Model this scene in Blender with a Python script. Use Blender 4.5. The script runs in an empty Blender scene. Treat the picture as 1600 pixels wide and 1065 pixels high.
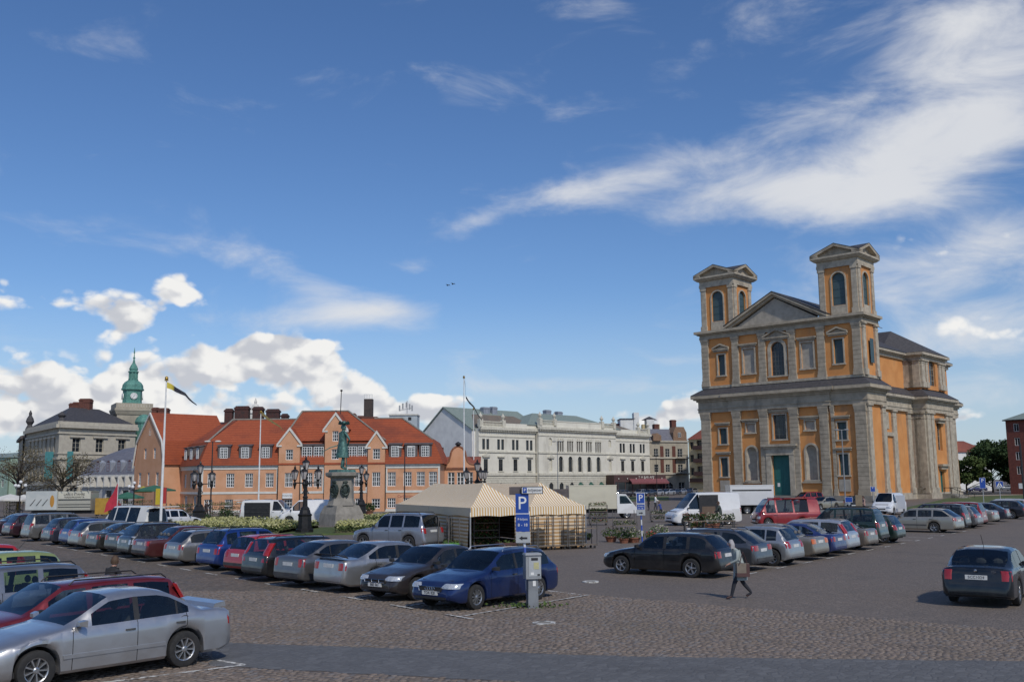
import bpy, bmesh, math, random
import numpy as np
from mathutils import Matrix, Vector, noise as mnoise
R = math.radians
random.seed(7); rng = np.random.default_rng(11)
scene = bpy.context.scene
COL = scene.collection

# ------------------------------------------------------------------ camera, light, exposure
FPX, PITCH, CAMH = 1530.0, math.atan(220/1530), 3.25
cd = bpy.data.cameras.new('camera'); cam = bpy.data.objects.new('camera', cd); COL.objects.link(cam)
cd.lens = FPX/1600*36; cd.sensor_width = 36; cd.clip_start = .1; cd.clip_end = 6000
ROLL = R(-.5)
cam.matrix_world = Matrix.Translation((0, 0, CAMH)) @ Matrix.Rotation(R(90)+PITCH, 4, 'X') @ Matrix.Rotation(ROLL, 4, 'Z')
scene.camera = cam
SUN_AZ, SUN_EL = math.atan2(.43, -.90), R(44)      # azimuth measured from +Y towards +X
sd = bpy.data.lights.new('sun', 'SUN'); sd.energy = 2.3; sd.angle = R(2.); sd.color = (1, .94, .84)
sun = bpy.data.objects.new('sun', sd); COL.objects.link(sun)
sdir = Vector((math.sin(SUN_AZ)*math.cos(SUN_EL), math.cos(SUN_AZ)*math.cos(SUN_EL), math.sin(SUN_EL)))
sun.rotation_euler = sdir.to_track_quat('Z', 'Y').to_euler()
vs = scene.view_settings
scene.display_settings.display_device = 'sRGB'
vs.view_transform = 'Standard'; vs.look = 'None'; vs.gamma = 1; vs.exposure = .06
vs.use_curve_mapping = False

def ray(px, py):
    a = (px-800)/FPX; b = -(py-532.5)/FPX
    dx = a*math.cos(ROLL)-b*math.sin(ROLL); dy = a*math.sin(ROLL)+b*math.cos(ROLL)
    return Vector((dx, math.cos(PITCH)-dy*math.sin(PITCH), math.sin(PITCH)+dy*math.cos(PITCH)))
def G(px, py, z=0):
    d = ray(px, py); t = (z-CAMH)/d.z
    return Vector((d.x*t, d.y*t, z))

# ------------------------------------------------------------------ node helpers
class NT:
    def __init__(s, nt): s.nt = nt; s.n = nt.nodes; s.l = nt.links
    def node(s, typ, **kw):
        n = s.n.new(typ)
        for k, v in kw.items(): setattr(n, k, v)
        return n
    def put(s, sock, v):
        if v is None: return
        if hasattr(v, 'is_linked') or isinstance(v, bpy.types.NodeSocket): s.l.new(v, sock)
        else:
            if sock.type == 'RGBA' and len(v) == 3: v = (*v, 1)
            sock.default_value = v
    def math(s, op, a, b=None, c=None, clamp=False):
        n = s.node('ShaderNodeMath', operation=op, use_clamp=clamp)
        for i, v in enumerate((a, b, c)):
            if v is not None: s.put(n.inputs[i], v)
        return n.outputs[0]
    def mix(s, f, a, b, typ='MIX'):
        n = s.node('ShaderNodeMix', data_type='RGBA', blend_type=typ)
        s.put(n.inputs[0], f); s.put(n.inputs[6], a); s.put(n.inputs[7], b)
        return n.outputs[2]
    def noise(s, vec, scale, detail=4, rough=.55, dist=0):
        n = s.node('ShaderNodeTexNoise')
        if vec is not None: s.l.new(vec, n.inputs['Vector'])
        n.inputs['Scale'].default_value = scale; n.inputs['Detail'].default_value = detail
        n.inputs['Roughness'].default_value = rough; n.inputs['Distortion'].default_value = dist
        return n.outputs[0]
    def ramp(s, f, a, b, lo=0., hi=1.):
        n = s.node('ShaderNodeMapRange', interpolation_type='SMOOTHSTEP')
        s.put(n.inputs[0], f); n.inputs[1].default_value = a; n.inputs[2].default_value = b
        n.inputs[3].default_value = lo; n.inputs[4].default_value = hi
        return n.outputs[0]
    def vmul(s, v, k):
        n = s.node('ShaderNodeVectorMath', operation='MULTIPLY'); s.l.new(v, n.inputs[0]); n.inputs[1].default_value = k
        return n.outputs[0]
    def vadd(s, v, k):
        n = s.node('ShaderNodeVectorMath', operation='ADD'); s.l.new(v, n.inputs[0]); s.put(n.inputs[1], k)
        return n.outputs[0]

# ------------------------------------------------------------------ sky with clouds (world directions)
world = bpy.data.worlds.new('World'); scene.world = world; world.use_nodes = True
W = NT(world.node_tree); W.n.clear()
sky = W.node('ShaderNodeTexSky', sky_type='NISHITA', sun_disc=False, sun_elevation=SUN_EL, sun_rotation=SUN_AZ,
             altitude=0, air_density=1.0, dust_density=.35, ozone_density=1.6)
tc = W.node('ShaderNodeTexCoord').outputs['Generated']
sep = W.node('ShaderNodeSeparateXYZ'); W.l.new(tc, sep.inputs[0])
az = W.math('ARCTAN2', sep.outputs[0], sep.outputs[1])
el = W.math('ARCSINE', sep.outputs[2])
def azel(px, py):
    d = ray(px, py).normalized(); return math.atan2(d.x, d.y), math.asin(d.z)
def blob(px, py, sx, sy, tilt=0, amp=1.):
    a, e = azel(px, py); sx /= FPX; sy /= FPX
    da = W.math('SUBTRACT', az, a); de = W.math('SUBTRACT', el, e)
    c, s_ = math.cos(tilt), math.sin(tilt)
    u = W.math('ADD', W.math('MULTIPLY', da, c/sx), W.math('MULTIPLY', de, s_/sx))
    v = W.math('ADD', W.math('MULTIPLY', da, -s_/sy), W.math('MULTIPLY', de, c/sy))
    q = W.math('ADD', W.math('MULTIPLY', u, u), W.math('MULTIPLY', v, v))
    return W.math('MULTIPLY', W.math('EXPONENT', W.math('MULTIPLY', q, -1)), amp)
def total(bl):
    o = blob(*bl[0])
    for b in bl[1:]: o = W.math('ADD', o, blob(*b))
    return o
WISPS = [(1500, 140, 220, 100, R(10), .72), (1420, 245, 230, 66, R(6), .72), (1560, 30, 150, 70, 0, .6), (1230, 20, 120, 40, 0, .4), (940, 292, 190, 30, R(12), .85), (745, 345, 50, 16, R(25), .5),
         (1160, 305, 150, 36, R(2), .5), (1320, 310, 160, 36, R(-2), .55), (720, 140, 60, 26, R(-15), .42), (440, 425, 120, 24, R(-14), .62), (590, 475, 100, 30, R(-4), .62),
         (900, 8, 120, 22, 0, .5), (1060, 110, 60, 30, 0, .3), (815, 405, 45, 20, 0, .4), (1340, 440, 110, 44, R(10), .6), (1530, 395, 140, 44, R(20), .8),
         (1540, 525, 150, 42, R(5), .75), (1560, 620, 150, 30, 0, .5), (920, 600, 190, 18, 0, .75), (1060, 570, 60, 14, 0, .35), (640, 415, 50, 15, 0, .35), (500, 500, 150, 20, 0, .4)]
CUMUL = [(20, 475, 52, 34, 0, .95), (135, 468, 48, 24, 0, .75), (205, 508, 46, 36, 0, .85), (285, 455, 40, 30, 0, .9), (35, 590, 80, 40, 0, .95), (120, 625, 80, 26, 0, .8), (235, 590, 80, 34, 0, .9), (370, 575, 100, 36),
         (480, 560, 80, 34), (400, 540, 70, 22, 0, .6), (330, 645, 190, 30, 0, .8), (545, 612, 46, 34), (595, 640, 60, 24, 0, .9), (690, 640, 56, 26), (60, 665, 150, 30, 0, .9), (820, 655, 110, 14, 0, .6),
         (1080, 638, 60, 26), (1010, 655, 60, 16, 0, .7), (1545, 650, 70, 14, 0, .5), (1480, 385, 80, 34, 0, .55), (1580, 350, 60, 36, 0, .6), (1560, 510, 90, 30, 0, .55)]
vst = W.vmul(tc, (1, 1, 2.2))
n1 = W.noise(W.vmul(tc, (1, 1, 2.6)), 7.5, 7, .6, .5)
n2 = W.noise(W.vmul(tc, (1, 1, 1.7)), 11, 8, .56, .25)
def puff(vec):
    n = W.node('ShaderNodeTexVoronoi', feature='F1'); W.l.new(W.vadd(vec, wob), n.inputs['Vector']); n.inputs['Scale'].default_value = 19; n.inputs['Detail'].default_value = 2; n.inputs['Roughness'].default_value = .55
    return W.math('SUBTRACT', 1., n.outputs['Distance'])
nw = W.node('ShaderNodeTexNoise'); W.l.new(tc, nw.inputs['Vector']); nw.inputs['Scale'].default_value = 16; nw.inputs['Detail'].default_value = 5; wob = W.vmul(nw.outputs['Color'], (.05, .05, .05))
pf = puff(W.vmul(tc, (1, 1, 1.5))); pfb = puff(W.vadd(W.vmul(tc, (1, 1, 1.5)), (.006, 0, .014)))
nla = W.noise(W.vmul(tc, (1, 1, 1.7)), 11, 2.5, .5, .25); nlb = W.noise(W.vadd(W.vmul(tc, (1, 1, 1.7)), (.014, 0, .030)), 11, 2.5, .5, .25)
n2b = W.noise(W.vadd(W.vmul(tc, (1, 1, 1.7)), (.012, 0, .024)), 11, 5, .56, .25)
back = W.ramp(sep.outputs[1], .30, .1)                                   # generic broken cloud outside the view
gen = W.math('MULTIPLY', W.math('MULTIPLY', back, W.ramp(sep.outputs[2], -.02, .1)), W.math('MULTIPLY', W.ramp(W.noise(tc, 2.2, 3), .45, .66), .6))
wm = W.math('ADD', total(WISPS), gen)
wd = W.math('MULTIPLY', W.ramp(W.math('ADD', W.math('MULTIPLY', wm, .62), W.math('MULTIPLY', W.math('SUBTRACT', n1, .5), 1.35)), .08, .80), .92)
cmk = W.math('MINIMUM', total(CUMUL), 1.15)
cdn = W.ramp(W.math('ADD', W.math('MULTIPLY', cmk, .90), W.math('MULTIPLY', W.math('ADD', W.math('MULTIPLY', W.math('SUBTRACT', n2, .5), 1.9), W.math('MULTIPLY', W.math('SUBTRACT', pf, .28), .9)), W.math('MINIMUM', W.math('MULTIPLY', cmk, 2.2), 1.))), .24, .58)
lit = W.ramp(W.math('ADD', W.math('ADD', W.math('MULTIPLY', W.math('SUBTRACT', nla, nlb), .9), W.math('MULTIPLY', W.math('SUBTRACT', pf, pfb), .55)), W.math('MULTIPLY', W.math('SUBTRACT', .62, cdn), .12)), -.20, .10)
ccol = W.mix(lit, (5.3, 5.5, 6.0), (8.5, 8.45, 8.3))
wcol = W.mix(W.noise(tc, 4, 3), (5.6, 5.9, 6.5), (8.0, 8.0, 8.0))
hs = W.node('ShaderNodeHueSaturation'); hs.inputs['Saturation'].default_value = 1.12; W.l.new(sky.outputs[0], hs.inputs['Color'])
c0 = W.mix(1., hs.outputs[0], (.70, .82, 1.02), 'MULTIPLY')
hz = W.ramp(el, .02, .2, .55, 0)
c0 = W.mix(hz, c0, (4.6, 5.6, 6.9))                                       # pale air low over the horizon
c1 = W.mix(wd, c0, wcol); c2 = W.mix(cdn, c1, ccol)
bg = W.node('ShaderNodeBackground'); W.l.new(c2, bg.inputs[0]); bg.inputs[1].default_value = .1
wo = W.node('ShaderNodeOutputWorld'); W.l.new(bg.outputs[0], wo.inputs[0])

# ------------------------------------------------------------------ materials
MATS = {}
def mat(name, a, b=None, rough=.7, metal=0., scale=3., bump=0., bscale=None, coat=0., spec=.5, stretch=None, contrast=(.35, .65), detail=6, grime=None):
    """two-tone noise material; grime = (colour, scale, amount) adds large irregular stains"""
    if name in MATS: return MATS[name]
    m = bpy.data.materials.new(name); m.use_nodes = True; N = NT(m.node_tree)
    p = N.n['Principled BSDF']; p.inputs['Roughness'].default_value = rough; p.inputs['Metallic'].default_value = metal
    p.inputs['Coat Weight'].default_value = coat; p.inputs['Coat Roughness'].default_value = .05; p.inputs['Specular IOR Level'].default_value = spec
    co = N.node('ShaderNodeTexCoord').outputs['Object']
    if stretch: co = N.vmul(co, stretch)
    if b is None: N.put(p.inputs['Base Color'], a)
    else:
        f = N.ramp(N.noise(co, scale, detail), *contrast); c = N.mix(f, a, b)
        if grime:
            gc, gs, ga = grime
            gf = N.math('MULTIPLY', N.ramp(N.noise(N.vmul(co, (1, 1, .35)), gs, 6, .65), .5, .72), ga)
            c = N.mix(gf, c, gc)
        N.put(p.inputs['Base Color'], c)
    if bump:
        bn = N.node('ShaderNodeBump'); bn.inputs['Strength'].default_value = bump; bn.inputs['Distance'].default_value = .02
        N.l.new(N.noise(co, bscale or scale*6, 5), bn.inputs['Height']); N.l.new(bn.outputs[0], p.inputs['Normal'])
    MATS[name] = m; return m
def paint(rgb, metal=.35, rough=.32):
    k = 'paint_%02x%02x%02x' % tuple(int(c*255) for c in rgb)
    if k in MATS: return MATS[k]
    m = bpy.data.materials.new(k); m.use_nodes = True; N = NT(m.node_tree); p = N.n['Principled BSDF']
    co = N.node('ShaderNodeTexCoord').outputs['Object']
    f = N.ramp(N.noise(co, 2.2, 5), .42, .7, 0, .08)
    c = N.mix(f, rgb, (.20, .18, .16))                                     # road film
    N.put(p.inputs['Base Color'], c); p.inputs['Metallic'].default_value = metal if max(rgb) > .06 else metal*.4; p.inputs['Specular IOR Level'].default_value = .3
    N.put(p.inputs['Roughness'], N.ramp(N.noise(co, 5, 4), .3, .7, rough-.04, rough+.10))
    p.inputs['Coat Weight'].default_value = .9; p.inputs['Coat Roughness'].default_value = .03
    MATS[k] = m; return m
def glassmat(name, tint=(.30, .36, .36), see=.55, rough=.02):
    if name in MATS: return MATS[name]
    m = bpy.data.materials.new(name); m.use_nodes = True; N = NT(m.node_tree); N.n.clear()
    t = N.node('ShaderNodeBsdfTransparent'); t.inputs[0].default_value = (*tint, 1)
    d = N.node('ShaderNodeBsdfDiffuse'); d.inputs[0].default_value = (.012, .016, .018, 1)
    g = N.node('ShaderNodeBsdfGlossy'); g.inputs['Roughness'].default_value = rough; g.inputs[0].default_value = (.9, .95, 1, 1)
    fr = N.node('ShaderNodeFresnel'); fr.inputs[0].default_value = 1.55
    a = N.node('ShaderNodeMixShader'); a.inputs[0].default_value = see; N.l.new(d.outputs[0], a.inputs[1]); N.l.new(t.outputs[0], a.inputs[2])
    b = N.node('ShaderNodeMixShader'); N.l.new(fr.outputs[0], b.inputs[0]); N.l.new(a.outputs[0], b.inputs[1]); N.l.new(g.outputs[0], b.inputs[2])
    o = N.node('ShaderNodeOutputMaterial'); N.l.new(b.outputs[0], o.inputs[0])
    MATS[name] = m; return m

M_rubber = mat('tyre_rubber', (.018, .018, .019), (.03, .029, .028), .85, scale=8, bump=.2)
M_alloy = mat('alloy', (.42, .43, .44), (.52, .52, .53), .32, .85, scale=5)
M_dark = mat('dark_plastic', (.016, .016, .018), (.026, .026, .027), .6, scale=4)
M_trim = mat('grey_trim', (.05, .05, .052), (.075, .074, .072), .6, scale=4)
M_inside = mat('cabin_cloth', (.03, .03, .034), (.05, .048, .048), .9, scale=6)
M_seat = mat('seat_cloth', (.10, .10, .105), (.16, .155, .15), .9, scale=6)
M_glass = glassmat('car_glass', (.66, .72, .72), .86); M_tint = glassmat('dark_glass', (.2, .22, .24), .3)
M_red = mat('red_lens', (.30, .008, .012), (.36, .02, .02), .15, scale=9, coat=.6)
M_amber = mat('amber_lens', (.62, .16, .02), (.55, .10, .02), .15, scale=9, coat=.6)
M_lamp = mat('clear_lens', (.62, .64, .66), (.40, .42, .44), .08, .3, scale=26, coat=1)
M_plate = mat('plate_white', (.72, .72, .70), (.6, .6, .58), .5, scale=9)
M_ink = mat('black_ink', (.02, .02, .025), None, .6)
M_chrome = mat('chrome', (.6, .6, .6), (.5, .5, .5), .15, 1., scale=5)

# ------------------------------------------------------------------ mesh builder
class MB:
    def __init__(s): s.v = []; s.f = []; s.m = []; s.M = None; s.mi = 0
    def vert(s, p):
        if s.M is not None: p = s.M @ Vector(p)
        s.v.append((p[0], p[1], p[2])); return len(s.v)-1
    def face(s, *pts):
        s.f.append([s.vert(p) for p in pts]); s.m.append(s.mi)
    def box(s, x0, x1, y0, y1, z0, z1, skip=''):
        a = [s.vert(p) for p in ((x0, y0, z0), (x1, y0, z0), (x1, y1, z0), (x0, y1, z0), (x0, y0, z1), (x1, y0, z1), (x1, y1, z1), (x0, y1, z1))]
        for k, q in (('b', (3, 2, 1, 0)), ('t', (4, 5, 6, 7)), ('f', (0, 1, 5, 4)), ('r', (1, 2, 6, 5)), ('k', (2, 3, 7, 6)), ('l', (3, 0, 4, 7))):
            if k not in skip: s.f.append([a[i] for i in q]); s.m.append(s.mi)
    def taper(s, x, y, z0, z1, w0, d0, w1, d1):
        lo = [(x-w0/2, y-d0/2, z0), (x+w0/2, y-d0/2, z0), (x+w0/2, y+d0/2, z0), (x-w0/2, y+d0/2, z0)]
        hi = [(x-w1/2, y-d1/2, z1), (x+w1/2, y-d1/2, z1), (x+w1/2, y+d1/2, z1), (x-w1/2, y+d1/2, z1)]
        s.loft([lo, hi], True, True)
    def loft(s, rings, closed=True, caps=False):
        idx = [[s.vert(p) for p in r] for r in rings]; n = len(idx[0])
        for a, b in zip(idx, idx[1:]):
            for i in range(n if closed else n-1):
                j = (i+1) % n
                s.f.append([a[i], a[j], b[j], b[i]]); s.m.append(s.mi)
        if caps:
            s.f.append(idx[0][::-1]); s.m.append(s.mi); s.f.append(idx[-1]); s.m.append(s.mi)
    def prism(s, poly, y0, y1):                                            # polygon in x,z extruded along y
        s.loft([[(x, y0, z) for x, z in poly], [(x, y1, z) for x, z in poly]], True, True)
    def slab(s, poly, z0, z1):
        s.loft([[(x, y, z0) for x, y in poly], [(x, y, z1) for x, y in poly]], True, True)
    def lathe(s, prof, x=0, y=0, n=16, caps=True, z=0):
        s.loft([[(x+r*math.cos(2*math.pi*i/n), y+r*math.sin(2*math.pi*i/n), z+h) for i in range(n)] for r, h in prof], True, caps)
    def tube(s, pts, r, n=6, caps=True):
        pts = [Vector(p) for p in pts]; rs = r if isinstance(r, (list, tuple)) else [r]*len(pts); rings = []
        for i, p in enumerate(pts):
            d = (pts[min(i+1, len(pts)-1)]-pts[max(i-1, 0)]).normalized()
            u = d.cross(Vector((0, 0, 1)) if abs(d.z) < .9 else Vector((1, 0, 0))).normalized(); w = d.cross(u)
            rings.append([p+rs[i]*(u*math.cos(2*math.pi*k/n)+w*math.sin(2*math.pi*k/n)) for k in range(n)])
        s.loft(rings, True, caps)
    def ball(s, c, rx, ry, rz, n=10, m=6):
        s.loft([[(c[0]+rx*math.sin(math.pi*j/m)*math.cos(2*math.pi*i/n), c[1]+ry*math.sin(math.pi*j/m)*math.sin(2*math.pi*i/n), c[2]-rz*math.cos(math.pi*j/m)) for i in range(n)]
                for j in [.05]+list(range(1, m))+[m-.05]], True, True)
    def mesh(s, name, mats, smooth=None):
        me = bpy.data.meshes.new(name); me.from_pydata(s.v, [], s.f)
        mats = mats if isinstance(mats, (list, tuple)) else [mats]
        for q in mats: me.materials.append(q)
        if len(mats) > 1: me.polygons.foreach_set('material_index', s.m)
        bm = bmesh.new(); bm.from_mesh(me)
        if smooth: bmesh.ops.remove_doubles(bm, verts=bm.verts, dist=.0004)
        bmesh.ops.recalc_face_normals(bm, faces=bm.faces); bm.to_mesh(me); bm.free()
        if smooth:
            me.polygons.foreach_set('use_smooth', [True]*len(me.polygons)); me.set_sharp_from_angle(angle=R(smooth))
        me.update(); return me
    def build(s, name, mats, parent=None, smooth=None): return link(name, s.mesh(name, mats, smooth), parent)
def link(name, data, parent=None, loc=None, rz=None):
    o = bpy.data.objects.new(name, data); COL.objects.link(o)
    if parent is not None: o.parent = parent
    if loc is not None: o.location = loc
    if rz is not None: o.rotation_euler = (0, 0, rz)
    return o
def tag(o, label=None, cat=None, group=None, kind=None):
    if label: o['label'] = label
    if cat: o['category'] = cat
    if group: o['group'] = group
    if kind: o['kind'] = kind
    return o
def thing(name, label, cat, loc=(0, 0, 0), rz=0, group=None):
    o = link(name, None, None, loc, rz); o.empty_display_size = .3
    return tag(o, label, cat, group)
def copy_tree(o, parent=None):
    c = o.copy(); COL.objects.link(c)
    if parent is not None: c.parent = parent
    for ch in o.children: copy_tree(ch, c)
    return c
def TR(x=0, y=0, z=0, rz=0): return Matrix.Translation((x, y, z)) @ Matrix.Rotation(rz, 4, 'Z')
_txt = {}
def text_mesh(body, size, m, depth=.004, align='CENTER'):
    k = (body, size, m.name)
    if k in _txt: return _txt[k]
    cu = bpy.data.curves.new('lettering', 'FONT'); cu.body = body; cu.size = size; cu.extrude = depth; cu.align_x = align; cu.align_y = 'CENTER'; cu.resolution_u = 3
    o = bpy.data.objects.new('lettering', cu); COL.objects.link(o)
    bpy.context.view_layer.update()
    me = bpy.data.meshes.new_from_object(o.evaluated_get(bpy.context.evaluated_depsgraph_get()))
    bpy.data.objects.remove(o); me.materials.clear(); me.materials.append(m); _txt[k] = me
    return me
def text(body, size, m, parent, loc, rz=0, name='lettering', rx=R(90)):
    o = link(name, text_mesh(body, size, m), parent, loc); o.rotation_euler = (rx, 0, rz); return o

# ------------------------------------------------------------------ ground
def surface_mat(name, kind):
    m = bpy.data.materials.new(name); m.use_nodes = True; N = NT(m.node_tree); p = N.n['Principled BSDF']
    co = N.node('ShaderNodeTexCoord').outputs['Object']
    big = N.noise(co, .09, 5, .6); mid = N.noise(co, .9, 5); fine = N.noise(co, 14, 4)
    rot = N.node('ShaderNodeVectorRotate', rotation_type='Z_AXIS'); N.l.new(co, rot.inputs[0]); rot.inputs['Angle'].default_value = R(38)
    vo = N.node('ShaderNodeTexVoronoi', feature='F1'); N.l.new(N.vmul(rot.outputs[0], (1, .72, 1)), vo.inputs['Vector']); vo.inputs['Randomness'].default_value = .75
    ve = N.node('ShaderNodeTexVoronoi', feature='DISTANCE_TO_EDGE'); N.l.new(N.vmul(rot.outputs[0], (1, .72, 1)), ve.inputs['Vector']); ve.inputs['Randomness'].default_value = .75
    sc = {'cobble': 7.5, 'sett': 8.5, 'slab': 6.5}[kind]
    vo.inputs['Scale'].default_value = ve.inputs['Scale'].default_value = sc
    hs_ = N.node('ShaderNodeSeparateColor'); N.l.new(vo.outputs['Color'], hs_.inputs[0])
    joint = N.ramp(ve.outputs['Distance'], .02, .16)
    if kind == 'cobble':
        c = N.mix(hs_.outputs[0], (.150, .115, .088), (.236, .184, .146)); c = N.mix(N.math('MULTIPLY', N.ramp(hs_.outputs[1], .7, .95), .6), c, (.12, .12, .125))
        c = N.mix(N.math('MULTIPLY', N.ramp(big, .42, .62), .45), c, (.120, .098, .066)); c = N.mix(N.math('MULTIPLY', N.ramp(mid, .5, .75), .35), c, (.105, .102, .094))
        jc, js = (.066, .055, .044), .6
    elif kind == 'sett':
        c = N.mix(hs_.outputs[0], (.168, .136, .110), (.216, .175, .144)); c = N.mix(N.math('MULTIPLY', N.ramp(big, .40, .62), .6), c, (.155, .130, .112))
        c = N.mix(N.math('MULTIPLY', N.ramp(mid, .45, .8), .5), c, (.150, .128, .110)); jc, js = (.085, .074, .066), .45
    else:
        c = N.mix(hs_.outputs[0], (.112, .112, .113), (.150, .150, .151)); c = N.mix(N.math('MULTIPLY', N.ramp(mid, .45, .75), .5), c, (.098, .100, .106)); jc, js = (.075, .075, .076), .35
    c = N.mix(N.math('MULTIPLY', N.math('SUBTRACT', 1., joint), js), c, jc)
    c = N.mix(N.math('MULTIPLY', N.ramp(N.noise(co, .32, 7, .7), .54, .72), .42), c, (.052, .050, .050))     # oil and damp patches
    c = N.mix(N.ramp(fine, .3, .8, 0, .22), c, (.16, .145, .13))
    N.put(p.inputs['Base Color'], c); p.inputs['Roughness'].default_value = .82; p.inputs['Specular IOR Level'].default_value = .35
    b = N.node('ShaderNodeBump'); b.inputs['Strength'].default_value = {'cobble': .6, 'sett': .4, 'slab': .35}[kind]; b.inputs['Distance'].default_value = .03
    N.l.new(N.math('ADD', N.math('MULTIPLY', joint, .7), N.math('MULTIPLY', fine, .4)), b.inputs['Height']); N.l.new(b.outputs[0], p.inputs['Normal'])
    MATS[name] = m; return m
M_sett = surface_mat('grey_setts', 'sett'); M_cob = surface_mat('brown_cobbles', 'cobble'); M_slab = surface_mat('blue_grey_paving', 'slab')
M_line = mat('worn_white_line', (.62, .61, .57), (.20, .18, .16), .8, scale=7, contrast=(.45, .62), bump=.3)
g = MB(); g.box(-900, 900, -60, 2500, -.6, 0, 'b'); tag(g.build('square_ground', M_sett), 'grey brown setts of the market square', kind='structure')
def sheet(name, pts, z, m, label, parent=None):
    q = []; pts = [Vector((p[0], p[1], 0)) for p in pts]
    for a, c in zip(pts, pts[1:]+pts[:1]):                                  # ragged edges where two pavings meet
        n = max(1, int((c-a).length/.35)) if min(a.length, c.length) < 45 and 'line' not in name else 1
        for k in range(n): e = a.lerp(c, k/n); j = .07 if n > 1 and k else 0; q.append((e.x+random.uniform(-j, j), e.y+random.uniform(-j, j)))
    b = MB(); b.face(*[(p[0], p[1], z) for p in q]); o = b.build(name, m, parent)
    if parent is None: tag(o, label, kind='structure')
    return o
pa, pb = G(880, 925), G(1600, 985); dv = (pb-pa).normalized()
cob_poly = [pa+dv*-3.2+Vector((-2.6, 2.2, 0)), pb+dv*16, Vector((26, -30, 0)), Vector((-60, -30, 0)), Vector((-75, 75, 0)), Vector((-32, 62, 0)), Vector((-2.4, 27.2, 0))]
cob = sheet('cobble_paving', cob_poly, .006, M_cob, 'brown cobblestones in the foreground of the square')
bd = [G(330, 1003), G(1000, 1026), G(1600, 1033), G(1600, 1033)+Vector((30, -4, 0)), Vector((30, 11, 0)), G(1000, 1075), G(640, 1056), G(330, 1041)]
band = sheet('paving_band', bd, .012, M_slab, 'smooth blue grey strip of paving across the foreground')
def in_poly(x, y, P):
    c = np.zeros(x.shape, bool); n = len(P)
    for i in range(n):
        x0, y0 = P[i][0], P[i][1]; x1, y1 = P[(i+1) % n][0], P[(i+1) % n][1]
        if y0 == y1: continue
        c ^= ((y0 > y) != (y1 > y)) & (x < (x1-x0)*(y-y0)/(y1-y0)+x0)
    return c
# the cobbles one can make out near the camera: 300 single stones, the rest in one mesh
ca, sa = math.cos(R(-24)), math.sin(R(-24)); pitchx, pitchy = .128, .152
I, J = np.meshgrid(np.arange(-300, 300), np.arange(-15, 300))
I = I.ravel(); J = J.ravel()
rowo = rng.uniform(0, 1, 400); lx = I*pitchx+rowo[J+20]*pitchx+rng.uniform(-.03, .03, I.size); ly = J*pitchy+.10*np.sin(lx*.7+J*.05)+rng.uniform(-.035, .035, I.size)
gx = lx*ca-ly*sa; gy = lx*sa+ly*ca
ok = (gy > 15.2) & (gy < 31) & (np.abs(gx) < gy*.54+.6) & in_poly(gx, gy, cob_poly) & ~in_poly(gx, gy, bd)
gx, gy = gx[ok], gy[ok]; o_ = np.argsort(np.hypot(gx, gy)); gx, gy = gx[o_], gy[o_]
def cob_shape(n, seed):
    r = np.random.default_rng(seed); A = np.linspace(0, 2*np.pi, 7)[:-1]
    A = np.array([.55, 1.57, 2.6, 3.7, 4.71, 5.75])
    return A
A6 = np.array([.55, 1.57, 2.6, 3.7, 4.71, 5.75])
def stones(cx, cy, z0):
    n = len(cx); rx = rng.uniform(.048, .070, (n, 1)); ry = rng.uniform(.055, .082, (n, 1)); jit = rng.uniform(.9, 1.08, (n, 6)); tl = rng.uniform(-.45, .45, (n, 1))
    px_ = rx*np.cos(A6+tl)*jit*1.1; py_ = ry*np.sin(A6+tl)*jit*1.05; h = rng.uniform(.006, .016, (n, 1))
    V = np.zeros((n, 13, 3))
    for k, (s_, hh) in enumerate(((1, 0), (.84, 1))):
        X, Y = px_*s_, py_*s_
        V[:, k*6:k*6+6, 0] = cx[:, None]+X*ca-Y*sa; V[:, k*6:k*6+6, 1] = cy[:, None]+X*sa+Y*ca
        V[:, k*6:k*6+6, 2] = z0+h*hh*(1+.0)+rng.uniform(-.004, .004, (n, 6))*hh
    V[:, 12, 0] = cx; V[:, 12, 1] = cy; V[:, 12, 2] = z0+h[:, 0]+.003
    F = []
    for i in range(6): j = (i+1) % 6; F += [(i, j, 6+j), (i, 6+j, 6+i), (6+i, 6+j, 12)]
    F = np.array(F)[None]+(np.arange(n)*13)[:, None, None]
    return V.reshape(-1, 3), F.reshape(-1, 3)
def np_mesh(name, V, F, m, parent=None, smooth=False):
    me = bpy.data.meshes.new(name); me.vertices.add(len(V)); me.vertices.foreach_set('co', np.asarray(V, np.float32).ravel())
    k = F.shape[1]; me.loops.add(F.size); me.loops.foreach_set('vertex_index', F.ravel().astype(np.int32))
    me.polygons.add(len(F)); me.polygons.foreach_set('loop_start', np.arange(0, F.size, k, dtype=np.int32)); me.polygons.foreach_set('loop_total', np.full(len(F), k, np.int32))
    for q in (m if isinstance(m, (list, tuple)) else [m]): me.materials.append(q)
    if smooth: me.polygons.foreach_set('use_smooth', [True]*len(F))
    me.update(calc_edges=True); me.validate(); return me
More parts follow.
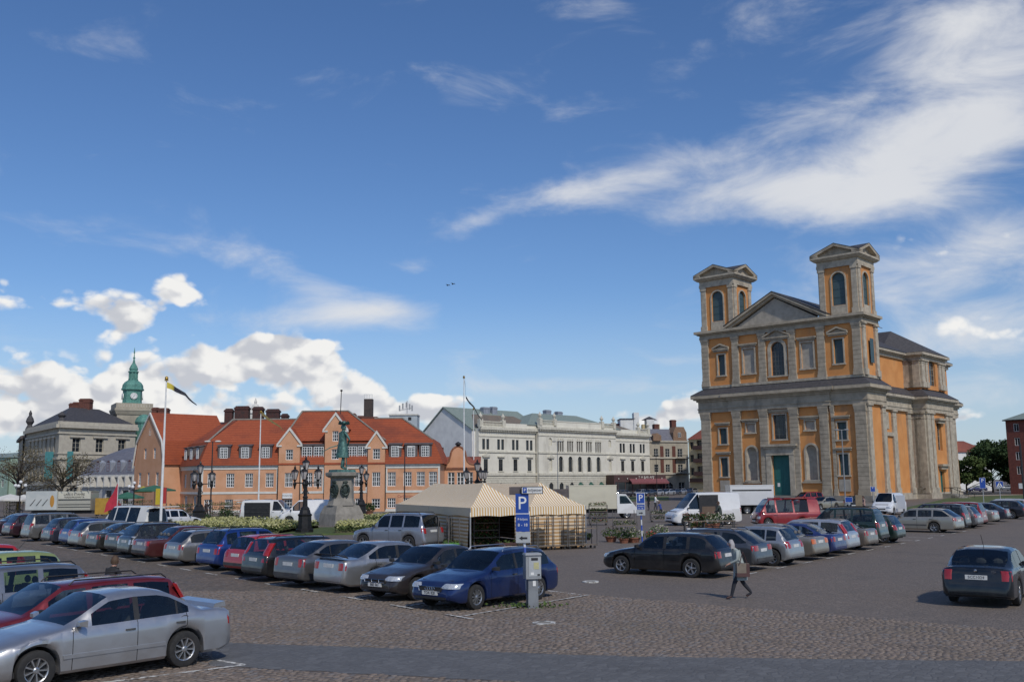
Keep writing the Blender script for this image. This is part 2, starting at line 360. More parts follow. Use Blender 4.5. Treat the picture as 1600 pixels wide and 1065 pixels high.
def cob_mat():
    m = bpy.data.materials.new('cobble_stone'); m.use_nodes = True; N = NT(m.node_tree); p = N.n['Principled BSDF']
    geo = N.node('ShaderNodeNewGeometry'); co = geo.outputs['Position']
    rp = geo.outputs['Random Per Island']
    c = N.mix(rp, (.150, .115, .088), (.236, .184, .146)); c = N.mix(N.math('MULTIPLY', N.ramp(N.noise(co, .25, 5), .45, .65), .4), c, (.130, .106, .074))
    c = N.mix(N.math('MULTIPLY', N.ramp(N.math('FRACT', N.math('MULTIPLY', rp, 17.3)), .82, .9), .6), c, (.17, .165, .165))
    c = N.mix(N.math('MULTIPLY', N.ramp(N.noise(co, .32, 7, .7), .54, .72), .42), c, (.055, .052, .050))
    c = N.mix(N.ramp(N.noise(co, 30, 4), .3, .8, 0, .3), c, (.21, .18, .155)); N.put(p.inputs['Base Color'], c); p.inputs['Roughness'].default_value = .75
    b = N.node('ShaderNodeBump'); b.inputs['Strength'].default_value = .4; b.inputs['Distance'].default_value = .01; N.l.new(N.noise(co, 40, 4), b.inputs['Height']); N.l.new(b.outputs[0], p.inputs['Normal'])
    return m
M_stone1 = cob_mat()
for i in range(300):
    V, F = stones(gx[i:i+1], gy[i:i+1], .0); c = np.array([gx[i], gy[i], .004]); link('cobble', np_mesh('cobble', V-c+np.array([0, 0, .004]), F, M_stone1, smooth=True), cob, tuple(c))
V, F = stones(gx[300:], gy[300:], .004)
tag(link('cobblestones', np_mesh('cobblestones', V, F, M_stone1, smooth=True), cob), kind='stuff')
# ------------------------------------------------------------------ cars
def lerp_poly(P, x):                                                       # P sorted with x descending
    if x >= P[0][0]: return P[0][1]
    for (x0, z0), (x1, z1) in zip(P, P[1:]):
        if x >= x1: return z0+(z1-z0)*((x0-x)/max(x0-x1, 1e-6))
    return P[-1][1]
def sstep(a, b, x):
    t = min(max((x-a)/(b-a), 0), 1); return t*t*(3-2*t)
def car_type(kind, L, Wd, H, **k):
    """profile of one kind of car; x forward, ground at z = 0"""
    h = L/2; T = dict(kind=kind, L=L, W=Wd, H=H, r=k.get('r', .315), sill=k.get('sill', .2))
    hz0, hz1, hb, dz = k.get('hz0', .72), k.get('hz1', .94), k.get('hb', .90), k.get('dz', .97)
    cw, rs, re, rb = h-k['cw'], h-k['rs'], -h+k['re'], -h+k['rb']           # cowl, roof start, roof end, rear glass base
    nose = k.get('nose', [(0, .36), (.012, .5), (.05, .62), (.16, hz0)])
    top = [(h-a, z) for a, z in nose]+[((h-nose[-1][0])*.5+cw*.5, hz0*.45+hz1*.55+.02), (cw, hz1), ((cw+rs)/2, (hz1+H-.03)/2+.02), (rs, H-.035), ((rs*.6+re*.4), H), ((rs*.2+re*.8), H-.01), (re, H-.06)]
    if rb < re-.02: top += [((re+rb)/2, (H-.06+dz)/2+.012)]
    top += [(rb, dz)]
    if rb > -h+.3: top += [(-h+.16, dz-.005)]
    tail = k.get('tail', [(.09, dz-.05), (.045, .66), (.012, .52), (0, .36)])
    top += [(-h+a, z) for a, z in tail]
    T['top'] = top
    T['belt'] = [(h, .44), (h-.2, hz0-.07), (cw, hz1-.05), (rs, hb), (re, hb+.03), (-h+.3, hb+.035), (-h+.1, dz-.1), (-h, .5)]
    T.update(cw=cw, rs=rs, re=re, rb=rb, xf=h-k['fo'], xr=h-k['fo']-k['wb'], win=[(h-a, h-b) for a, b in k['win']], doors=[(h-a, h-b) for a, b in k.get('doors', [])],
             hl=k.get('hl', (.56, .69)), tl=k.get('tl', (.66, .88)), tlw=k.get('tlw', .22), rxf=k.get('rxf', .5), ryf=k.get('ryf', .3), rxr=k.get('rxr', .2), ryr=k.get('ryr', .17), tumble=k.get('tumble', .30),
             plate=k.get('plate', .74), hb=hb, hlw=k.get('hlw', .28), tin=k.get('tin', .07))
    return T
EST = lambda L, W_, H, **k: car_type('estate', L, W_, H, **{**dict(cw=1.32, rs=2.05, re=.62, rb=.16, fo=.86, wb=2.66, dz=.96, win=[(1.75, 2.48), (2.60, 3.34), (3.46, L-.5)], doors=[(1.42, 2.54), (2.54, 3.5)]), **k})
SED = lambda L, W_, H, **k: car_type('sedan', L, W_, H, **{**dict(cw=1.32, rs=2.08, re=1.32, rb=.62, fo=.86, wb=2.62, dz=.99, win=[(1.75, 2.5), (2.6, 3.3), (3.34, L-.95)], doors=[(1.42, 2.55), (2.55, 3.5)]), **k})
TYPES = {
 'saloon': SED(4.50, 1.72, 1.42), 'long_saloon': SED(4.74, 1.78, 1.43, rb=.72, re=1.45, dz=1.0, win=[(1.8, 2.55), (2.66, 3.36), (3.44, 3.72)], r=.32, plate=.78),
 'liftback': SED(4.5, 1.73, 1.44, re=1.05, rb=.34, dz=1.0, tl=(.66, .92), tlw=.13, win=[(1.75, 2.5), (2.6, 3.3), (3.34, 3.75)]),
 'boxy_saloon': SED(4.84, 1.76, 1.42, hz0=.76, rs=2.1, re=1.5, rb=.95, hb=.88, dz=.93, tl=(.66, .86), tlw=.34, rxr=.12, ryr=.1, win=[(1.85, 2.6), (2.7, 3.45), (3.5, 3.82)]),
 'estate': EST(4.54, 1.77, 1.44), 'long_estate': EST(4.75, 1.81, 1.48, re=.42, rb=.12, tl=(.72, 1.22), tlw=.12, r=.33),
 'tall_estate': EST(4.72, 1.80, 1.48, re=.42, rb=.13, tl=(.66, 1.30), tlw=.15, r=.33), 'round_estate': EST(4.42, 1.76, 1.53, re=.55, rb=.2, hb=.93, tl=(.62, .98), tlw=.14, dz=.98, r=.325),
 'curvy_estate': EST(4.80, 1.79, 1.49, re=.8, rb=.14, hb=.94, tl=(.72, .92), tlw=.36, dz=.98, win=[(1.75, 2.5), (2.6, 3.4), (3.5, 4.42)]),
 'hatch': car_type('hatch', 4.0, 1.70, 1.45, cw=1.12, rs=1.80, re=.5, rb=.16, fo=.80, wb=2.48, dz=.92, tl=(.66, .92), win=[(1.5, 2.28), (2.38, 3.0), (3.06, 3.45)], doors=[(1.2, 2.33), (2.33, 3.1)]),
 'mini_van': car_type('mini_van', 4.55, 1.80, 1.68, cw=1.05, rs=1.85, re=.32, rb=.1, fo=.88, wb=2.75, hz1=1.02, hb=1.0, dz=1.02, tl=(.72, 1.1), tlw=.14, win=[(1.5, 2.3), (2.42, 3.3), (3.42, 4.2)], doors=[(1.2, 2.36), (2.36, 3.36)], plate=.72),
 'suv': car_type('suv', 4.62, 1.84, 1.80, cw=1.35, rs=2.0, re=.36, rb=.14, fo=.84, wb=2.82, hz0=.92, hz1=1.12, hb=1.10, dz=1.12, sill=.30, r=.37, tl=(.84, 1.10), tlw=.16, win=[(1.75, 2.42), (2.52, 3.24), (3.34, 4.24)], doors=[(1.45, 2.47), (2.47, 3.3)], plate=.95,
                 nose=[(0, .48), (.012, .62), (.05, .82), (.16, .93)], tail=[(.1, 1.05), (.05, .74), (.012, .62), (0, .46)]),
 'bus': car_type('bus', 4.75, 1.86, 2.02, cw=.16, rs=.92, re=.2, rb=.1, fo=.72, wb=2.5, hz0=.9, hz1=1.02, hb=1.0, dz=1.05, win=[(.62, 1.32), (1.44, 2.6), (2.72, 3.75)], doors=[(.5, 1.38)], tl=(.62, 1.0), tlw=.14, nose=[(0, .36), (.012, .5), (.04, .75), (.08, .9)], rxf=.22, ryf=.2, hl=(.6, .78)),
 'panel_van': car_type('panel_van', 4.85, 1.88, 1.98, cw=.78, rs=1.55, re=.14, rb=.07, fo=.86, wb=2.92, hz0=.82, hz1=1.14, hb=1.08, dz=1.1, win=[(1.12, 1.9)], doors=[(.95, 1.96)], tl=(.72, 1.15), tlw=.12, nose=[(0, .36), (.012, .52), (.06, .72), (.16, .82)], hl=(.62, .78), rxf=.4),
 'tall_van': car_type('tall_van', 5.4, 1.98, 2.45, cw=.86, rs=1.9, re=.12, rb=.06, fo=.9, wb=3.3, hz0=.95, hz1=1.25, hb=1.18, dz=1.2, win=[(1.2, 2.0)], doors=[(1.0, 2.06)], tl=(.8, 1.25), tlw=.12, nose=[(0, .4), (.012, .58), (.06, .82), (.18, .95)], hl=(.68, .86), tumble=.12),
}
TYPES['peugeot_like'] = None; del TYPES['peugeot_like']
def smooth_top(T, x):
    s = 0
    for d, w in ((-.05, 1), (-.025, 2), (0, 3), (.025, 2), (.05, 1)): s += w*lerp_poly(T['top'], x+d)
    zz = lerp_poly(T['top'], x); e = min(T['L']/2-x, x+T['L']/2); b = sstep(.0, .2, e)
    return zz*(1-b)+s/9*b
def car_meshes(T):
    L, h, hwid = T['L'], T['L']/2, T['W']/2; r = T['r']; Ra = r+.055
    xs = set(np.round(np.arange(-h, h+1e-6, .09), 4))
    for a in list(T['top']): xs.add(round(a[0], 4))
    for e in (0, .01, .025, .045, .07, .1, .14, .19, .25, .32): xs.add(round(h-e, 4)); xs.add(round(-h+e, 4))
    for xa in (T['xf'], T['xr']):
        for i in range(-8, 9): xs.add(round(xa+Ra*math.sin(i/8*math.pi/2)*.999, 4))
        xs.add(round(xa+Ra*1.03, 4)); xs.add(round(xa-Ra*1.03, 4))
    for a, b in T['win']: xs.add(round(a, 4)); xs.add(round(b, 4))
    seams = sorted({round(x, 3) for d in T['doors'] for x in d})
    for s_ in seams: xs.add(round(s_-.006, 4)); xs.add(round(s_+.006, 4))
    xs = sorted(xs, reverse=True); xs = [x for i, x in enumerate(xs) if i == 0 or xs[i-1]-x > .0035 or any(abs(abs(x-s_)-.006) < 1e-4 for s_ in seams)]
    def half_w(x):
        w = hwid*(1-.035*(x/h)**2); a = h-x
        if a < T['rxf']: w -= T['ryf']*(1-math.sqrt(max(0, 1-((T['rxf']-a)/T['rxf'])**2)))
        a = x+h
        if a < T['rxr']: w -= T['ryr']*(1-math.sqrt(max(0, 1-((T['rxr']-a)/T['rxr'])**2)))
        return w
    rings = []; info = []
    for x in xs:
        hw = half_w(x); zt = smooth_top(T, x); zs = min(lerp_poly(T['belt'], x), zt-.03); zb = T['sill']
        e = min(h-x, x+h); zb = zb+.10*(1-sstep(0, .35, e))
        for xa in (T['xf'], T['xr']):
            d = abs(x-xa)
            if d < Ra: zb = max(zb, r+math.sqrt(Ra*Ra-d*d)-.0)
        zs = max(zs, zb+.05); zt = max(zt, zs+.03)
        g_ = zt-zs; b = sstep(.1, .34, g_)
        wt = hw*.935-T['tumble']*max(0, g_-.1)
        z8 = zs+.015+max(0, g_-.125)
        low = [(hw*.5, zb), (hw*.93, zb), (hw*.985, zb+.05), (hw, zb+.36*(zs-zb)), (hw*.995, zb+.74*(zs-zb)), (hw*.975, zs-.03 if zs-.03 > zb+.75*(zs-zb) else zs-.002), (hw*.945, zs)]
        hood = [(hw*.93, zs+.2*g_), (hw*.87, zs+.45*g_), (hw*.74, zs+.78*g_), (hw*.4, zs+.96*g_), (0, zt)]
        cab = [(hw*.935, zs+.015), (wt, z8), (wt-.075, zt-.04), (wt*.5, zt-.006), (0, zt)]
        ring = low+[(p[0]*(1-b)+q[0]*b, p[1]*(1-b)+q[1]*b) for p, q in zip(hood, cab)]
        rings.append([(x, y, z) for y, z in ring]); info.append((x, g_))
    parts = {}
    def P(n):
        if n not in parts: parts[n] = MB()
        return parts[n]
    nk = len(rings[0])
    for i in range(len(xs)-1):
        xm = (xs[i]+xs[i+1])/2; gm = min(info[i][1], info[i+1][1]); gx_ = max(info[i][1], info[i+1][1])
        for k in range(nk-1):
            for sgn in (1, -1):
                q = [rings[i][k], rings[i][k+1], rings[i+1][k+1], rings[i+1][k]]
                if sgn < 0: q = q[::-1]
                q = [(x, y*sgn, z) for x, y, z in q]
                n = 'body'
                if k in (9, 10) and T['rs'] < xm < T['cw']-.02 and gx_ > .05: n = 'windscreen'
                elif k in (9, 10) and T['rb']+.01 < xm < T['re'] and T['kind'] not in ('panel_van', 'tall_van') and gm > .02: n = 'rear_window'
                elif k == 7 and gm > .14:
                    if T['kind'] == 'sedan' or T['H'] == 1.44: n = ('window_pillar', sum(xm < w[1] for w in T['win']), sgn) if T['win'][-1][1] < xm < T['win'][0][0] else n
                    for wi, (a, b) in enumerate(T['win']):
                        if b < xm < a: n = ('side_window', wi, sgn)
                if 2 <= k <= 6:
                    if any(abs(xm-s_) < .006 for s_ in seams): continue
                    for di, (a, b) in enumerate(T['doors']):
                        if b < xm < a: n = ('door', di, sgn)
                P(n).face(*q)
    for ring in (rings[0], rings[-1]):                                     # end caps as strips
        for k in range(nk-1):
            (x, y0, z0), (_, y1, z1) = ring[k], ring[k+1]
            P('body').face((x, y0, z0), (x, y1, z1), (x, -y1, z1), (x, -y0, z0))
    out = {}
    for n, b in parts.items():
        nm = n if isinstance(n, str) else n[0]
        m = M_dark if nm == 'window_pillar' else M_glass if 'wind' in nm else M_alloy
        out[n] = b.mesh(nm, m, 38)
    # cabin: floor tub, dashboard, seats
    c = MB(); hw = hwid*.86; zf = T['sill']+.12; zbt = lerp_poly(T['belt'], 0)-.08
    c.box(-h+.18, h-.25, -hw, hw, T['sill']+.03, zf); c.box(T['xf']-.1, h-.3, -hw*.7, hw*.7, zf, lerp_poly(T['belt'], T['cw'])-.14)
    c.box(-h+.2, T['xr']+.1, -hw*.7, hw*.7, zf, zbt-.05)
    for sg in (1, -1): c.box(T['xr']+Ra+.02, T['xf']-Ra-.02, sg*hwid*.90-.02, sg*hwid*.90+.02, zf, zbt)
    c.box(T['cw']-.55, T['cw']-.02, -hw*.94, hw*.94, zbt-.25, zbt+.03)
    out['cabin'] = c.mesh('cabin', M_inside)
    s_ = MB(); x1 = T['win'][0][1]-.05
    for x in ([x1, x1-.9] if len(T['win']) > 1 else [x1]):
        for y in ((.36, -.36) if x == x1 else (.4, 0, -.4)):
            w = .24 if x == x1 else .19
            s_.loft([[(x+.5, y-w, zf), (x+.5, y+w, zf), (x+.5, y+w, zf+.3), (x+.5, y-w, zf+.3)], [(x, y-w, zf), (x, y+w, zf), (x, y+w, zf+.28), (x, y-w, zf+.28)]], True, True)
            zt = min(zbt+.16, T['H']-.3)
            s_.loft([[(x-.02, y-w, zf+.2), (x+.1, y-w, zf+.2), (x+.1, y+w, zf+.2), (x-.02, y+w, zf+.2)], [(x-.2, y-w*.8, zt), (x-.11, y-w*.8, zt), (x-.11, y+w*.8, zt), (x-.2, y+w*.8, zt)]], True, True)
            s_.ball((x-.17, y, zt+.1), .055, .13, .09, 8, 5)
    out['seats'] = s_.mesh('seats', M_seat)
    # lamps wrapped round the corners
    def xend(z, rear):
        P_ = T['top'][::-1] if rear else T['top']
        for (x0, z0), (x1, z1) in zip(P_, P_[1:]):
            if z1 >= z and z1 > z0: return x0+(x1-x0)*max(0, (z-z0)/(z1-z0))
        return P_[0][0]
    def lens(z0, z1, wid, rear, sg, side):
        b = MB(); rows = []
        rx, ry = (T['rxr'], T['ryr']) if rear else (T['rxf'], T['ryf'])
        for z, off in ((z0, -.02), (z0+.008, .010), ((z0+z1)/2, .014), (z1-.008, .010), (z1, -.02)):
            xe = abs(xend(z, rear)); row = []
            taper = 1 if rear else .6+.4*(z1-z)/(z1-z0)
            y0 = hwid-ry-wid*taper
            for k in range(9):
                if k < 3: x, y, nx, ny = xe, y0+(hwid-ry-y0)*k/3, 1, 0
                else:
                    t = (k-3)/5*side; x, y = xe-rx+rx*math.cos(t), hwid-ry+ry*math.sin(t); nx, ny = math.cos(t), math.sin(t)
                oo = off if 0 < k < 8 else -.02
                sh = .985 if z < (T['hb']-.1) else .96
                row.append(((x+nx*oo)*(-1 if rear else 1), (y*sh+ny*oo)*sg, z))
            rows.append(row)
        b.loft(rows, False); return b
    for sg in (1, -1):
        b = lens(*T['hl'], T['hlw'], False, sg, 1.05); out[('headlight', 0, sg)] = b.mesh('headlight', M_lamp, 30)
        z0, z1 = T['tl']; b = lens(z0, z1, T['tlw'], True, sg, 1.2); zc = z0+(z1-z0)*.34
        out[('tail_light', 0, sg)] = b.mesh('tail_light', M_red, 30)
        b = MB(); x = T['cw']-.28; z = lerp_poly(T['belt'], x)+.08; y = hwid*.97
        b.loft([[(x+.02, sg*(y-.03), z-.045), (x+.02, sg*(y+.17), z-.05), (x+.02, sg*(y+.18), z+.06), (x+.02, sg*(y+.02), z+.06)], [(x+.13, sg*(y-.03), z-.03), (x+.13, sg*(y+.11), z-.03), (x+.13, sg*(y+.12), z+.035), (x+.13, sg*(y+.0), z+.035)]], True, True)
        out[('mirror', 0, sg)] = b.mesh('mirror', M_dark, 30)
        for di, (a, bb) in enumerate(T['doors']):
            b = MB(); zz = lerp_poly(T['belt'], bb)-.13; b.box(bb+.05, bb+.22, sg*(hwid*.985)-.018, sg*(hwid*.985)+.026, zz-.014, zz+.016)
            out[('door_handle', di, sg)] = b.mesh('door_handle', M_trim)
        b = MB(); z = T['H']; hwr = hwid*.935-T['tumble']*(T['H']-T['hb']-.1)
        b.tube([(T['rs']-.15, sg*(hwr-.09), z-.06), (T['rs']-.25, sg*(hwr-.09), z+.025), (T['re']+.2, sg*(hwr-.09), z+.02), (T['re']+.08, sg*(hwr-.09), z-.07)], .016, 5)
        out[('roof_rail', 0, sg)] = b.mesh('roof_rail', M_dark)
        b = MB(); b.box(T['xr']+Ra+.03, T['xf']-Ra-.03, sg*hwid*.985-.012, sg*hwid+.016, .44, .50); out[('side_moulding', 0, sg)] = b.mesh('side_moulding', M_trim)
    b = MB(); b.box(h-.03, h+.012, -.38, .38, .50, .60); b.box(h-.03, h+.008, -.55, .55, .30, .36)
    out['grille'] = b.mesh('grille', M_dark)
    b = MB(); z = T['plate']; xe = abs(xend(z, True)); b.box(-xe-.014, -xe+.05, -.26, .26, z-.055, z+.055); out['number_plate_rear'] = b.mesh('number_plate', M_plate)
    b = MB(); b.box(h-.01, h+.022, -.26, .26, .40, .50); out['number_plate_front'] = b.mesh('number_plate', M_plate)
    b = MB(); ze = .37; xe = h; b.box(-h-.02, -h+.1, -hwid*.80, hwid*.80, ze, ze+.10); out['rear_valance'] = b.mesh('rear_valance', M_trim)
    T['xend_plate'] = abs(xend(T['plate'], True))
    return out
def wheel_meshes(r, spokes):
    w = MB(); n = 20; pr = [(r*.64, -.09), (r*.86, -.098), (r*.97, -.085), (r, -.05), (r, .05), (r*.97, .085), (r*.86, .098), (r*.64, .09), (r*.60, .0), (r*.64, -.09)]
    w.loft([[(q*math.cos(2*math.pi*i/n), y, q*math.sin(2*math.pi*i/n)) for i in range(n)] for q, y in pr], True)
    t = w.mesh('tyre', M_rubber, 40)
    d = MB(); ri = r*.66
    d.loft([[(q*math.cos(2*math.pi*i/n), y, q*math.sin(2*math.pi*i/n)) for i in range(n)] for q, y in ((ri, .085), (ri*.88, .07), (ri*.86, .03))], True)
    for i in range(spokes):
        a = 2*math.pi*i/spokes; ca_, sa_ = math.cos(a), math.sin(a); ww = .42/spokes*ri*1.9
        def q(rad, off, y): return (rad*ca_-off*sa_, y, rad*sa_+off*ca_)
        d.loft([[q(ri*.12, -ww*.7, .03), q(ri*.12, ww*.7, .03), q(ri*.12, ww*.5, .075), q(ri*.12, -ww*.5, .075)], [q(ri*.9, -ww, .03), q(ri*.9, ww, .03), q(ri*.9, ww*.7, .08), q(ri*.9, -ww*.7, .08)]], True, True)
    d.loft([[(q*math.cos(2*math.pi*i/10), y, q*math.sin(2*math.pi*i/10)) for i in range(10)] for q, y in ((ri*.26, .03), (ri*.26, .078), (ri*.16, .09), (.002, .09))], True)
    d.mi = 1; d.loft([[(q*math.cos(2*math.pi*i/n), y, q*math.sin(2*math.pi*i/n)) for i in range(n)] for q, y in ((ri*.95, .02), (.004, .02))], True)
    return t, d.mesh('rim', [M_alloy, M_dark], 30)
_cars, _wheels = {}, {}
def car(name, typ, col, pos, head, label, group, metal=.35, spokes=7, rails=False, mould=False, bumper=None, rail_mat=None, plates='both', far=0, trim_frame=None, handle=True, amber=False, lensmat=None, mirror_paint=False, parts_hide=()):
    """far: 0 all parts, 1 without small parts"""
    T = TYPES[typ]
    if typ not in _cars: _cars[typ] = car_meshes(T)
    ms = _cars[typ]
    hero = pos[1] < 30
    root = thing(name, label, 'van' if 'van' in typ and typ != 'mini_van' or typ == 'bus' else 'car', (pos[0], pos[1], .012 if pos[1] < 34 else 0), head, group)
    pm = paint(col, metal)
    if not hero: root.scale = (random.uniform(.96, 1.03), random.uniform(.98, 1.02), random.uniform(.97, 1.03))
    for k, me in ms.items():
        n = k if isinstance(k, str) else k[0]
        if n in parts_hide: continue
        if n == 'roof_rail' and not rails: continue
        if n == 'side_moulding' and not mould: continue
        if n == 'rear_valance' and not bumper: continue
        if n == 'number_plate_rear' and plates == 'front': continue
        if n == 'number_plate_front' and plates == 'rear': continue
        if far and n in ('door_handle', 'seats', 'mirror', 'grille') and far > 1: continue
        if n.startswith('number_plate'): n = 'number_plate'
        o = link(n, me, root)
        if n in ('body', 'door') or (n == 'mirror' and mirror_paint):
            o.material_slots[0].link = 'OBJECT'; o.material_slots[0].material = pm
        if n == 'tail_light' and lensmat: o.material_slots[0].link = 'OBJECT'; o.material_slots[0].material = lensmat
        if n == 'roof_rail' and rail_mat: o.material_slots[0].link = 'OBJECT'; o.material_slots[0].material = rail_mat
        if n == 'side_window' and typ in ('estate', 'curvy_estate') and k[1] == 2: o.material_slots[0].link = 'OBJECT'; o.material_slots[0].material = M_tint
    wk = (T['r'], spokes)
    if wk not in _wheels: _wheels[wk] = wheel_meshes(*wk)
    for x in (T['xf'], T['xr']):
        for sg in (1, -1):
            w = link('wheel', _wheels[wk][0], root, (x, sg*(T['W']/2-.115), T['r'])); w.rotation_euler = (0, random.uniform(0, 6), 0 if sg > 0 else math.pi)
            link('rim', _wheels[wk][1], w)
    root['half'] = 0; del root['half']
    return root
def plate_text(root, typ, body, rear=True):
    T = TYPES[typ]; x = T['xend_plate']+.0145 if rear else T['L']/2+.0225
    z = T['plate'] if rear else .45
    o = text(body, .10, M_ink, root, (-x if rear else x, 0, z), -R(90) if rear else R(90), 'plate_lettering')
# ------------------------------------------------------------------ buildings
M_orange = mat('orange_plaster', (.575, .295, .16), (.63, .34, .20), .9, scale=.8, bump=.15, bscale=9, grime=((.42, .22, .125), .5, .6))
M_orange2 = mat('church_ochre', (.66, .30, .10), (.57, .24, .075), .9, scale=.45, bump=.15, bscale=8, contrast=(.3, .7), grime=((.33, .18, .095), .35, .75))
M_cstone = mat('grey_limestone', (.44, .375, .285), (.335, .285, .215), .9, scale=1.1, bump=.3, bscale=5, grime=((.125, .112, .098), .42, .6))
M_cstone2 = mat('limestone_trim', (.49, .43, .335), (.365, .315, .245), .9, scale=1.5, bump=.25, bscale=6, grime=((.15, .135, .115), .6, .55))
M_steps = mat('step_stone', (.27, .25, .215), (.20, .185, .16), .9, scale=1.2, bump=.25)
M_whitep = mat('white_plaster_trim', (.68, .66, .60), (.60, .58, .53), .85, scale=2)
M_cream = mat('cream_stucco', (.74, .71, .61), (.68, .65, .56), .9, scale=.7, bump=.12, bscale=7, grime=((.33, .30, .24), .4, .4))
M_cream2 = mat('cream_moulding', (.66, .63, .53), (.55, .52, .43), .88, scale=2, bump=.1, grime=((.33, .31, .26), .6, .35))
M_wwall = mat('weathered_white_render', (.78, .77, .73), (.68, .67, .64), .95, scale=.5, grime=((.46, .43, .39), .22, .7))
M_beige = mat('beige_stone', (.43, .385, .30), (.36, .32, .25), .9, scale=.8, bump=.2, grime=((.22, .20, .165), .4, .5))
M_beige2 = mat('pale_sandstone', (.50, .46, .375), (.43, .39, .32), .9, scale=1.5, bump=.15)
M_slate = mat('dark_slate', (.045, .042, .045), (.075, .07, .072), .7, scale=2.5, bump=.4, bscale=12, stretch=(1, 1, 4))
M_dslate = mat('dormer_slate', (.085, .07, .072), (.12, .10, .098), .75, scale=3, bump=.3, bscale=14)
M_zinc = mat('zinc_roof', (.27, .29, .33), (.34, .36, .40), .5, .2, scale=1.2, stretch=(3, 3, .4))
M_mauve = mat('mauve_slate', (.125, .125, .15), (.17, .17, .195), .65, scale=1.8, bump=.2, stretch=(1, 1, 3))
M_greenroof = mat('green_sheet_roof', (.19, .24, .21), (.26, .30, .26), .6, scale=1.2, stretch=(3, 3, .5))
M_copper = mat('verdigris_copper', (.13, .32, .26), (.085, .22, .185), .7, .1, scale=3, bump=.2, grime=((.05, .10, .085), 1.2, .5))
M_bronze = mat('green_bronze', (.105, .225, .195), (.045, .105, .095), .55, .35, scale=6, bump=.25, grime=((.03, .05, .045), 2.5, .6))
M_brick = mat('dark_red_brick', (.16, .06, .042), (.10, .042, .033), .9, scale=5, bump=.3)
M_rbrick = mat('red_brick_wall', (.21, .068, .05), (.155, .052, .04), .9, scale=2.2, bump=.2)
M_black = mat('black_ironwork', (.014, .014, .015), (.024, .022, .022), .5, .3, scale=6, bump=.2)
M_white = mat('white_paint', (.78, .78, .76), (.68, .68, .66), .5, scale=3)
M_wood = mat('teal_door', (.016, .135, .125), (.012, .105, .10), .55, scale=3, stretch=(8, 1, .5))
M_shut = mat('slate_blue_shutter', (.045, .085, .10), (.06, .105, .12), .6, scale=3, stretch=(1, 1, 6))
M_pane = mat('window_glass', (.018, .024, .03), (.05, .06, .068), .06, scale=.7, contrast=(.4, .7))
M_panel = mat('niche_grey', (.40, .36, .30), (.32, .288, .24), .9, scale=1.5)
M_yel = mat('yellow_plaster', (.56, .46, .27), (.50, .41, .24), .9, scale=1)
M_brown = mat('brown_fascia', (.085, .04, .036), (.06, .03, .028), .6, scale=2)
M_gawn = mat('green_awning', (.02, .08, .055), (.03, .10, .07), .8, scale=4)
M_grass = mat('lawn', (.055, .085, .022), (.085, .11, .03), .95, scale=1.5, bump=.5, bscale=40)
def tile_mat(name, a, b, c, freq):
    m = bpy.data.materials.new(name); m.use_nodes = True; N = NT(m.node_tree); p = N.n['Principled BSDF']
    co = N.node('ShaderNodeTexCoord').outputs['Object']; s = N.node('ShaderNodeSeparateXYZ'); N.l.new(co, s.inputs[0])
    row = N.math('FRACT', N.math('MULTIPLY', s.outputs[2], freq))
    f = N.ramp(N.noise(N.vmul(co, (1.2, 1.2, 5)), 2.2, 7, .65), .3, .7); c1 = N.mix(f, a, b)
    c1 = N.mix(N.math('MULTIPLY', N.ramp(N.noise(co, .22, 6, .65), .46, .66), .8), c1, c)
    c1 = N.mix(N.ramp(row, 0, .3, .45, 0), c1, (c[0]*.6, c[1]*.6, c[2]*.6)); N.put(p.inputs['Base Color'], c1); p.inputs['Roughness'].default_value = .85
    b_ = N.node('ShaderNodeBump'); b_.inputs['Strength'].default_value = .8; b_.inputs['Distance'].default_value = .05; N.l.new(row, b_.inputs['Height']); N.l.new(b_.outputs[0], p.inputs['Normal'])
    MATS[name] = m; return m
M_tile = tile_mat('orange_red_tiles', (.30, .062, .022), (.37, .085, .032), (.20, .050, .026), 3.3)
M_tile2 = tile_mat('brown_red_tiles', (.24, .07, .045), (.29, .09, .055), (.17, .055, .04), 3)

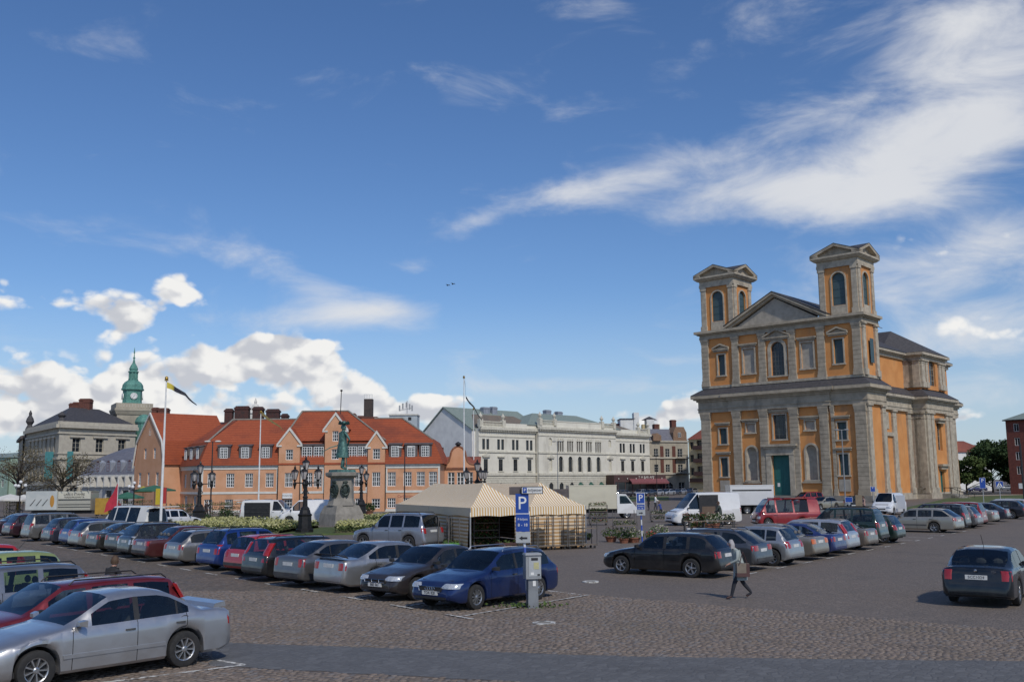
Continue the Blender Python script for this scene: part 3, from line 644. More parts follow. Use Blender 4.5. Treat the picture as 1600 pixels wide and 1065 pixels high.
def facade(name, label, cat, p0, p1, group=None):
    d = Vector((p1[0]-p0[0], p1[1]-p0[1])); r = thing(name, label, cat, (p0[0], p0[1], 0), math.atan2(d.y, d.x), group); return r, d.length
def wall(b, x0, x1, z0, z1, ops=(), y=0., dep=.2):
    """wall face at y with real openings (xc, zbottom, w, h[, arch]) and their reveals"""
    X = sorted({x0, x1, *[o[0]-o[2]/2 for o in ops], *[o[0]+o[2]/2 for o in ops]}); Z = sorted({z0, z1, *[o[1] for o in ops], *[o[1]+o[3] for o in ops]})
    X = [x for x in X if x0 <= x <= x1]; Z = [z for z in Z if z0 <= z <= z1]
    for xa, xb in zip(X, X[1:]):
        run = None
        for za, zb in zip(Z, Z[1:]):
            xm, zm = (xa+xb)/2, (za+zb)/2
            hole = any(abs(xm-o[0]) < o[2]/2 and o[1] < zm < o[1]+o[3] for o in ops)
            if hole:
                if run: b.face((xa, y, run[0]), (xb, y, run[0]), (xb, y, run[1]), (xa, y, run[1])); run = None
            else: run = (run[0], zb) if run else (za, zb)
        if run: b.face((xa, y, run[0]), (xb, y, run[0]), (xb, y, run[1]), (xa, y, run[1]))
    for o in ops:
        xc, zb, w, h = o[:4]; l, r, zt = xc-w/2, xc+w/2, zb+h
        if len(o) > 4 and o[4]:
            zs = zt-w/2; arc = [(xc-w/2*math.cos(math.pi*i/10), zs+w/2*math.sin(math.pi*i/10)) for i in range(11)]
            for i in range(5): b.face((l, y, zt), (arc[i][0], y, arc[i][1]), (arc[i+1][0], y, arc[i+1][1]))
            for i in range(5, 10): b.face((r, y, zt), (arc[i][0], y, arc[i][1]), (arc[i+1][0], y, arc[i+1][1]))
            pts = [(l, zb)]+arc+[(r, zb)]
        else: pts = [(l, zb), (l, zt), (r, zt), (r, zb)]
        for (xa, za), (xb, zb_) in zip(pts, pts[1:]+pts[:1]): b.face((xa, y, za), (xb, y, zb_), (xb, y+dep, zb_), (xa, y+dep, za))
_win = {}
def win(root, x, z, w, h, nx=2, nz=3, fm=None, gm=None, arch=False, y=0., rec=.1, bars=.04, fr=.07, name='window', rz=0., pane='pane', mid=True):
    fm = fm or M_white; gm = gm or M_pane; k = (round(w, 2), round(h, 2), nx, nz, fm.name, gm.name, arch, rec, bars, fr, mid)
    if k not in _win:
        a = MB(); zs = h-w/2 if arch else h
        if arch:
            for i in range(10):
                t0, t1 = math.pi*i/10, math.pi*(i+1)/10
                q = lambda t, r: (-r*math.cos(t), zs+r*math.sin(t))
                p = [q(t0, w/2), q(t1, w/2), q(t1, w/2-fr), q(t0, w/2-fr)]
                a.face(*[(u, rec, v) for u, v in p])
        else: a.box(-w/2, w/2, rec, rec+.07, h-fr, h)
        a.box(-w/2, -w/2+fr, rec, rec+.07, 0, zs); a.box(w/2-fr, w/2, rec, rec+.07, 0, zs); a.box(-w/2+fr, w/2-fr, rec, rec+.07, 0, fr)
        for i in range(1, nx):
            xx = -w/2+w*i/nx; bb = bars*(1.8 if mid and nx % 2 == 0 and i == nx//2 else 1); top = h-fr if not arch else zs+math.sqrt(max(0, (w/2)**2-xx**2))-.02
            a.box(xx-bb/2, xx+bb/2, rec+.01, rec+.05, fr, top)
        for j in range(1, nz): zz = h*j/nz; a.box(-w/2+fr, w/2-fr, rec+.015, rec+.045, zz-bars/2, zz+bars/2)
        p = MB(); pts = [(-w/2, 0), (w/2, 0)]+([(w/2*math.cos(math.pi*i/10), zs+w/2*math.sin(math.pi*i/10)) for i in range(11)] if arch else [(w/2, h), (-w/2, h)])
        p.face(*[(u, rec+.055, v) for u, v in pts])
        _win[k] = (a.mesh(name, fm), p.mesh(pane, gm))
    o = link(name, _win[k][0], root, (x, y, z), rz); link(pane, _win[k][1], o); return o
def sweep(b, prof, path, closed=False):
    """profile (inward offset, z) swept along a plan polyline; inward is to the left of travel"""
    P = [Vector(p) for p in path]; n = len(P); rings = []
    for i in range(n):
        a = (P[i]-P[i-1]).normalized() if i > 0 or closed else (P[1]-P[0]).normalized()
        c = (P[(i+1) % n]-P[i]).normalized() if i < n-1 or closed else (P[-1]-P[-2]).normalized()
        na, nc = Vector((-a.y, a.x)), Vector((-c.y, c.x)); m = (na+nc); m = m/max(m.dot(na), .2)
        rings.append([(P[i].x+m.x*d, P[i].y+m.y*d, z) for d, z in prof])
    if closed: rings.append(rings[0])
    b.loft(rings, False)
def bld(b, name, m, root, label=None):
    o = b.build(name, m, root); 
    if label: o['label'] = label
    return o
def chimney(root, x, y, z0, z1, w, d, m=None):
    b = MB(); b.box(x-w/2, x+w/2, y-d/2, y+d/2, z0, z1); b.box(x-w/2-.08, x+w/2+.08, y-d/2-.08, y+d/2+.08, z1-.3, z1-.12); b.box(x-w/2+.1, x+w/2-.1, y-d/2+.1, y+d/2-.1, z1+.002, z1+.12)
    return b.build('chimney', m or M_brick, root)
def gutter(root, x, y, z0, z1, m=None): b = MB(); b.tube([(x, y, z0), (x, y, z1-.3), (x, y+.2, z1)], .06, 6); return b.build('drainpipe', m or M_dark, root)

# --- orange courthouse with tiled mansard roofs
S = 114.5/1530; oz = lambda y: 3.25+(752-y)*S; ox = lambda p: (p-317)*S
O = thing('orange_building', 'long orange plastered building with red tiled mansard roof and three white edged gables', 'building', (-36.15, 114.5, 0), 0)
XE = ox(687); side = (ox(255)-.25, 7.5)
bays = [(437, 470, 692, 671), (508, 541, 670, 648), (575, 602, 696, 677)]
fw = [333, 362, 391, 423, 483, 497.5, 548, 561, 612, 636.5, 657, 676]; gw = [329, 361, 391, 422, 483, 498, 548, 562, 612, 636.5, 657, 676]
ops = [(ox(p), oz(759.5), .95, 1.62) for p in fw]+[(ox(p), oz(792.5), .95, 1.12) for p in gw]
b = MB(); wall(b, 0, XE, -.9, 5.2, ops); b.box(XE-.01, XE, .0, 10, -.9, 5.2); b.box(0, XE, 9.9, 10, -.9, 5.2)
bld(b, 'wall', M_orange, O)
for p in fw: win(O, ox(p), oz(759.5), .95, 1.62, 4, 4, bars=.05)
for p in gw: win(O, ox(p), oz(792.5), .95, 1.12, 4, 3, bars=.05)
b = MB()
for x0, x1 in ((0, ox(437)), (ox(470), ox(508)), (ox(541), ox(575)), (ox(602), XE)):
    for q in ((x0, x1, -.07, 0, 4.75, 5.1), (x0, x1, -.22, 0, 5.1, 5.22), (x0, x1, -.06, 0, 1.95, 2.2), (x0+.02, x0+.24, -.05, 0, 2.2, 4.75), (x1-.24, x1-.02, -.05, 0, 2.2, 4.75), (x0, x1, -.05, 0, -.9, .12)):
        b = MB(); b.box(*q); bld(b, 'white_band', M_whitep, O)
sl = math.hypot(*side)
for e, (pl, pr, ye, ya) in enumerate(bays):                                # gabled bays
    x0, x1 = ox(pl), ox(pr); xm = (x0+x1)/2; ze, za = oz(ye), oz(ya); yy = -.28; ww = 1.0 if e != 1 else .9
    o3 = [(xm, oz(718), .85, 1.2), (xm, oz(759.5), .95, 1.62), (xm, oz(793), .95, 1.1)] if e != 1 else [(xm, oz(690), .7, 1.2), (xm, oz(718), .85, 1.2), (xm, oz(759.5), .95, 1.62), (xm, .0, 1.2, 1.6)]
    b = MB(); wall(b, x0, x1, -.9, ze, o3, yy); b.face((x0, yy, ze), (x1, yy, ze), (xm, yy, za)); b.box(x0, x0+.02, yy, 3.5, -.9, ze); b.box(x1-.02, x1, yy, 3.5, -.9, ze)
    bay = bld(b, 'gable_bay', M_orange, O)
    for q in o3: win(O, q[0], q[1], q[2], q[3], 4 if q[3] > 1.3 else 3, 3, y=yy, bars=.05)
    dz = (za-ze)/(xm-x0)
    b = MB()
    for sg, xa in ((1, x0), (-1, x1)):
        b.loft([[(xa-sg*.25, yy-.12, ze-.25*dz-.12), (xa-sg*.25, yy+.1, ze-.25*dz-.12), (xa-sg*.25, yy+.1, ze-.25*dz+.22), (xa-sg*.25, yy-.12, ze-.25*dz+.22)], [(xm, yy-.12, za-.1), (xm, yy+.1, za-.1), (xm, yy+.1, za+.26), (xm, yy-.12, za+.26)]], True, True)
    b.box(x0-.28, x0+.35, yy-.11, yy+.0, ze-.42, ze-.24); b.box(x1-.35, x1+.28, yy-.11, yy+.0, ze-.42, ze-.24)
    bld(b, 'bargeboard', M_whitep, O)
    b = MB()
    for sg, xa in ((1, x0), (-1, x1)): b.face((xa-sg*.2, yy+.1, ze-.2*dz+.2), (xm, yy+.1, za+.24), (xm, 6, za+.24), (xa-sg*.2, 6, ze-.2*dz+.2))
    bld(b, 'gable_roof', M_tile, O)
b = MB(); sweep(b, [(-.35, 5.22), (-.34, 5.3), (.85, 8.0), (.95, 8.1), (5, 10.8), (9.2, 8.0), (10.3, 5.2)], [side, (0, 0), (XE, 0), (XE, 12)])
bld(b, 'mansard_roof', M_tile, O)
def hip(b, x0, x1, y0, y1, z0, xa, xb, z1):
    ym = (y0+y1)/2
    b.face((x0, y0, z0), (x1, y0, z0), (xb, ym, z1), (xa, ym, z1)); b.face((x1, y1, z0), (x0, y1, z0), (xa, ym, z1), (xb, ym, z1)); b.face((x0, y1, z0), (x0, y0, z0), (xa, ym, z1)); b.face((x1, y0, z0), (x1, y1, z0), (xb, ym, z1))
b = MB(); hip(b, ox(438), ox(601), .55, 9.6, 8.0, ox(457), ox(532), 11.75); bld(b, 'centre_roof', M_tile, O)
b = MB()                                                                   # pale metal hips and ridge
for p, q in (((ox(438), .5, 8.0), (ox(457), 5.05, 11.8)), ((ox(601), .5, 8.0), (ox(532), 5.05, 11.8)), ((XE-.9, .9, 8.05), (XE-5, 5, 10.85)), ((.35, .9, 8.05), (2.05, 5, 10.85)), ((2.05, 5, 10.85), (ox(447), 5, 10.85)), ((ox(457), 5.05, 11.8), (ox(532), 5.05, 11.8)), ((ox(575), 5, 10.85), (XE-5, 5, 10.85))):
    b.tube([p, q], .11, 6)
bld(b, 'ridge_capping', mat('grey_ridge', (.20, .19, .165), (.27, .25, .21), .8, scale=4), O)
def dormer(x, w, win_w, n=1, y=.0, z0=5.75, z1=7.75, M=None):
    b = MB(); b.M = M; b.box(x-w/2, x+w/2, y, 1.6, z0, z1-.25)
    b.loft([[(x-w/2-.1, y-.12, z1-.32), (x+w/2+.1, y-.12, z1-.32), (x+w/2+.1, y-.12, z1-.2), (x-w/2-.1, y-.12, z1-.2)], [(x-w/2-.1, 1.7, z1), (x+w/2+.1, 1.7, z1), (x+w/2+.1, 1.7, z1+.12), (x-w/2-.1, 1.7, z1+.12)]], True, True)
    d = b.build('dormer', M_dslate, O)
    for i in range(n):
        xx = x+(i-(n-1)/2)*w/n; l = (xx, y-.1, z0+.3); a = 0
        if M is not None: l = M @ Vector(l); a = math.atan2(M[1][0], M[0][0])
        win(O, l[0], l[2], win_w, 1.25, 4, 4, y=l[1], rec=.02, bars=.05, rz=a)
for p in (351, 384, 416, 617, 642, 664): dormer(ox(p), 1.45, .9)
dormer((ox(470)+ox(508))/2, ox(508)-ox(470)-.1, 1.15, 2, y=.1); dormer((ox(541)+ox(575))/2, ox(575)-ox(541)-.1, 1.1, 2, y=.1)
for p in (436, 470.5, 508, 576, 602.5): gutter(O, ox(p), -.12 if p < 580 else -.1, 0, 5.1)
# left return facing the street corner
MS = Matrix.Translation((side[0], side[1], 0)) @ Matrix.Rotation(math.atan2(-side[1], -side[0]), 4, 'Z')
b = MB(); b.M = MS; so = [(sl*u, z, .95, h) for u in (.24, .52, .84) for z, h in ((oz(759.5), 1.62),)]+[(sl*.3, -.02, 1.3, 1.75), (sl*.74, -.02, 1.3, 1.75)]
wall(b, 0, sl, -.9, 5.2, so); bld(b, 'wall', M_orange, O)
for q in ((0, sl, -.07, 0, 4.75, 5.1), (0, sl, -.2, 0, 5.1, 5.22), (0, sl, -.06, 0, 1.95, 2.2), (sl-.26, sl-.02, -.05, 0, 2.2, 4.75)): b = MB(); b.M = MS; b.box(*q); bld(b, 'white_band', M_whitep, O)
sa_ = math.atan2(-side[1], -side[0])
for q in so: l = MS @ Vector((q[0], 0, q[1])); win(O, l.x, l.z, q[2], q[3], 4, 4 if q[1] > 1 else 2, y=l.y, bars=.05, rz=sa_, gm=M_pane)
for u in (.22, .5, .8): dormer(sl*u, 1.35, .85, 1, 0, M=MS)
for p, z1, w in ((324, 12.6, 1.2), (346, 12.9, 2.2), (373, 12.8, 1.6), (398, 12.5, 2.0), (418, 11.9, 1.0)):
    chimney(O, ox(p), 8.6, 8.6, z1-.25, w*.8, .9, mat('backlit_red_brick', (.085, .035, .03), (.05, .03, .028), .9, scale=4))  # backlit shade of these chimneys is put into the brick colour
b = MB(); b.tube([(ox(524), 3, 11.2), (ox(525), 3, 14.2)], .05, 5); b.ball((ox(525), 3, 14.1), .16, .16, .12); bld(b, 'flag_spike', M_dark, O)
b = MB(); b.box(ox(445), ox(460), -.5, -.30, 1.4, 2.0); bld(b, 'sign_board', M_white, O); text('TINGSRÄTTEN', .17, M_ink, O, (ox(452.5), -.51, 1.7))
text('Carlskronas Vägglus', .42, mat('red_lettering', (.30, .05, .05), None, .7), O, (ox(644), -.008, oz(775)))
# gable wing at the street corner
Cw, Dw = (-42.6, 120.2), (-48.3, 125.9)
Wg, wl = facade('gable_house', 'orange house end with a curved mansard gable beside the mauve roofed house', 'building', Dw, Cw)
gp = [(0, -.9), (wl, -.9), (wl, 5.3), (wl-.7, 8.1), (wl/2, 11.6), (.7, 8.1), (0, 5.3)]
b = MB(); go = [(wl*.36, 6.0, .7, 1.3), (wl*.68, 6.0, .7, 1.3), (wl*.2, 2.7, .8, 1.6), (wl*.5, 2.7, .6, 1.6), (wl*.8, 2.7, .8, 1.6), (wl*.5, 8.9, .5, .9, True)]
wall(b, 0, wl, -.9, 5.3, [q for q in go if q[1] < 5]); wall(b, .7, wl-.7, 5.3, 8.1, [q for q in go if 5 < q[1] < 8])
b.face((0, 0, 5.3), (.7, 0, 5.3), (.7, 0, 8.1)); b.face((wl, 0, 5.3), (wl-.7, 0, 5.3), (wl-.7, 0, 8.1)); b.face((.7, 0, 8.1), (wl-.7, 0, 8.1), (wl/2, 0, 11.6)); b.box(0, .02, 0, 8, -.9, 5.3); b.box(wl-.02, wl, 0, 8, -.9, 5.3)
bld(b, 'wall', M_orange, Wg)
for q in go[:5]: win(Wg, q[0], q[1], q[2], q[3], 2, 4, bars=.05)
win(Wg, wl*.5, 8.9, .5, .9, 1, 2, y=-.12, arch=True, fm=M_whitep)
b = MB(); prof = [(-.3, 5.2), (.5, 8.15), (wl/2, 11.75), (wl-.5, 8.15), (wl+.3, 5.2)]
b.loft([[(x, y, z) for x, z in prof] for y in (-.15, 9)], False); bld(b, 'mansard_roof', M_tile, Wg)
b = MB()
for (xa, za), (xb, zb) in zip(prof, prof[1:]): b.loft([[(xa, -.2, za-.3), (xa, -.2, za+.02), (xa, -.02, za+.02), (xa, -.02, za-.3)], [(xb, -.2, zb-.3), (xb, -.2, zb+.02), (xb, -.02, zb+.02), (xb, -.02, zb-.3)]], True, True)
bld(b, 'bargeboard', M_whitep, Wg)

# --- small orange house with a scrolled gable
B0 = G(690, 790); d = 122; b0 = ((690-800)/1530*d, d); b1 = ((749-800)/1530*d, d)
K, kl = facade('scrolled_gable_house', 'small orange house with a scrolled baroque gable between the tiled roof and the cream hotel', 'building', b0, b1)
kz = lambda y: 3.25+(752-y)*d/1530
b = MB(); ko = [(kl*u, kz(759), .85, 1.75) for u in (.24, .48, .72)]+[(kl*u, .3, .85, 1.6) for u in (.24, .48, .72)]
wall(b, 0, kl, -.9, kz(731), ko); b.box(0, kl, .4, 8, -.9, kz(731)-.01)
half = [(.0, kz(731)), (.0, kz(726)), (.10, kz(725)), (.18, kz(721)), (.22, kz(712)), (.24, kz(706)), (.30, kz(700.5)), (.4, kz(697.5))]; mid_ = .42
pts = [(kl*mid_*(u/.42)*1.0, z) for u, z in half]; pts2 = [(kl*mid_*2-x, z) for x, z in pts[::-1]]
b.prism(pts+pts2, 0, .4); bld(b, 'wall', M_orange, K)
b = MB(); allp = pts[1:]+pts2[:-1]
for (xa, za), (xb, zb) in zip(allp, allp[1:]): b.tube([(xa, .1, za), (xb, .1, zb)], .16, 6)
b.box(-.1, kl+.1, -.15, .05, kz(731)-.12, kz(731)+.1); bld(b, 'coping', mat('brown_coping', (.28, .12, .065), (.20, .09, .055), .9, scale=3), K)
b = MB(); b.lathe([(.35, kz(697)), (.2, kz(696)), (.42, kz(694)), (.3, kz(692)), (.05, kz(690))], kl*mid_, .2, 8); bld(b, 'finial', M_dark, K)
for q in ko: win(K, q[0], q[1], q[2], q[3], 2, 3, bars=.06)
b = MB(); b.face((0, .4, kz(731)), (kl, .4, kz(731)), (kl, 4, kz(712)), (0, 4, kz(712))); bld(b, 'roof', M_tile2, K)

# --- cream grand hotel
h0, h1 = Vector((-7.4, 213)), Vector((35.5, 256))
Hh, hl = facade('grand_hotel', 'long cream three storey hotel with a raised centre, balustrades and arched windows', 'building', h0, h1)
def hu(px): k = (px-800)/1530; return (213*k+7.4)/(42.9-43*k)*hl
s1, s2 = hu(836), hu(956)
def hotel_win(x, z, w, h, **k): win(Hh, x, z, w, h, k.pop('nx', 1), k.pop('nz', 2), fm=mat('brown_frame', (.10, .085, .07), (.07, .06, .05), .6, scale=3), **k)
secs = []
b = MB(); tr = MB(); cent = MB()
sidex = [hu(p) for p in (757.8, 781, 803.8, 825.6)]+[hu(p) for p in (970, 985.5, 1001)]; cx5 = [hu(p) for p in (870.4, 885.2, 899.9, 914.2, 928.6)]; nich = [hu(854.3), hu(946.6)]
gx5 = [hu(p) for p in (757.8, 781, 803.8, 825.6)]+[hu(p) for p in (855, 871, 887, 900, 916, 932, 948)]
ops = []
for x in sidex: ops += [(x-.62, 10.4, .85, 2.3), (x+.62, 10.4, .85, 2.3), (x, 5.75, 1.25, 2.6)]
opc = []
for x in cx5: opc += [(x-.78, 10.3, .55, 2.4), (x, 10.3, .55, 2.4), (x+.78, 10.3, .55, 2.4), (x, 5.6, 1.45, 3.6, True)]
for x in nich: opc += [(x, 5.7, 1.1, 2.9, True), (x, 11.6, 1.2, 1.8, True)]
opg = [(x, .0, 1.5, 3.1, True) for x in gx5]
wall(b, 0, s1, -.9, 15, [q for q in ops if q[0] < s1]+[q for q in opg if q[0] < s1-1]); wall(b, s2, hl, -.9, 15, [q for q in ops if q[0] > s2])
wall(cent, s1, s2, -.9, 15.6, opc+[q for q in opg if s1 < q[0] < s2], -.8, .35); cent.box(s1, s1+.02, -.8, 0, 0, 15.6); cent.box(s2-.02, s2, -.8, 0, 0, 15.6)
b.box(0, .03, .01, 14, -.9, 15); b.box(hl-.03, hl, .01, 14, -.9, 15); b.box(0, hl, 13.9, 14, -.9, 15)
bld(b, 'wall', M_cream, Hh); bld(cent, 'centre_wall', M_cream, Hh)
for x in sidex:
    for q in (-.62, .62): hotel_win(x+q, 10.4, .85, 2.3)
    hotel_win(x, 5.75, 1.25, 2.6, nx=2, nz=3)
for x in cx5:
    for q in (-.78, 0, .78): hotel_win(x+q, 10.3, .55, 2.4, y=-.8, rec=.25)
    hotel_win(x, 5.6, 1.45, 3.6, nx=2, nz=3, arch=True, y=-.8, rec=.25)
for x in nich: win(Hh, x, 5.7, 1.1, 2.9, 1, 1, fm=M_cream2, gm=M_cream2, arch=True, y=-.8, rec=.25, name='niche', pane='niche_back'); win(Hh, x, 11.6, 1.2, 1.8, 1, 1, fm=M_cream2, gm=M_cream2, arch=True, y=-.8, rec=.2, name='niche', pane='niche_back')
for x in gx5: hotel_win(x, 0, 1.5, 3.1, nx=2, nz=3, arch=True, y=-.8 if s1 < x < s2 else 0, rec=.15)
def band(b, x0, x1, y, z0, z1, o): b.box(x0, x1, y-o, y-.002, z0, z1)
for x0, x1, y, dz in ((0, s1, 0, 0), (s1-.1, s2+.1, -.8, .55), (s2, hl, 0, 0)):
    band(tr, x0, x1, y, 4.75, 5.3, .25); band(tr, x0, x1, y, 9.75, 10.1, .2); band(tr, x0, x1, y, 14.3+dz, 14.7+dz, .25); band(tr, x0-.1, x1+.1, y, 14.7+dz, 15.3+dz, .7); band(tr, x0, x1, y, 13.2+dz, 13.4+dz, .12); band(tr, x0, x1, y, 4.2, 4.4, .12)
    n = int((x1-x0)/.55)
    for i in range(n): xx = x0+.3+i*.55; tr.box(xx-.14, xx+.14, y-.52, y-.25, 14.35+dz, 14.69+dz)
    for zz in np.arange(.5, 4.1, .52): band(tr, x0, x1, y, zz, zz+.07, .03) if False else None
for x in sidex: tr.box(x-1.05, x+1.05, -.35, -.002, 8.75, 9.0); tr.box(x-.85, x+.85, -.15, -.002, 5.55, 5.74)
for x in [sidex[0], sidex[-1]]: tr.prism([(x-1.15, 9.0), (x+1.15, 9.0), (x, 9.65)], -.38, -.004)
for x in nich: tr.prism([(x-1.1, 8.9), (x+1.1, 8.9), (x, 9.6)], -1.15, -.804); tr.box(x-1.1, x+1.1, -1.1, -.803, 8.7, 8.9)
for x in cx5:
    tr.box(x-1.3, x+1.3, -.98, -.803, 10.05, 10.29); tr.box(x-.93, x-.75, -.9, -.803, 5.5, 8.4); tr.box(x+.75, x+.93, -.9, -.803, 5.5, 8.4); tr.box(x-1.15, x+1.15, -.92, -.803, 12.75, 12.95)
    for q in (-.75, 0, .75): tr.ball((x+q, -.82, 13.25), .28, .1, .25, 8, 4)
bld(tr, 'moulding', M_cream2, Hh)
rus = MB()                                                                 # rusticated ground floor courses
for x0, x1, y, skip in ((.0, s1, 0, gx5), (s1, s2, -.8, gx5)):
    for k in range(8):
        zz = .2+k*.5; X = x0
        for xc in sorted(q for q in skip if x0 < q < x1)+[None]:
            half = .82
            if zz+.2 > 2.35: half = max(.0, math.sqrt(max(0, .78**2-(zz-2.35)**2))+.04) if zz < 3.2 else 0
            e = x1 if xc is None else xc-half
            if e-X > .1: rus.box(X+.01, e, y-.09, y-.001, zz, zz+.42)
            X = e if xc is None else xc+half
bld(rus, 'rusticated_course', M_cream2, Hh)
def balustrade(x0, x1, y, z, posts=2):
    b = MB(); b.box(x0, x1, y-.2, y+.2, z, z+.25); b.box(x0, x1, y-.2, y+.2, z+1.05, z+1.25); n = int((x1-x0)/.42)
    for i in range(n): b.lathe([(.09, 0), (.15, .3), (.07, .6), (.1, .8)], x0+.2+i*.42, y, 6, False, z+.25)
    return b
for x0, x1, y, z in ((.6, 7.5, .1, 15.35), (s1+.6, s1+5.5, -.7, 16.2), (s2-5.2, s2-.6, -.7, 16.2), (hl-4.5, hl-.4, .1, 15.35)):
    bld(balustrade(x0, x1, y, z), 'balustrade', M_cream2, Hh)
    for x in (x0, x1):
        b = MB(); b.box(x-.45, x+.45, y-.45, y+.45, z, z+1.6); b.lathe([(.25, 1.6), (.18, 1.75), (.42, 2.1), (.48, 2.4), (.2, 2.7), (.12, 2.95), (.03, 3.1)], x, y, 8, True, z); bld(b, 'urn_pier', M_cream2, Hh)
b = MB(); b.box(7.6, s1, -.05, .35, 15.31, 16.3); b.box(s2, hl-4.9, -.05, .35, 15.31, 16.2); b.box(s1+5.9, s2-5.6, -.9, -.5, 15.86, 17.2); b.box(s1-.05, s2+.05, -.92, -.45, 15.86, 16.18); b.box(s1+6, s2-6, -1.0, -.4, 17.2, 17.4); bld(b, 'parapet', M_cream, Hh)
b = MB(); hip(b, s1-3, s2+3, -.3, 14, 16.2, s1+6, s2-6, 19.6); b.box(s1, s2, 0, 13.8, 15, 16.3); bld(b, 'centre_roof', M_greenroof, Hh)
b = MB(); hip(b, .3, s1+3, .5, 14, 15.2, 5, s1, 18.6); hip(b, s2-3, hl-.3, .5, 14, 15.2, s2, hl-4, 17.8); bld(b, 'wing_roof', mat('rusty_sheet_roof', (.20, .155, .115), (.15, .13, .105), .8, scale=1), Hh)
for px, w, z1 in ((790, 2.0, 20.4), (803, 1.6, 20.6), (888, 1.8, 20.7), (906, 1.8, 20.5)): chimney(Hh, hu(px)+2, 9, 16, z1, w, 1.2, M_zinc)
for x in (hu(900), hu(916), hu(932)):
    b = MB(); n = 7
    b.loft([[(x-.85*math.cos(math.pi*i/n), -.85-rr*1.0, 2.3+.85*math.sin(math.pi*i/n)-dr) for i in range(n+1)] for rr, dr in ((0, 0), (.7, .55), (.72, .8))], False); bld(b, 'awning', M_gawn, Hh)
gutter(Hh, s1-.25, -.15, 0, 14.4)
# blank white gable wall at the left end of the hotel
w0 = (-20.5, 224.4); w1 = (-7.9, 212.3)
Bw, bl = facade('blank_gable_building', 'building with a blank weathered white gable wall left of the hotel', 'building', w0, w1)
wz = lambda y, d: 3.25+(752-y)*d/1530
pk = bl*.40; b = MB(); prof = [(0, wz(676, 224)), (pk, wz(637, 219)), (bl, wz(672, 213))]
b.prism([(0, -.9), (bl-1.3, -.9), (bl-1.3, prof[2][1])]+prof[:2][::-1], 0, 24); bld(b, 'wall', M_wwall, Bw)
b = MB()
prof[2] = (bl-1.1, prof[2][1])
for (xa, za), (xb, zb) in zip(prof, prof[1:]): b.loft([[(xa, -.3, za+.02), (xa, 24, za+.02), (xa, 24, za+.3), (xa, -.3, za+.3)], [(xb, -.3, zb+.02), (xb, 24, zb+.02), (xb, 24, zb+.3), (xb, -.3, zb+.3)]], True, True)
bld(b, 'roof', M_greenroof, Bw)
b = MB(); b.box(bl*.26, bl*.40, -.06, .0, 5, wz(698, 218)); bld(b, 'dark_panel', M_brown, Bw)

# --- buildings right of the hotel
c0_, c1_ = Vector((35.8, 258)), Vector(((1072-800)/1530*262, 262))
Bb, L_ = facade('beige_town_house', 'beige and brown brick town house with dormers and iron balconies right of the hotel', 'building', c0_, c1_)
d = 260; z_ = lambda y: 3.25+(752-y)*d/1530; u_ = lambda p: (p-1011)/(1072-1011)*L_
b = MB(); wo_ = [(u_(p), z_(y1), w, h) for p, w in ((1021, 1.3), (1039, 1.3), (1059, 1.5)) for y1, h in ((714, 2.2), (737, 2.0))]+[(u_(1040), 0, 2.5, 3.2, True), (u_(1060), 0, 1.8, 3.2)]
wall(b, 0, L_, -.9, z_(690), wo_); b.box(0, L_, .4, 10, -.9, z_(690)-.1); bld(b, 'wall', M_beige, Bb)
for q in wo_: win(Bb, *q[:4], 2, 3, arch=len(q) > 4, fm=M_whitep)
b = MB()
for z in (z_(740), z_(715.5), z_(690)): b.box(-.1, L_+.1, -.3, -.002, z-.15, z+.25)
bld(b, 'moulding', M_beige2, Bb)
b = MB()
for p in (1030, 1049): b.box(u_(p)-.5, u_(p)+.5, -.06, -.001, z_(738), z_(697))
bld(b, 'brick_panel', M_brick, Bb)
b = MB(); b.loft([[(0, -.2, z_(689)), (L_, -.2, z_(689)), (L_, 10, z_(689)), (0, 10, z_(689))], [(1.5, 2.5, z_(670)), (L_-1.5, 2.5, z_(670)), (L_-1.5, 8, z_(670)), (1.5, 8, z_(670))]], True, True); bld(b, 'mansard_roof', M_mauve, Bb)
b = MB(); x = u_(1059); b.prism([(x-2, z_(689)), (x+2, z_(689)), (x+2, z_(676)), (x+1.2, z_(667)), (x-1.2, z_(667)), (x-2, z_(676))], -.25, 3); x = u_(1021); b.prism([(x-1.2, z_(689)), (x+1.2, z_(689)), (x+1.2, z_(681)), (x, z_(677)), (x-1.2, z_(681))], -.9, 3); bld(b, 'dormer', mat('brown_dormer', (.27, .17, .11), (.22, .14, .09), .9, scale=2), Bb)
for p, y1 in ((1021, 688), (1058, 683)): win(Bb, u_(p), z_(y1), .9, 1.2, 2, 2, y=-.36, rec=.0)
for y in (740, 717):
    b = MB(); x = u_(1059); b.box(x-1.6, x+1.6, -1.3, -.31, z_(y), z_(y)+.15)
    for i in range(12): b.box(x-1.55+i*.28, x-1.51+i*.28, -1.28, -1.24, z_(y)+.15, z_(y)+1.0)
    b.box(x-1.6, x+1.6, -1.3, -1.22, z_(y)+1.0, z_(y)+1.08); bld(b, 'balcony', M_black, Bb)
for p, y1 in ((1036, 662), (1064, 655)): chimney(Bb, u_(p), 5, z_(675), z_(y1), 1.4, 1.2, M_brick)
y0_, y1_ = Vector(((1073-800)/1530*250, 250)), Vector(((1112-800)/1530*244, 244))
By, L_ = facade('yellow_balcony_block', 'yellow apartment block with brown balconies and red roof left of the church', 'building', y0_, y1_)
d = 248; z_ = lambda y: 3.25+(752-y)*d/1530; u_ = lambda p: (p-1073)/(1112-1073)*L_
b = MB(); wo_ = [(u_(1078), z_(y1), 1.2, 1.8) for y1 in (701, 721, 741)]+[(u_(1094), z_(y1), 3.4, 2.0) for y1 in (700, 720, 740)]
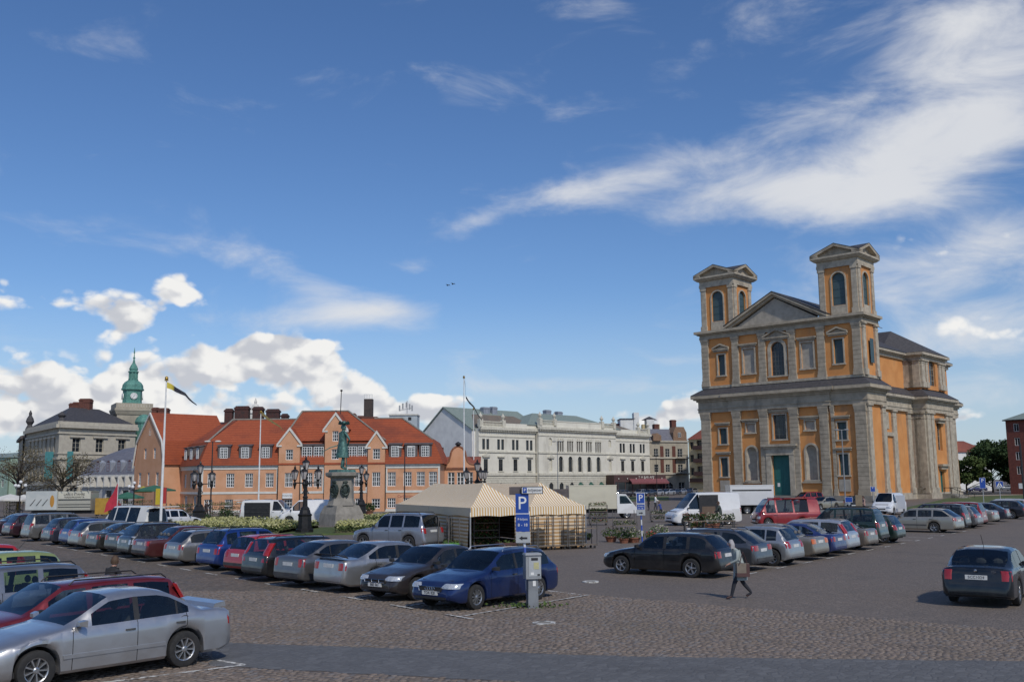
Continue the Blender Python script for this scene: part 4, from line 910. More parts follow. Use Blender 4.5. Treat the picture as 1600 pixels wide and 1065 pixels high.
wall(b, 0, L_, -.9, z_(686), wo_, 0, .6); b.box(0, L_, .7, 10, -.9, z_(686)-.1); b.box(0, .02, 0, 10, -.9, z_(686)); bld(b, 'wall', M_yel, By)
for q in wo_: win(By, *q[:4], 2, 1, fm=M_brown, rec=.4)
for y in (701, 721, 741): b = MB(); b.box(u_(1094)-2.2, u_(1094)+2.2, -.9, -.01, z_(y)-.2, z_(y)+.8); bld(b, 'balcony', M_brown, By)
b = MB(); b.prism([(-.3, 0), (L_+.3, 0), (L_+.3, .01), (-.3, .01)], 0, .1); b.face((-.3, -.3, z_(686)), (L_+.5, -.3, z_(686)), (L_+.5, 6, z_(657)), (3.5, 6, z_(657))); b.face((-.3, -.3, z_(686)), (3.5, 6, z_(657)), (-.3, 11, z_(686))); bld(b, 'roof', M_tile2, By)
b = MB(); b.box(.3, L_, -.5, -.01, z_(752), z_(746)); bld(b, 'shop_fascia', M_brown, By)
for p in (1083, 1090, 1096): chimney(By, u_(p), 6.5, z_(670), z_(650+abs(p-1090)*.3), 1.1, 1, M_brick if p != 1090 else M_zinc)
r0, r1 = Vector(((956-800)/1530*238, 238)), Vector(((1036-800)/1530*243, 243))
Rr, L_ = facade('restaurant_pavilion', 'low brown restaurant pavilion with a long awning in front of the hotel wing', 'building', r0, r1)
d = 240; z_ = lambda y: 3.25+(752-y)*d/1530
b = MB(); b.box(0, L_, 0, 6, z_(752), z_(741)); b.box(0, .3, 0, 6, 0, z_(752)); b.box(L_-.3, L_, 0, 6, 0, z_(752)); b.box(.3, L_-.3, 5.8, 6, 0, z_(752))
for i in range(7): b.box(L_*(i+.5)/7-.08, L_*(i+.5)/7+.08, .02, .2, 0, z_(752))
bld(b, 'shell', M_brown, Rr)
b = MB(); b.face((.3, .12, 0), (L_-.3, .12, 0), (L_-.3, .12, z_(752)), (.3, .12, z_(752))); bld(b, 'pane', M_pane, Rr)
b = MB(); b.loft([[(4, -1.6, z_(755)), (L_, -1.6, z_(755)), (L_, -1.6, z_(752.5)), (4, -1.6, z_(752.5))], [(4, -.02, z_(749)), (L_, -.02, z_(749)), (L_, -.02, z_(747)), (4, -.02, z_(747))]], True, True); bld(b, 'awning', mat('maroon_awning', (.23, .075, .08), (.18, .06, .065), .8, scale=2), Rr)
text('T M BAR APP', .75, M_whitep, Rr, (L_*.62, -.02, z_(745)))
b = MB()
for i in range(6): b.ball((L_*(i+.5)/6, -.18, z_(747)), .12, .12, .22, 6, 4)
bld(b, 'wall_lamp', M_whitep, Rr)

# --- beige stone building with the clock tower
pc, pr_, pl_ = Vector((-76.2, 165)), Vector((-68.0, 177)), Vector((-92.1, 186))
Pp = thing('stone_post_office', 'big beige stone building with dark slate roof behind the bare tree on the far left', 'building')
pz = 12.9
def stone_front(p0, p1, xs, M_w, wide):
    dd = p1-p0; L = dd.length; M = Matrix.Translation((p0.x, p0.y, 0)) @ Matrix.Rotation(math.atan2(dd.y, dd.x), 4, 'Z'); a = math.atan2(dd.y, dd.x)
    b = MB(); b.M = M; ops = [(L*u, 8.3, wide, 2.3) for u in xs]+[(L*u, 3.4, wide*1.2, 3.2, True) for u in xs]+[(L*u, .2, wide, 2.2) for u in xs]
    wall(b, 0, L, -.9, pz, ops, 0, .35); bld(b, 'wall', M_w, Pp)
    for q in ops: l = M @ Vector((q[0], 0, q[1])); win(Pp, l.x, l.z, q[2], q[3], 2, 3, y=l.y, rz=a, arch=len(q) > 4, rec=.25, fm=M_beige2)
    b = MB(); b.M = M
    for z0, z1, o in ((2.7, 3.0, .2), (7.0, 7.4, .25), (7.9, 8.1, .15), (pz-1.6, pz-1.3, .2), (pz-.6, pz, .6), (pz, pz+.5, .3)): b.box(-.2, L+.2, -o, -.003, z0, z1)
    for u in xs: b.box(L*u-wide*.9, L*u+wide*.9, -.3, -.003, 10.75, 11.05)
    bld(b, 'moulding', M_beige2, Pp); return L
stone_front(pc, pr_, (.22, .52, .82), M_beige2, 1.5); stone_front(pl_, pc, (.16, .28, .40, .52, .64, .76, .88), M_beige, 1.1)
b = MB(); q4 = pr_+(pl_-pc)
base = [(pl_.x, pl_.y, pz+.4), (pc.x, pc.y, pz+.4), (pr_.x, pr_.y, pz+.4), (q4.x, q4.y, pz+.4)]; cen = Vector((sum(v[0] for v in base)/4, sum(v[1] for v in base)/4))
b.loft([base, [(cen.x+(v[0]-cen.x)*.35, cen.y+(v[1]-cen.y)*.45, pz+3.5) for v in base]], True, True); bld(b, 'roof', M_slate, Pp)
rdv = (pl_-pc).normalized()
for fx, fy, w in ((.17, 0, 2), (.06, 0, 2), (-.14, 0, 2), (-.2, .1, 1.2)): chimney(Pp, cen.x+rdv.x*fx*24, cen.y+rdv.y*fx*24, pz+2.5, pz+5.3-.3*(fx > 0) if w == 2 else pz+4.9, w, 1.4)
b = MB(); b.lathe([(.7, 0), (.4, .6), (.75, 1.2), (.6, 1.8), (.25, 2.4), (.3, 2.8), (.05, 3.4)], pl_.x+1, pl_.y-1, 10, True, pz+.5); b.lathe([(.7, 0), (.4, .6), (.7, 1.0), (.2, 1.6)], pc.x, pc.y+.6, 10, True, pz+.5); bld(b, 'finial', M_slate, Pp)
for v0, v1, u, w in ((pc, pl_, .12, 1.4), (pc, pr_, .12, 1.0)):
    dd = (v1-v0).normalized(); n = Vector((dd.y, -dd.x)) if dd.x < 0 else Vector((dd.y, -dd.x)); c = v0+dd*(v1-v0).length*u
    n = n if n.y < 0 else -n; c += n*.7
    b = MB(); b.box(c.x-w/2, c.x+w/2, c.y-.03, c.y+.03, 4.4, 9.0); tag(b.build('hanging_banner', mat('teal_cloth', (.05, .20, .21), (.07, .25, .26), .9, scale=2)), 'tall teal banner on the street face of the stone building' if v1 is pl_ else 'narrow teal banner beside the corner of the stone building', 'banner')
lw0, lw1 = Vector((-103, 205)), pl_+Vector((-1, .8))
Lw, L_ = facade('side_wing', 'lower beige wing left of the stone building', 'building', lw0, lw1)
b = MB(); wo_ = [(L_*u, z, 1.1, 2.0) for u in (.25, .5, .75) for z in (3, 7.5)]; wall(b, 0, L_, -.9, 11.3, wo_); b.box(0, L_, .3, 12, -.9, 11.2); bld(b, 'wall', M_beige, Lw)
for q in wo_: win(Lw, *q, 2, 3, fm=M_beige2)
b = MB(); b.box(-.3, L_, -.5, 12, 11.3, 11.8); bld(b, 'cornice', M_dslate, Lw)
b = MB(); hip(b, -.3, L_, -.4, 12, 11.81, 3, L_-1, 14.5); bld(b, 'roof', M_slate, Lw)
# tower
tx, ty, tw = -71.8, 184.5, 3.0
Tw = thing('clock_tower', 'stone tower with green copper clock stage, dome and spire', 'tower', (tx, ty, 0), R(30))
b = MB(); b.box(-tw, tw, -tw, tw, -.9, 15.6); b.taper(0, 0, 15.6, 16.3, 6.3, 6.3, 6.9, 6.9); b.box(-tw-.5, tw+.5, -tw-.5, tw+.5, 16.3, 16.7); b.box(-tw-.25, tw+.25, -tw-.25, tw+.25, 16.7, 17.7); bld(b, 'shaft', M_beige, Tw)
b = MB()
for i in range(12): b.box(-tw+i*.5, -tw+.2+i*.5, -tw-.32, -tw-.26, 16.9, 17.5)
bld(b, 'balustrade', M_beige2, Tw)
for x in (-1.6, 0, 1.6): win(Tw, x, 12.6, .7, 1.7, 1, 2, y=-tw-.03, rec=0, arch=True, fm=M_beige2)
b = MB(); b.lathe([(2.55, 17.7), (2.6, 18.0), (2.35, 18.2), (2.35, 21.3), (2.75, 21.5), (2.8, 21.8), (2.6, 22.0), (2.5, 22.9), (2.05, 23.6), (1.4, 24.1), (1.2, 24.2)], n=8); bld(b, 'clock_stage', M_copper, Tw)
b = MB(); b.lathe([(1.2, 24.2), (1.25, 24.5), (1.0, 24.6), (1.0, 26.2), (1.35, 26.4), (1.3, 26.6), (.95, 26.8), (1.1, 27.3), (.85, 28.0), (.35, 28.9), (.2, 29.8), (.14, 30.0)], n=8); bld(b, 'lantern', M_copper, Tw)
b = MB()
for i in range(8): a = R(22.5+45*i); b.box(1.02*math.cos(a)-.12, 1.02*math.cos(a)+.12, 1.02*math.sin(a)-.12, 1.02*math.sin(a)+.12, 24.6, 26.3)
bld(b, 'lantern_column', M_copper, Tw)
b = MB(); b.lathe([(.14, 30.0), (.32, 30.3), (.14, 30.6), (.09, 31.5), (.18, 31.7), (.03, 33.2)], n=8); bld(b, 'spire', M_copper, Tw)
for a in (-90, 0, 180, 90):
    c = link('clock_face', None, Tw, (2.22*math.cos(R(a)), 2.22*math.sin(R(a)), 19.8), R(a+90)); bpy.data.objects.remove(c)
    q = MB(); q.M = Matrix.Rotation(R(a+90), 4, 'Z') @ Matrix.Translation((0, -2.42, 19.8)) @ Matrix.Rotation(R(90), 4, 'X')
    q.lathe([(.85, -.2), (.85, .03), (.8, .06)], n=20); f = q.build('clock_face', M_white, Tw)
    q2 = MB(); q2.M = q.M
    for i in range(12): t = R(30*i); q2.box(.66*math.cos(t)-.05, .66*math.cos(t)+.05, .66*math.sin(t)-.05, .66*math.sin(t)+.05, .065, .09)
    q2.tube([(0, 0, .1), (.28, .3, .1)], .035, 4); q2.tube([(0, 0, .1), (-.55, -.9, .1)], .03, 4); q2.build('clock_hands', M_ink, f)
b = MB(); b.lathe([(1.6, 13.9), (1.65, 14.2), (1.4, 14.9), (.8, 15.4), (.2, 15.6)], 1.6, -tw-1.3, 12); b.lathe([(1.45, 0), (1.45, 13.9)], 1.6, -tw-1.3, 12); 
bld(b, 'stair_turret', M_copper, Tw)
for ch in Tw.children:
    if ch.name.split('.')[0] in ('clock_stage', 'lantern', 'lantern_column', 'spire', 'clock_face'): ch.scale = (.74, .74, .70); ch.location.z = 17.7*.30
# mauve mansard house
m0, m1 = Vector(((133-800)/1530*150, 150)), Vector(((218-800)/1530*142, 142))
Mm, L_ = facade('mauve_mansard_house', 'grey white house with mauve mansard roof and arched dormers left of the orange gable', 'building', m0, m1)
d = 146; z_ = lambda y: 3.25+(752-y)*d/1530
b = MB(); wo_ = [(L_*(.06+.125*i), z_(759), .7, 1.75) for i in range(8)]+[(L_*(.2+.3*i), 0, 1.6, 2.1) for i in range(3)]
wall(b, 0, L_, -.9, z_(741), wo_); b.box(0, L_, .3, 9, -.9, z_(741)-.02); bld(b, 'wall', mat('pale_grey_render', (.46, .46, .45), (.40, .40, .40), .9, scale=1), Mm)
for q in wo_: win(Mm, *q, 1, 2)
b = MB(); b.box(-.2, L_+.2, -.4, -.003, z_(741)-.35, z_(741)); b.box(0, L_, -.15, -.003, z_(760.5), z_(759.3))
for i in range(9): b.box(L_*(.0+.125*i)+.02, L_*(.0+.125*i)+.22, -.9, -.003, z_(759), z_(743))
bld(b, 'white_trim', M_whitep, Mm)
b = MB(); b.loft([[(-.2, -.35, z_(741)), (L_+.2, -.35, z_(741)), (L_+.2, 9, z_(741)), (-.2, 9, z_(741))], [(.8, 1.1, z_(717)), (L_-.3, 1.1, z_(717)), (L_-.3, 8, z_(717)), (.8, 8, z_(717))], [(3.5, 4.4, z_(699)), (L_-.3, 4.4, z_(692)), (L_-.3, 5, z_(692)), (3.5, 5, z_(699))]], True, True); bld(b, 'mansard_roof', M_mauve, Mm)
for i in range(4): 
    x = L_*(.30+.19*i); b = MB(); b.box(x-.65, x+.65, -.15, 1.2, z_(737), z_(722)); b.lathe([(.65, 0), (.3, .3), (.02, .4)], x, .5, 8, True, z_(722)); bld(b, 'dormer', M_zinc, Mm); win(Mm, x, z_(735.5), .75, 1.55, 2, 3, y=-.17, rec=0, arch=True, fm=mat('wine_frame', (.15, .05, .06), None, .6))
# far pale green house on the left edge, far buildings on the right, roofs beyond
f0 = Vector(((-60-800)/1530*230, 230)); f1 = Vector(((18-800)/1530*215, 215))
Ff, L_ = facade('pale_green_house', 'pale green house at the far left edge behind the trees', 'building', f0, f1)
b = MB(); wo_ = [(L_*u, z, 1.1, 1.6) for u in (.5, .7, .9) for z in (2, 5)]; wall(b, 0, L_, -.9, 8.4, wo_); b.box(0, L_, .3, 8, -.9, 8.3); bld(b, 'wall', mat('pale_green_render', (.36, .48, .38), (.32, .43, .34), .9, scale=1), Ff)
for q in wo_: win(Ff, *q, 2, 2)
b = MB(); hip(b, -.3, L_+.3, -.3, 8, 8.4, 3, L_-3, 9.6); bld(b, 'roof', M_greenroof, Ff)
# roofs seen over the orange building
Rb = thing('chimney_stack', 'tall dark brick chimney with a white railing behind the orange roof', 'chimney', ((575-800)/1530*150, 150, 0)); z_ = lambda y: 3.25+(752-y)*150/1530
b = MB(); b.box(-.65, .65, -.6, .6, 0, z_(624)); bld(b, 'shaft', mat('sooty_brick', (.05, .042, .04), (.075, .058, .052), .9, scale=4), Rb)
b = MB(); b.box(-.9, 1.4, -.9, .9, 0, z_(652)); bld(b, 'base', M_brick, Rb)
b = MB()
for x in (-.6, -.2, .2, .6): b.box(x-.03, x+.03, -.6, -.54, z_(624), z_(617))
b.box(-.65, .65, -.62, -.56, z_(618), z_(617)); b.box(-.65, .65, -.62, -.56, z_(621), z_(620.4)); bld(b, 'railing', M_white, Rb)
At = thing('antenna_house', 'pale blue rooftop hut carrying mobile antennas', 'hut', ((628-800)/1530*155, 155, 0)); z_ = lambda y: 3.25+(752-y)*155/1530
b = MB(); b.box(-2.1, 2.3, 0, 4, 0, z_(649)); bld(b, 'hut_wall', mat('pale_blue_sheet', (.42, .47, .50), (.38, .43, .46), .7, scale=1), At)
b = MB(); b.box(-2.2, 2.4, -.15, 4.1, z_(649), z_(647)); bld(b, 'roof_edge', M_whitep, At)
b = MB(); b.box(.9, 1.4, -.03, -.005, z_(657), z_(652)); bld(b, 'hatch', M_dark, At)
b = MB(); b.tube([(.5, 2, z_(647)), (.5, 2, z_(625))], .06, 5); b.tube([(-.6, 2, z_(640)), (1.4, 2, z_(636))], .05, 5)
for x, z in ((-.7, 0), (-.2, .3), (.4, .5), (.9, .2), (1.3, 0)): b.box(x-.12, x+.12, 1.9, 2.1, z_(641)+z, z_(632)+z)
bld(b, 'antenna', mat('grey_antenna', (.34, .35, .36), (.28, .29, .30), .6, scale=3), At)
Bk = thing('back_row_roofs', 'dark rooftops with stubby chimneys showing over the orange roof ridge', 'building', (-30, 160, 0)); z_ = lambda y: 3.25+(752-y)*160/1530
b = MB(); b.box(-30, 13, 0, 12, 0, z_(672)); bld(b, 'wall', M_brick, Bk)
b = MB(); hip(b, -30.5, 13.5, -.5, 12.5, z_(672), -25, 8, z_(655)); bld(b, 'roof', M_slate, Bk)
for p, y1, w in ((540, 646, 2.2), (607, 656, 1.6), (244, 635, 1.8), (232, 634, 1.0), (560, 650, 1.5)): chimney(Bk, (p-800)/1530*160+30, 3, z_(680), z_(y1), w, 1.2)
Gz = thing('white_gazebo_turret', 'white pointed turret top showing over the orange roof', 'turret', ((398-800)/1530*165, 165, 0)); z_ = lambda y: 3.25+(752-y)*165/1530
b = MB(); b.box(-.9, .9, -.9, .9, 0, z_(646)); b.taper(0, 0, z_(646), z_(640), 2.2, 2.2, 1.6, 1.6); b.lathe([(.9, z_(640)), (.5, z_(633)), (.2, z_(631)), (.25, z_(628)), (.04, z_(622))], n=8); bld(b, 'turret', M_whitep, Gz)
Rf = thing('roof_plant_room', 'pale flat roof plant rooms and turret showing over the right wing of the hotel', 'building', ((995-800)/1530*290, 290, 0)); z_ = lambda y: 3.25+(752-y)*290/1530; u_ = lambda p: (p-995)/1530*290
b = MB(); b.box(u_(968), u_(990), 0, 8, 0, z_(655)); b.box(u_(989), u_(997), -.3, 4, 0, z_(645)); b.box(u_(1009), u_(1021), 0, 5, 0, z_(656)); bld(b, 'wall', M_wwall, Rf)
b = MB(); b.lathe([(2.4, z_(656)), (.1, z_(650.5))], u_(1015), 2.5, 8); b.box(u_(967), u_(991), -.3, 8.3, z_(655), z_(654)); bld(b, 'roof', M_slate, Rf)
b = MB(); b.box(u_(1003), u_(1030), 1, 4, 0, z_(663)); bld(b, 'yellow_wall', M_yel, Rf)
b = MB(); b.box(u_(955), u_(982), 3, 9, 0, z_(661)); bld(b, 'brick_wall', M_rbrick, Rf)
# right edge
q0, q1 = Vector(((1568-800)/1530*190, 190)), Vector(((1700-800)/1530*178, 178))
Qb, L_ = facade('red_brick_block', 'dark red brick block with green roof at the right edge', 'building', q0, q1)
d = 188; z_ = lambda y: 3.25+(752-y)*d/1530
b = MB(); wo_ = [(L_*u, z_(y1), 1.0, 1.5) for u in (.13, .32, .5, .7, .88) for y1 in (674, 696, 718, 740)]; wall(b, 0, L_, -.9, z_(657), wo_, 0, .25); b.box(0, .03, .01, 14, -.9, z_(657)); b.box(0, L_, 13.9, 14, -.9, z_(657)); bld(b, 'wall', M_rbrick, Qb)
for q in wo_: win(Qb, *q, 2, 1, rec=.05)
b = MB(); b.box(-.4, L_, -.5, 14.4, z_(657), z_(655.5)); bld(b, 'eaves', M_dark, Qb)
b = MB(); hip(b, -.4, L_+.4, -.5, 14.4, z_(655.5), 6, L_-6, z_(630)); bld(b, 'roof', M_greenroof, Qb)
hs0, hs1 = Vector(((1490-800)/1530*250, 250)), Vector(((1572-800)/1530*252, 252))
Hs, L_ = facade('low_cream_house', 'low cream house with brown tiled roof behind the trees right of the church', 'building', hs0, hs1)
d = 250; z_ = lambda y: 3.25+(752-y)*d/1530
b = MB(); b.box(0, L_*.6, 0, 8, -.9, z_(706)); bld(b, 'wall', M_wwall, Hs)
b = MB(); b.face((-.5, -.4, z_(706)), (L_*.62, -.4, z_(706)), (L_*.3, 4, z_(688)), (-.5, 4, z_(688))); b.face((L_*.62, -.4, z_(706)), (L_*.62, 8, z_(706)), (L_*.3, 4, z_(688))); b.face((L_*.62, 8, z_(706)), (-.5, 8, z_(706)), (-.5, 4, z_(688)), (L_*.3, 4, z_(688))); bld(b, 'roof', M_tile2, Hs)
b = MB(); b.box(0, L_+2, 14, 22, 0, z_(692)); bld(b, 'rear_range', M_slate, Hs)
b = MB(); b.box(-2, L_*.45, 24, 30, 0, z_(685)); bld(b, 'pale_rear_block', M_wwall, Hs)
chimney(Hs, L_*.8, 17, z_(692), z_(686), 1.6, 1.2, M_rbrick)
# ------------------------------------------------------------------ the church
ce = Vector((.738, -.674)); cA = Vector((30.5, 158.0)); CW = 27.1
C = thing('twin_tower_church', 'baroque church in ochre plaster and grey stone with two square towers', 'church', (cA.x, cA.y, 0), math.atan2(ce.y, ce.x))
Z1, Z2, Z3 = 1.3, 14.3, 18.2; ZU, ZT = 26.2, 27.5; TD = 6.4
cx = lambda t: t*CW
pil = [(.0, .062, .25), (.21, .262, .25), (.382, .434, .45), (.566, .618, .45), (.738, .79, .25), (.938, 1.0, .25)]
st = MB(); pl = MB(); tr = MB()
# stylobate and steps
b = MB(); b.box(-.7, CW+.7, -1.0, TD+.8, -.1, .75); b.box(-.45, CW+.45, -.75, TD+.55, .75, Z1); bld(b, 'stylobate', M_steps, C)
for k in range(8):
    b = MB(); zt = 1.28-k*.16; b.box(cx(.38)-k*.05, cx(.645)+k*.05, -1.05-.36*(k+1), -1.02-.36*k if k else -.9, -.05, zt); bld(b, 'step', M_steps, C)
# lower storey
bays_c = [(.14, .95), (.32, 1.), (.5, 1.3), (.68, 1.), (.86, .95)]
lo = [(cx(.5), Z1+.0, 3.0, 6.0), (cx(.5), 9.7, 2.1, 3.7), (cx(.14), 4.2, 1.3, 2.9), (cx(.14), 9.3, 1.35, 2.4), (cx(.86), 4.2, 1.45, 3.0), (cx(.86), 9.3, 1.4, 2.5), (cx(.32), 3.6, 1.75, 5.1, True), (cx(.68), 3.6, 1.75, 5.1, True), (cx(.32), 10.9, 1.5, 1.35), (cx(.68), 10.9, 1.5, 1.35)]
wall(pl, 0, CW, Z1, Z2, lo, 0, .55); pl.box(CW-.02, CW, .0, TD, Z1, Z2); pl.box(0, .02, 0, TD, Z1, Z2)
# upper storey
up = [(cx(.14), 20.2, 1.25, 3.3), (cx(.86), 20.4, 1.45, 3.6), (cx(.5), 19.4, 2.2, 5.2, True), (cx(.32), 20.1, 1.9, 3.9), (cx(.68), 20.1, 1.9, 3.9)]
wall(pl, .3, CW-.3, Z3, ZU, up, .35, .5); pl.box(CW-.32, CW-.3, .35, TD-.2, Z3, ZU); pl.box(.3, .32, .35, TD-.2, Z3, ZU); pl.box(.3, CW-.3, TD-.3, TD-.2, Z3, ZU)
bld(pl, 'plaster_wall', M_orange2, C)
def pilaster(x0, x1, y, o, z0, z1, cap):
    b = MB(); nb = max(6, int((z1-z0-1.6)/.62)); zz = z0+.9
    b.box(x0-.1, x1+.1, y-o-.14, y+.1, z0, z0+.45); b.box(x0-.05, x1+.05, y-o-.08, y+.1, z0+.45, z0+.9)
    hb = (z1-cap-zz)/nb
    for k in range(nb): e = random.uniform(0, .035); b.box(x0+e, x1-e, y-o-random.uniform(0, .045), y+.1, zz+k*hb+.022, zz+(k+1)*hb-.022)
    b.box(x0+.04, x1-.04, y-o+.05, y+.1, zz, z1-cap)
    b.box(x0-.05, x1+.05, y-o-.06, y+.1, z1-cap, z1-cap+.18); b.taper((x0+x1)/2, y+.1-(o+.1)/2-.05, z1-cap+.18, z1-.25, x1-x0, o+.2, x1-x0+.15, o+.45); b.box(x0-.1, x1+.1, y-o-.22, y+.1, z1-.25, z1)
    return bld(b, 'pilaster', M_cstone, C)
for i, (a, c_, o) in enumerate(pil):
    pilaster(cx(a), cx(c_), 0, .35 if i not in (2, 3) else .4, Z1, Z2, 1.1)
    x0, x1 = cx(a)+.12, cx(c_)-.12
    if i == 0: x0 = .3
    if i == 5: x1 = CW-.3
    pilaster(x0, x1, .35, .3, Z3+.35, ZU, .8)
pilaster(cx(.803), cx(.822), 0, .2, Z1, Z2, 1.1)
# entablatures, following the break of the corner bays
def entab(path, levels, name, m):
    b = MB(); prof = []
    for z0, z1, o in levels: prof += [(-o, z0), (-o, z1)]
    prof = [(.4, levels[0][0])]+prof+[(.6, levels[-1][1]+.25)]; sweep(b, prof, path); return bld(b, name, m, C)
NY = 6.5; NX0, NX1 = 3.0, CW-3.0; TY0, TY1, TX0, TX1 = 25., 37., 1.0, CW-.8
low_path = [(0, TD), (0, 0), (cx(.205), 0), (cx(.205), -.22), (cx(.795), -.22), (cx(.795), 0), (CW, 0), (CW, TD)]
entab(low_path, [(Z2, Z2+.55, .40), (Z2+.55, Z2+.7, .5), (Z2+.7, Z2+1.75, .38), (Z2+1.75, Z2+2.05, .6), (Z2+2.05, Z2+2.25, .95), (Z2+2.25, Z2+2.75, 1.25)], 'main_entablature', M_cstone)
b = MB(); sweep(b, [(-1.27, Z2+2.76), (-1.2, Z2+2.86), (.3, Z3)], low_path); bld(b, 'ledge_roof', M_slate, C)
b = MB(); sweep(b, [(.4, Z3), (.12, Z3), (.1, Z3+.4), (.5, Z3+.42)], low_path); bld(b, 'attic_plinth', M_cstone2, C)
up_path = [(.3, TD-.2), (.3, .35), (CW-.3, .35), (CW-.3, TD-.2)]
entab(up_path, [(ZU, ZU+.35, .32), (ZU+.35, ZU+.7, .28), (ZU+.7, ZU+.9, .6), (ZU+.9, ZU+1.3, .95)], 'upper_entablature', M_cstone)
b = MB(); b.box(.2, CW-.2, .3, TD-.2, ZU+1.28, ZU+1.36); bld(b, 'leads', M_slate, C)
# pediment
PX0, PX1, PZ = cx(.205), cx(.795), 32.3; xm = CW/2
b = MB(); b.prism([(PX0+.8, ZT-.1), (PX1-.8, ZT-.1), (xm, PZ-.9)], .25, .9); bld(b, 'tympanum', M_panel, C)
b = MB()
for xa in (PX0-.6, PX1+.6):
    for dz, o, th in ((0, 1.0, .35), (-.35, .6, .4)):
        z0 = ZT-.05+dz*.2; b.loft([[(xa, .35-o, z0+dz), (xa, .9, z0+dz), (xa, .9, z0+dz+th), (xa, .35-o, z0+dz+th)], [(xm, .35-o, PZ-.35+dz), (xm, .9, PZ-.35+dz), (xm, .9, PZ-.35+dz+th), (xm, .35-o, PZ-.35+dz+th)]], True, True)
bld(b, 'raking_cornice', M_cstone, C)
b = MB()
for xa in (PX0-.7, PX1+.7): b.loft([[(xa, -.72, ZT+.35), (xa, 20, ZT+.35), (xa, 20, ZT+.43), (xa, -.72, ZT+.43)], [(xm, -.72, PZ+.03), (xm, 20, PZ+.03), (xm, 20, PZ+.11), (xm, -.72, PZ+.11)]], True, True)
bld(b, 'pediment_roof', M_slate, C)
# openings of the front
def hood(x, z, w, ped=False, y=0.):
    b = MB(); b.box(x-w/2, x+w/2, y-.45, y+.0, z, z+.22); b.box(x-w/2+.12, x+w/2-.12, y-.28, y, z-.25, z)
    if ped:
        for sg in (1, -1): b.loft([[(x-sg*w/2, y-.5, z+.2), (x-sg*w/2, y, z+.2), (x-sg*w/2, y, z+.42), (x-sg*w/2, y-.5, z+.42)], [(x, y-.5, z+w*.27), (x, y, z+w*.27), (x, y, z+w*.27+.24), (x, y-.5, z+w*.27+.24)]], True, True)
        b.prism([(x-w/2+.2, z+.2), (x+w/2-.2, z+.2), (x, z+w*.25)], y-.12, y)
    return bld(b, 'window_hood', M_cstone, C)
def surround(x, z, w, h, y=0., t=.2, arch=False, sill=True):
    b = MB(); b.box(x-w/2-t, x-w/2, y-.14, y, z, z+h-(w/2 if arch else 0)); b.box(x+w/2, x+w/2+t, y-.14, y, z, z+h-(w/2 if arch else 0))
    if arch:
        zs = z+h-w/2; n = 12; f = lambda r, t_: (x-r*math.cos(t_), zs+r*math.sin(t_))
        for i in range(n):
            a0, a1 = math.pi*i/n, math.pi*(i+1)/n; q = [f(w/2, a0), f(w/2, a1), f(w/2+t, a1), f(w/2+t, a0)]
            b.loft([[(u, y-.14, v) for u, v in q], [(u, y, v) for u, v in q]], True, True)
    else: b.box(x-w/2-t, x+w/2+t, y-.14, y, z+h, z+h+t)
    if sill: b.box(x-w/2-t-.1, x+w/2+t+.1, y-.25, y, z-.22, z)
    return bld(b, 'window_surround', M_cstone2, C)
dm = mat('green_frame', (.03, .085, .08), (.04, .10, .095), .6, scale=4)
for q in (lo[2], lo[3], lo[4], lo[5]): surround(*q[:4]); hood(q[0], q[1]+q[3]+.75, q[2]+1.3); win(C, *q[:4], 2, 3, fm=dm, gm=M_shut, rec=.3, bars=.06)
for x in (cx(.14), cx(.86)): b = MB(); b.box(x-.85, x+.85, -.12, 0, 1.9, 3.6); bld(b, 'apron_panel', M_panel, C)
q = lo[1]; surround(*q[:4]); hood(q[0], q[1]+q[3]+.55, 4.2); win(C, *q[:4], 3, 5, fm=mat('lead_frame', (.12, .13, .13), (.09, .10, .10), .6, scale=4), rec=.3, bars=.07)
for q in (lo[6], lo[7]):
    surround(*q[:4], arch=True, t=.28)
    b = MB(); x, z, w, h = q[:4]; n = 9; R_ = w/2; zs = z+h-R_
    b.loft([[(x-R_*math.cos(math.pi*i/n), .0+R_*.85*math.sin(math.pi*i/n), zz) for i in range(n+1)] for zz in (z, zs)], False)
    b.loft([[(x-R_*math.cos(math.pi*i/n)*math.cos(e), R_*.85*math.sin(math.pi*i/n)*math.cos(e), zs+R_*math.sin(e)) for i in range(n+1)] for e in (0, .4, .8, 1.2, 1.5)], False)
    bld(b, 'niche', M_panel, C); b = MB(); b.box(x-1.5, x+1.5, -.35, 0, z-.5, z-.25); bld(b, 'niche_sill', M_cstone, C)
for q in (lo[8], lo[9]): surround(*q[:4], t=.2); hood(q[0], q[1]+q[3]+.5, 3.0); win(C, *q[:4], 1, 1, fm=M_panel, gm=M_panel, rec=.15, name='relief_panel', pane='panel_back')
# portal
x = cx(.5); b = MB(); b.box(x-2.3, x-1.5, -.5, 0, Z1, 7.6); b.box(x+1.5, x+2.3, -.5, 0, Z1, 7.6); b.box(x-2.3, x+2.3, -.55, 0, 7.3, 8.3); b.box(x-2.9, x+2.9, -.95, 0, 8.6, 8.95); b.box(x-2.6, x+2.6, -.7, 0, 8.3, 8.6); bld(b, 'portal', M_cstone2, C)
b = MB(); b.box(x-1.5, x-.01, .3, .42, Z1, 7.3); b.box(x+.01, x+1.5, .3, .42, Z1, 7.3)
for sx in (-1, 1):
    for z0, z1 in ((1.7, 3.3), (3.6, 5.2), (5.5, 7.0)): b.box(x+sx*.75-.5, x+sx*.75+.5, .27, .3, z0, z1)
dr = bld(b, 'door', M_wood, C); b = MB(); b.box(x-.95, x-.55, .255, .268, 2.6, 3.15); b.build('notice', M_white, dr)
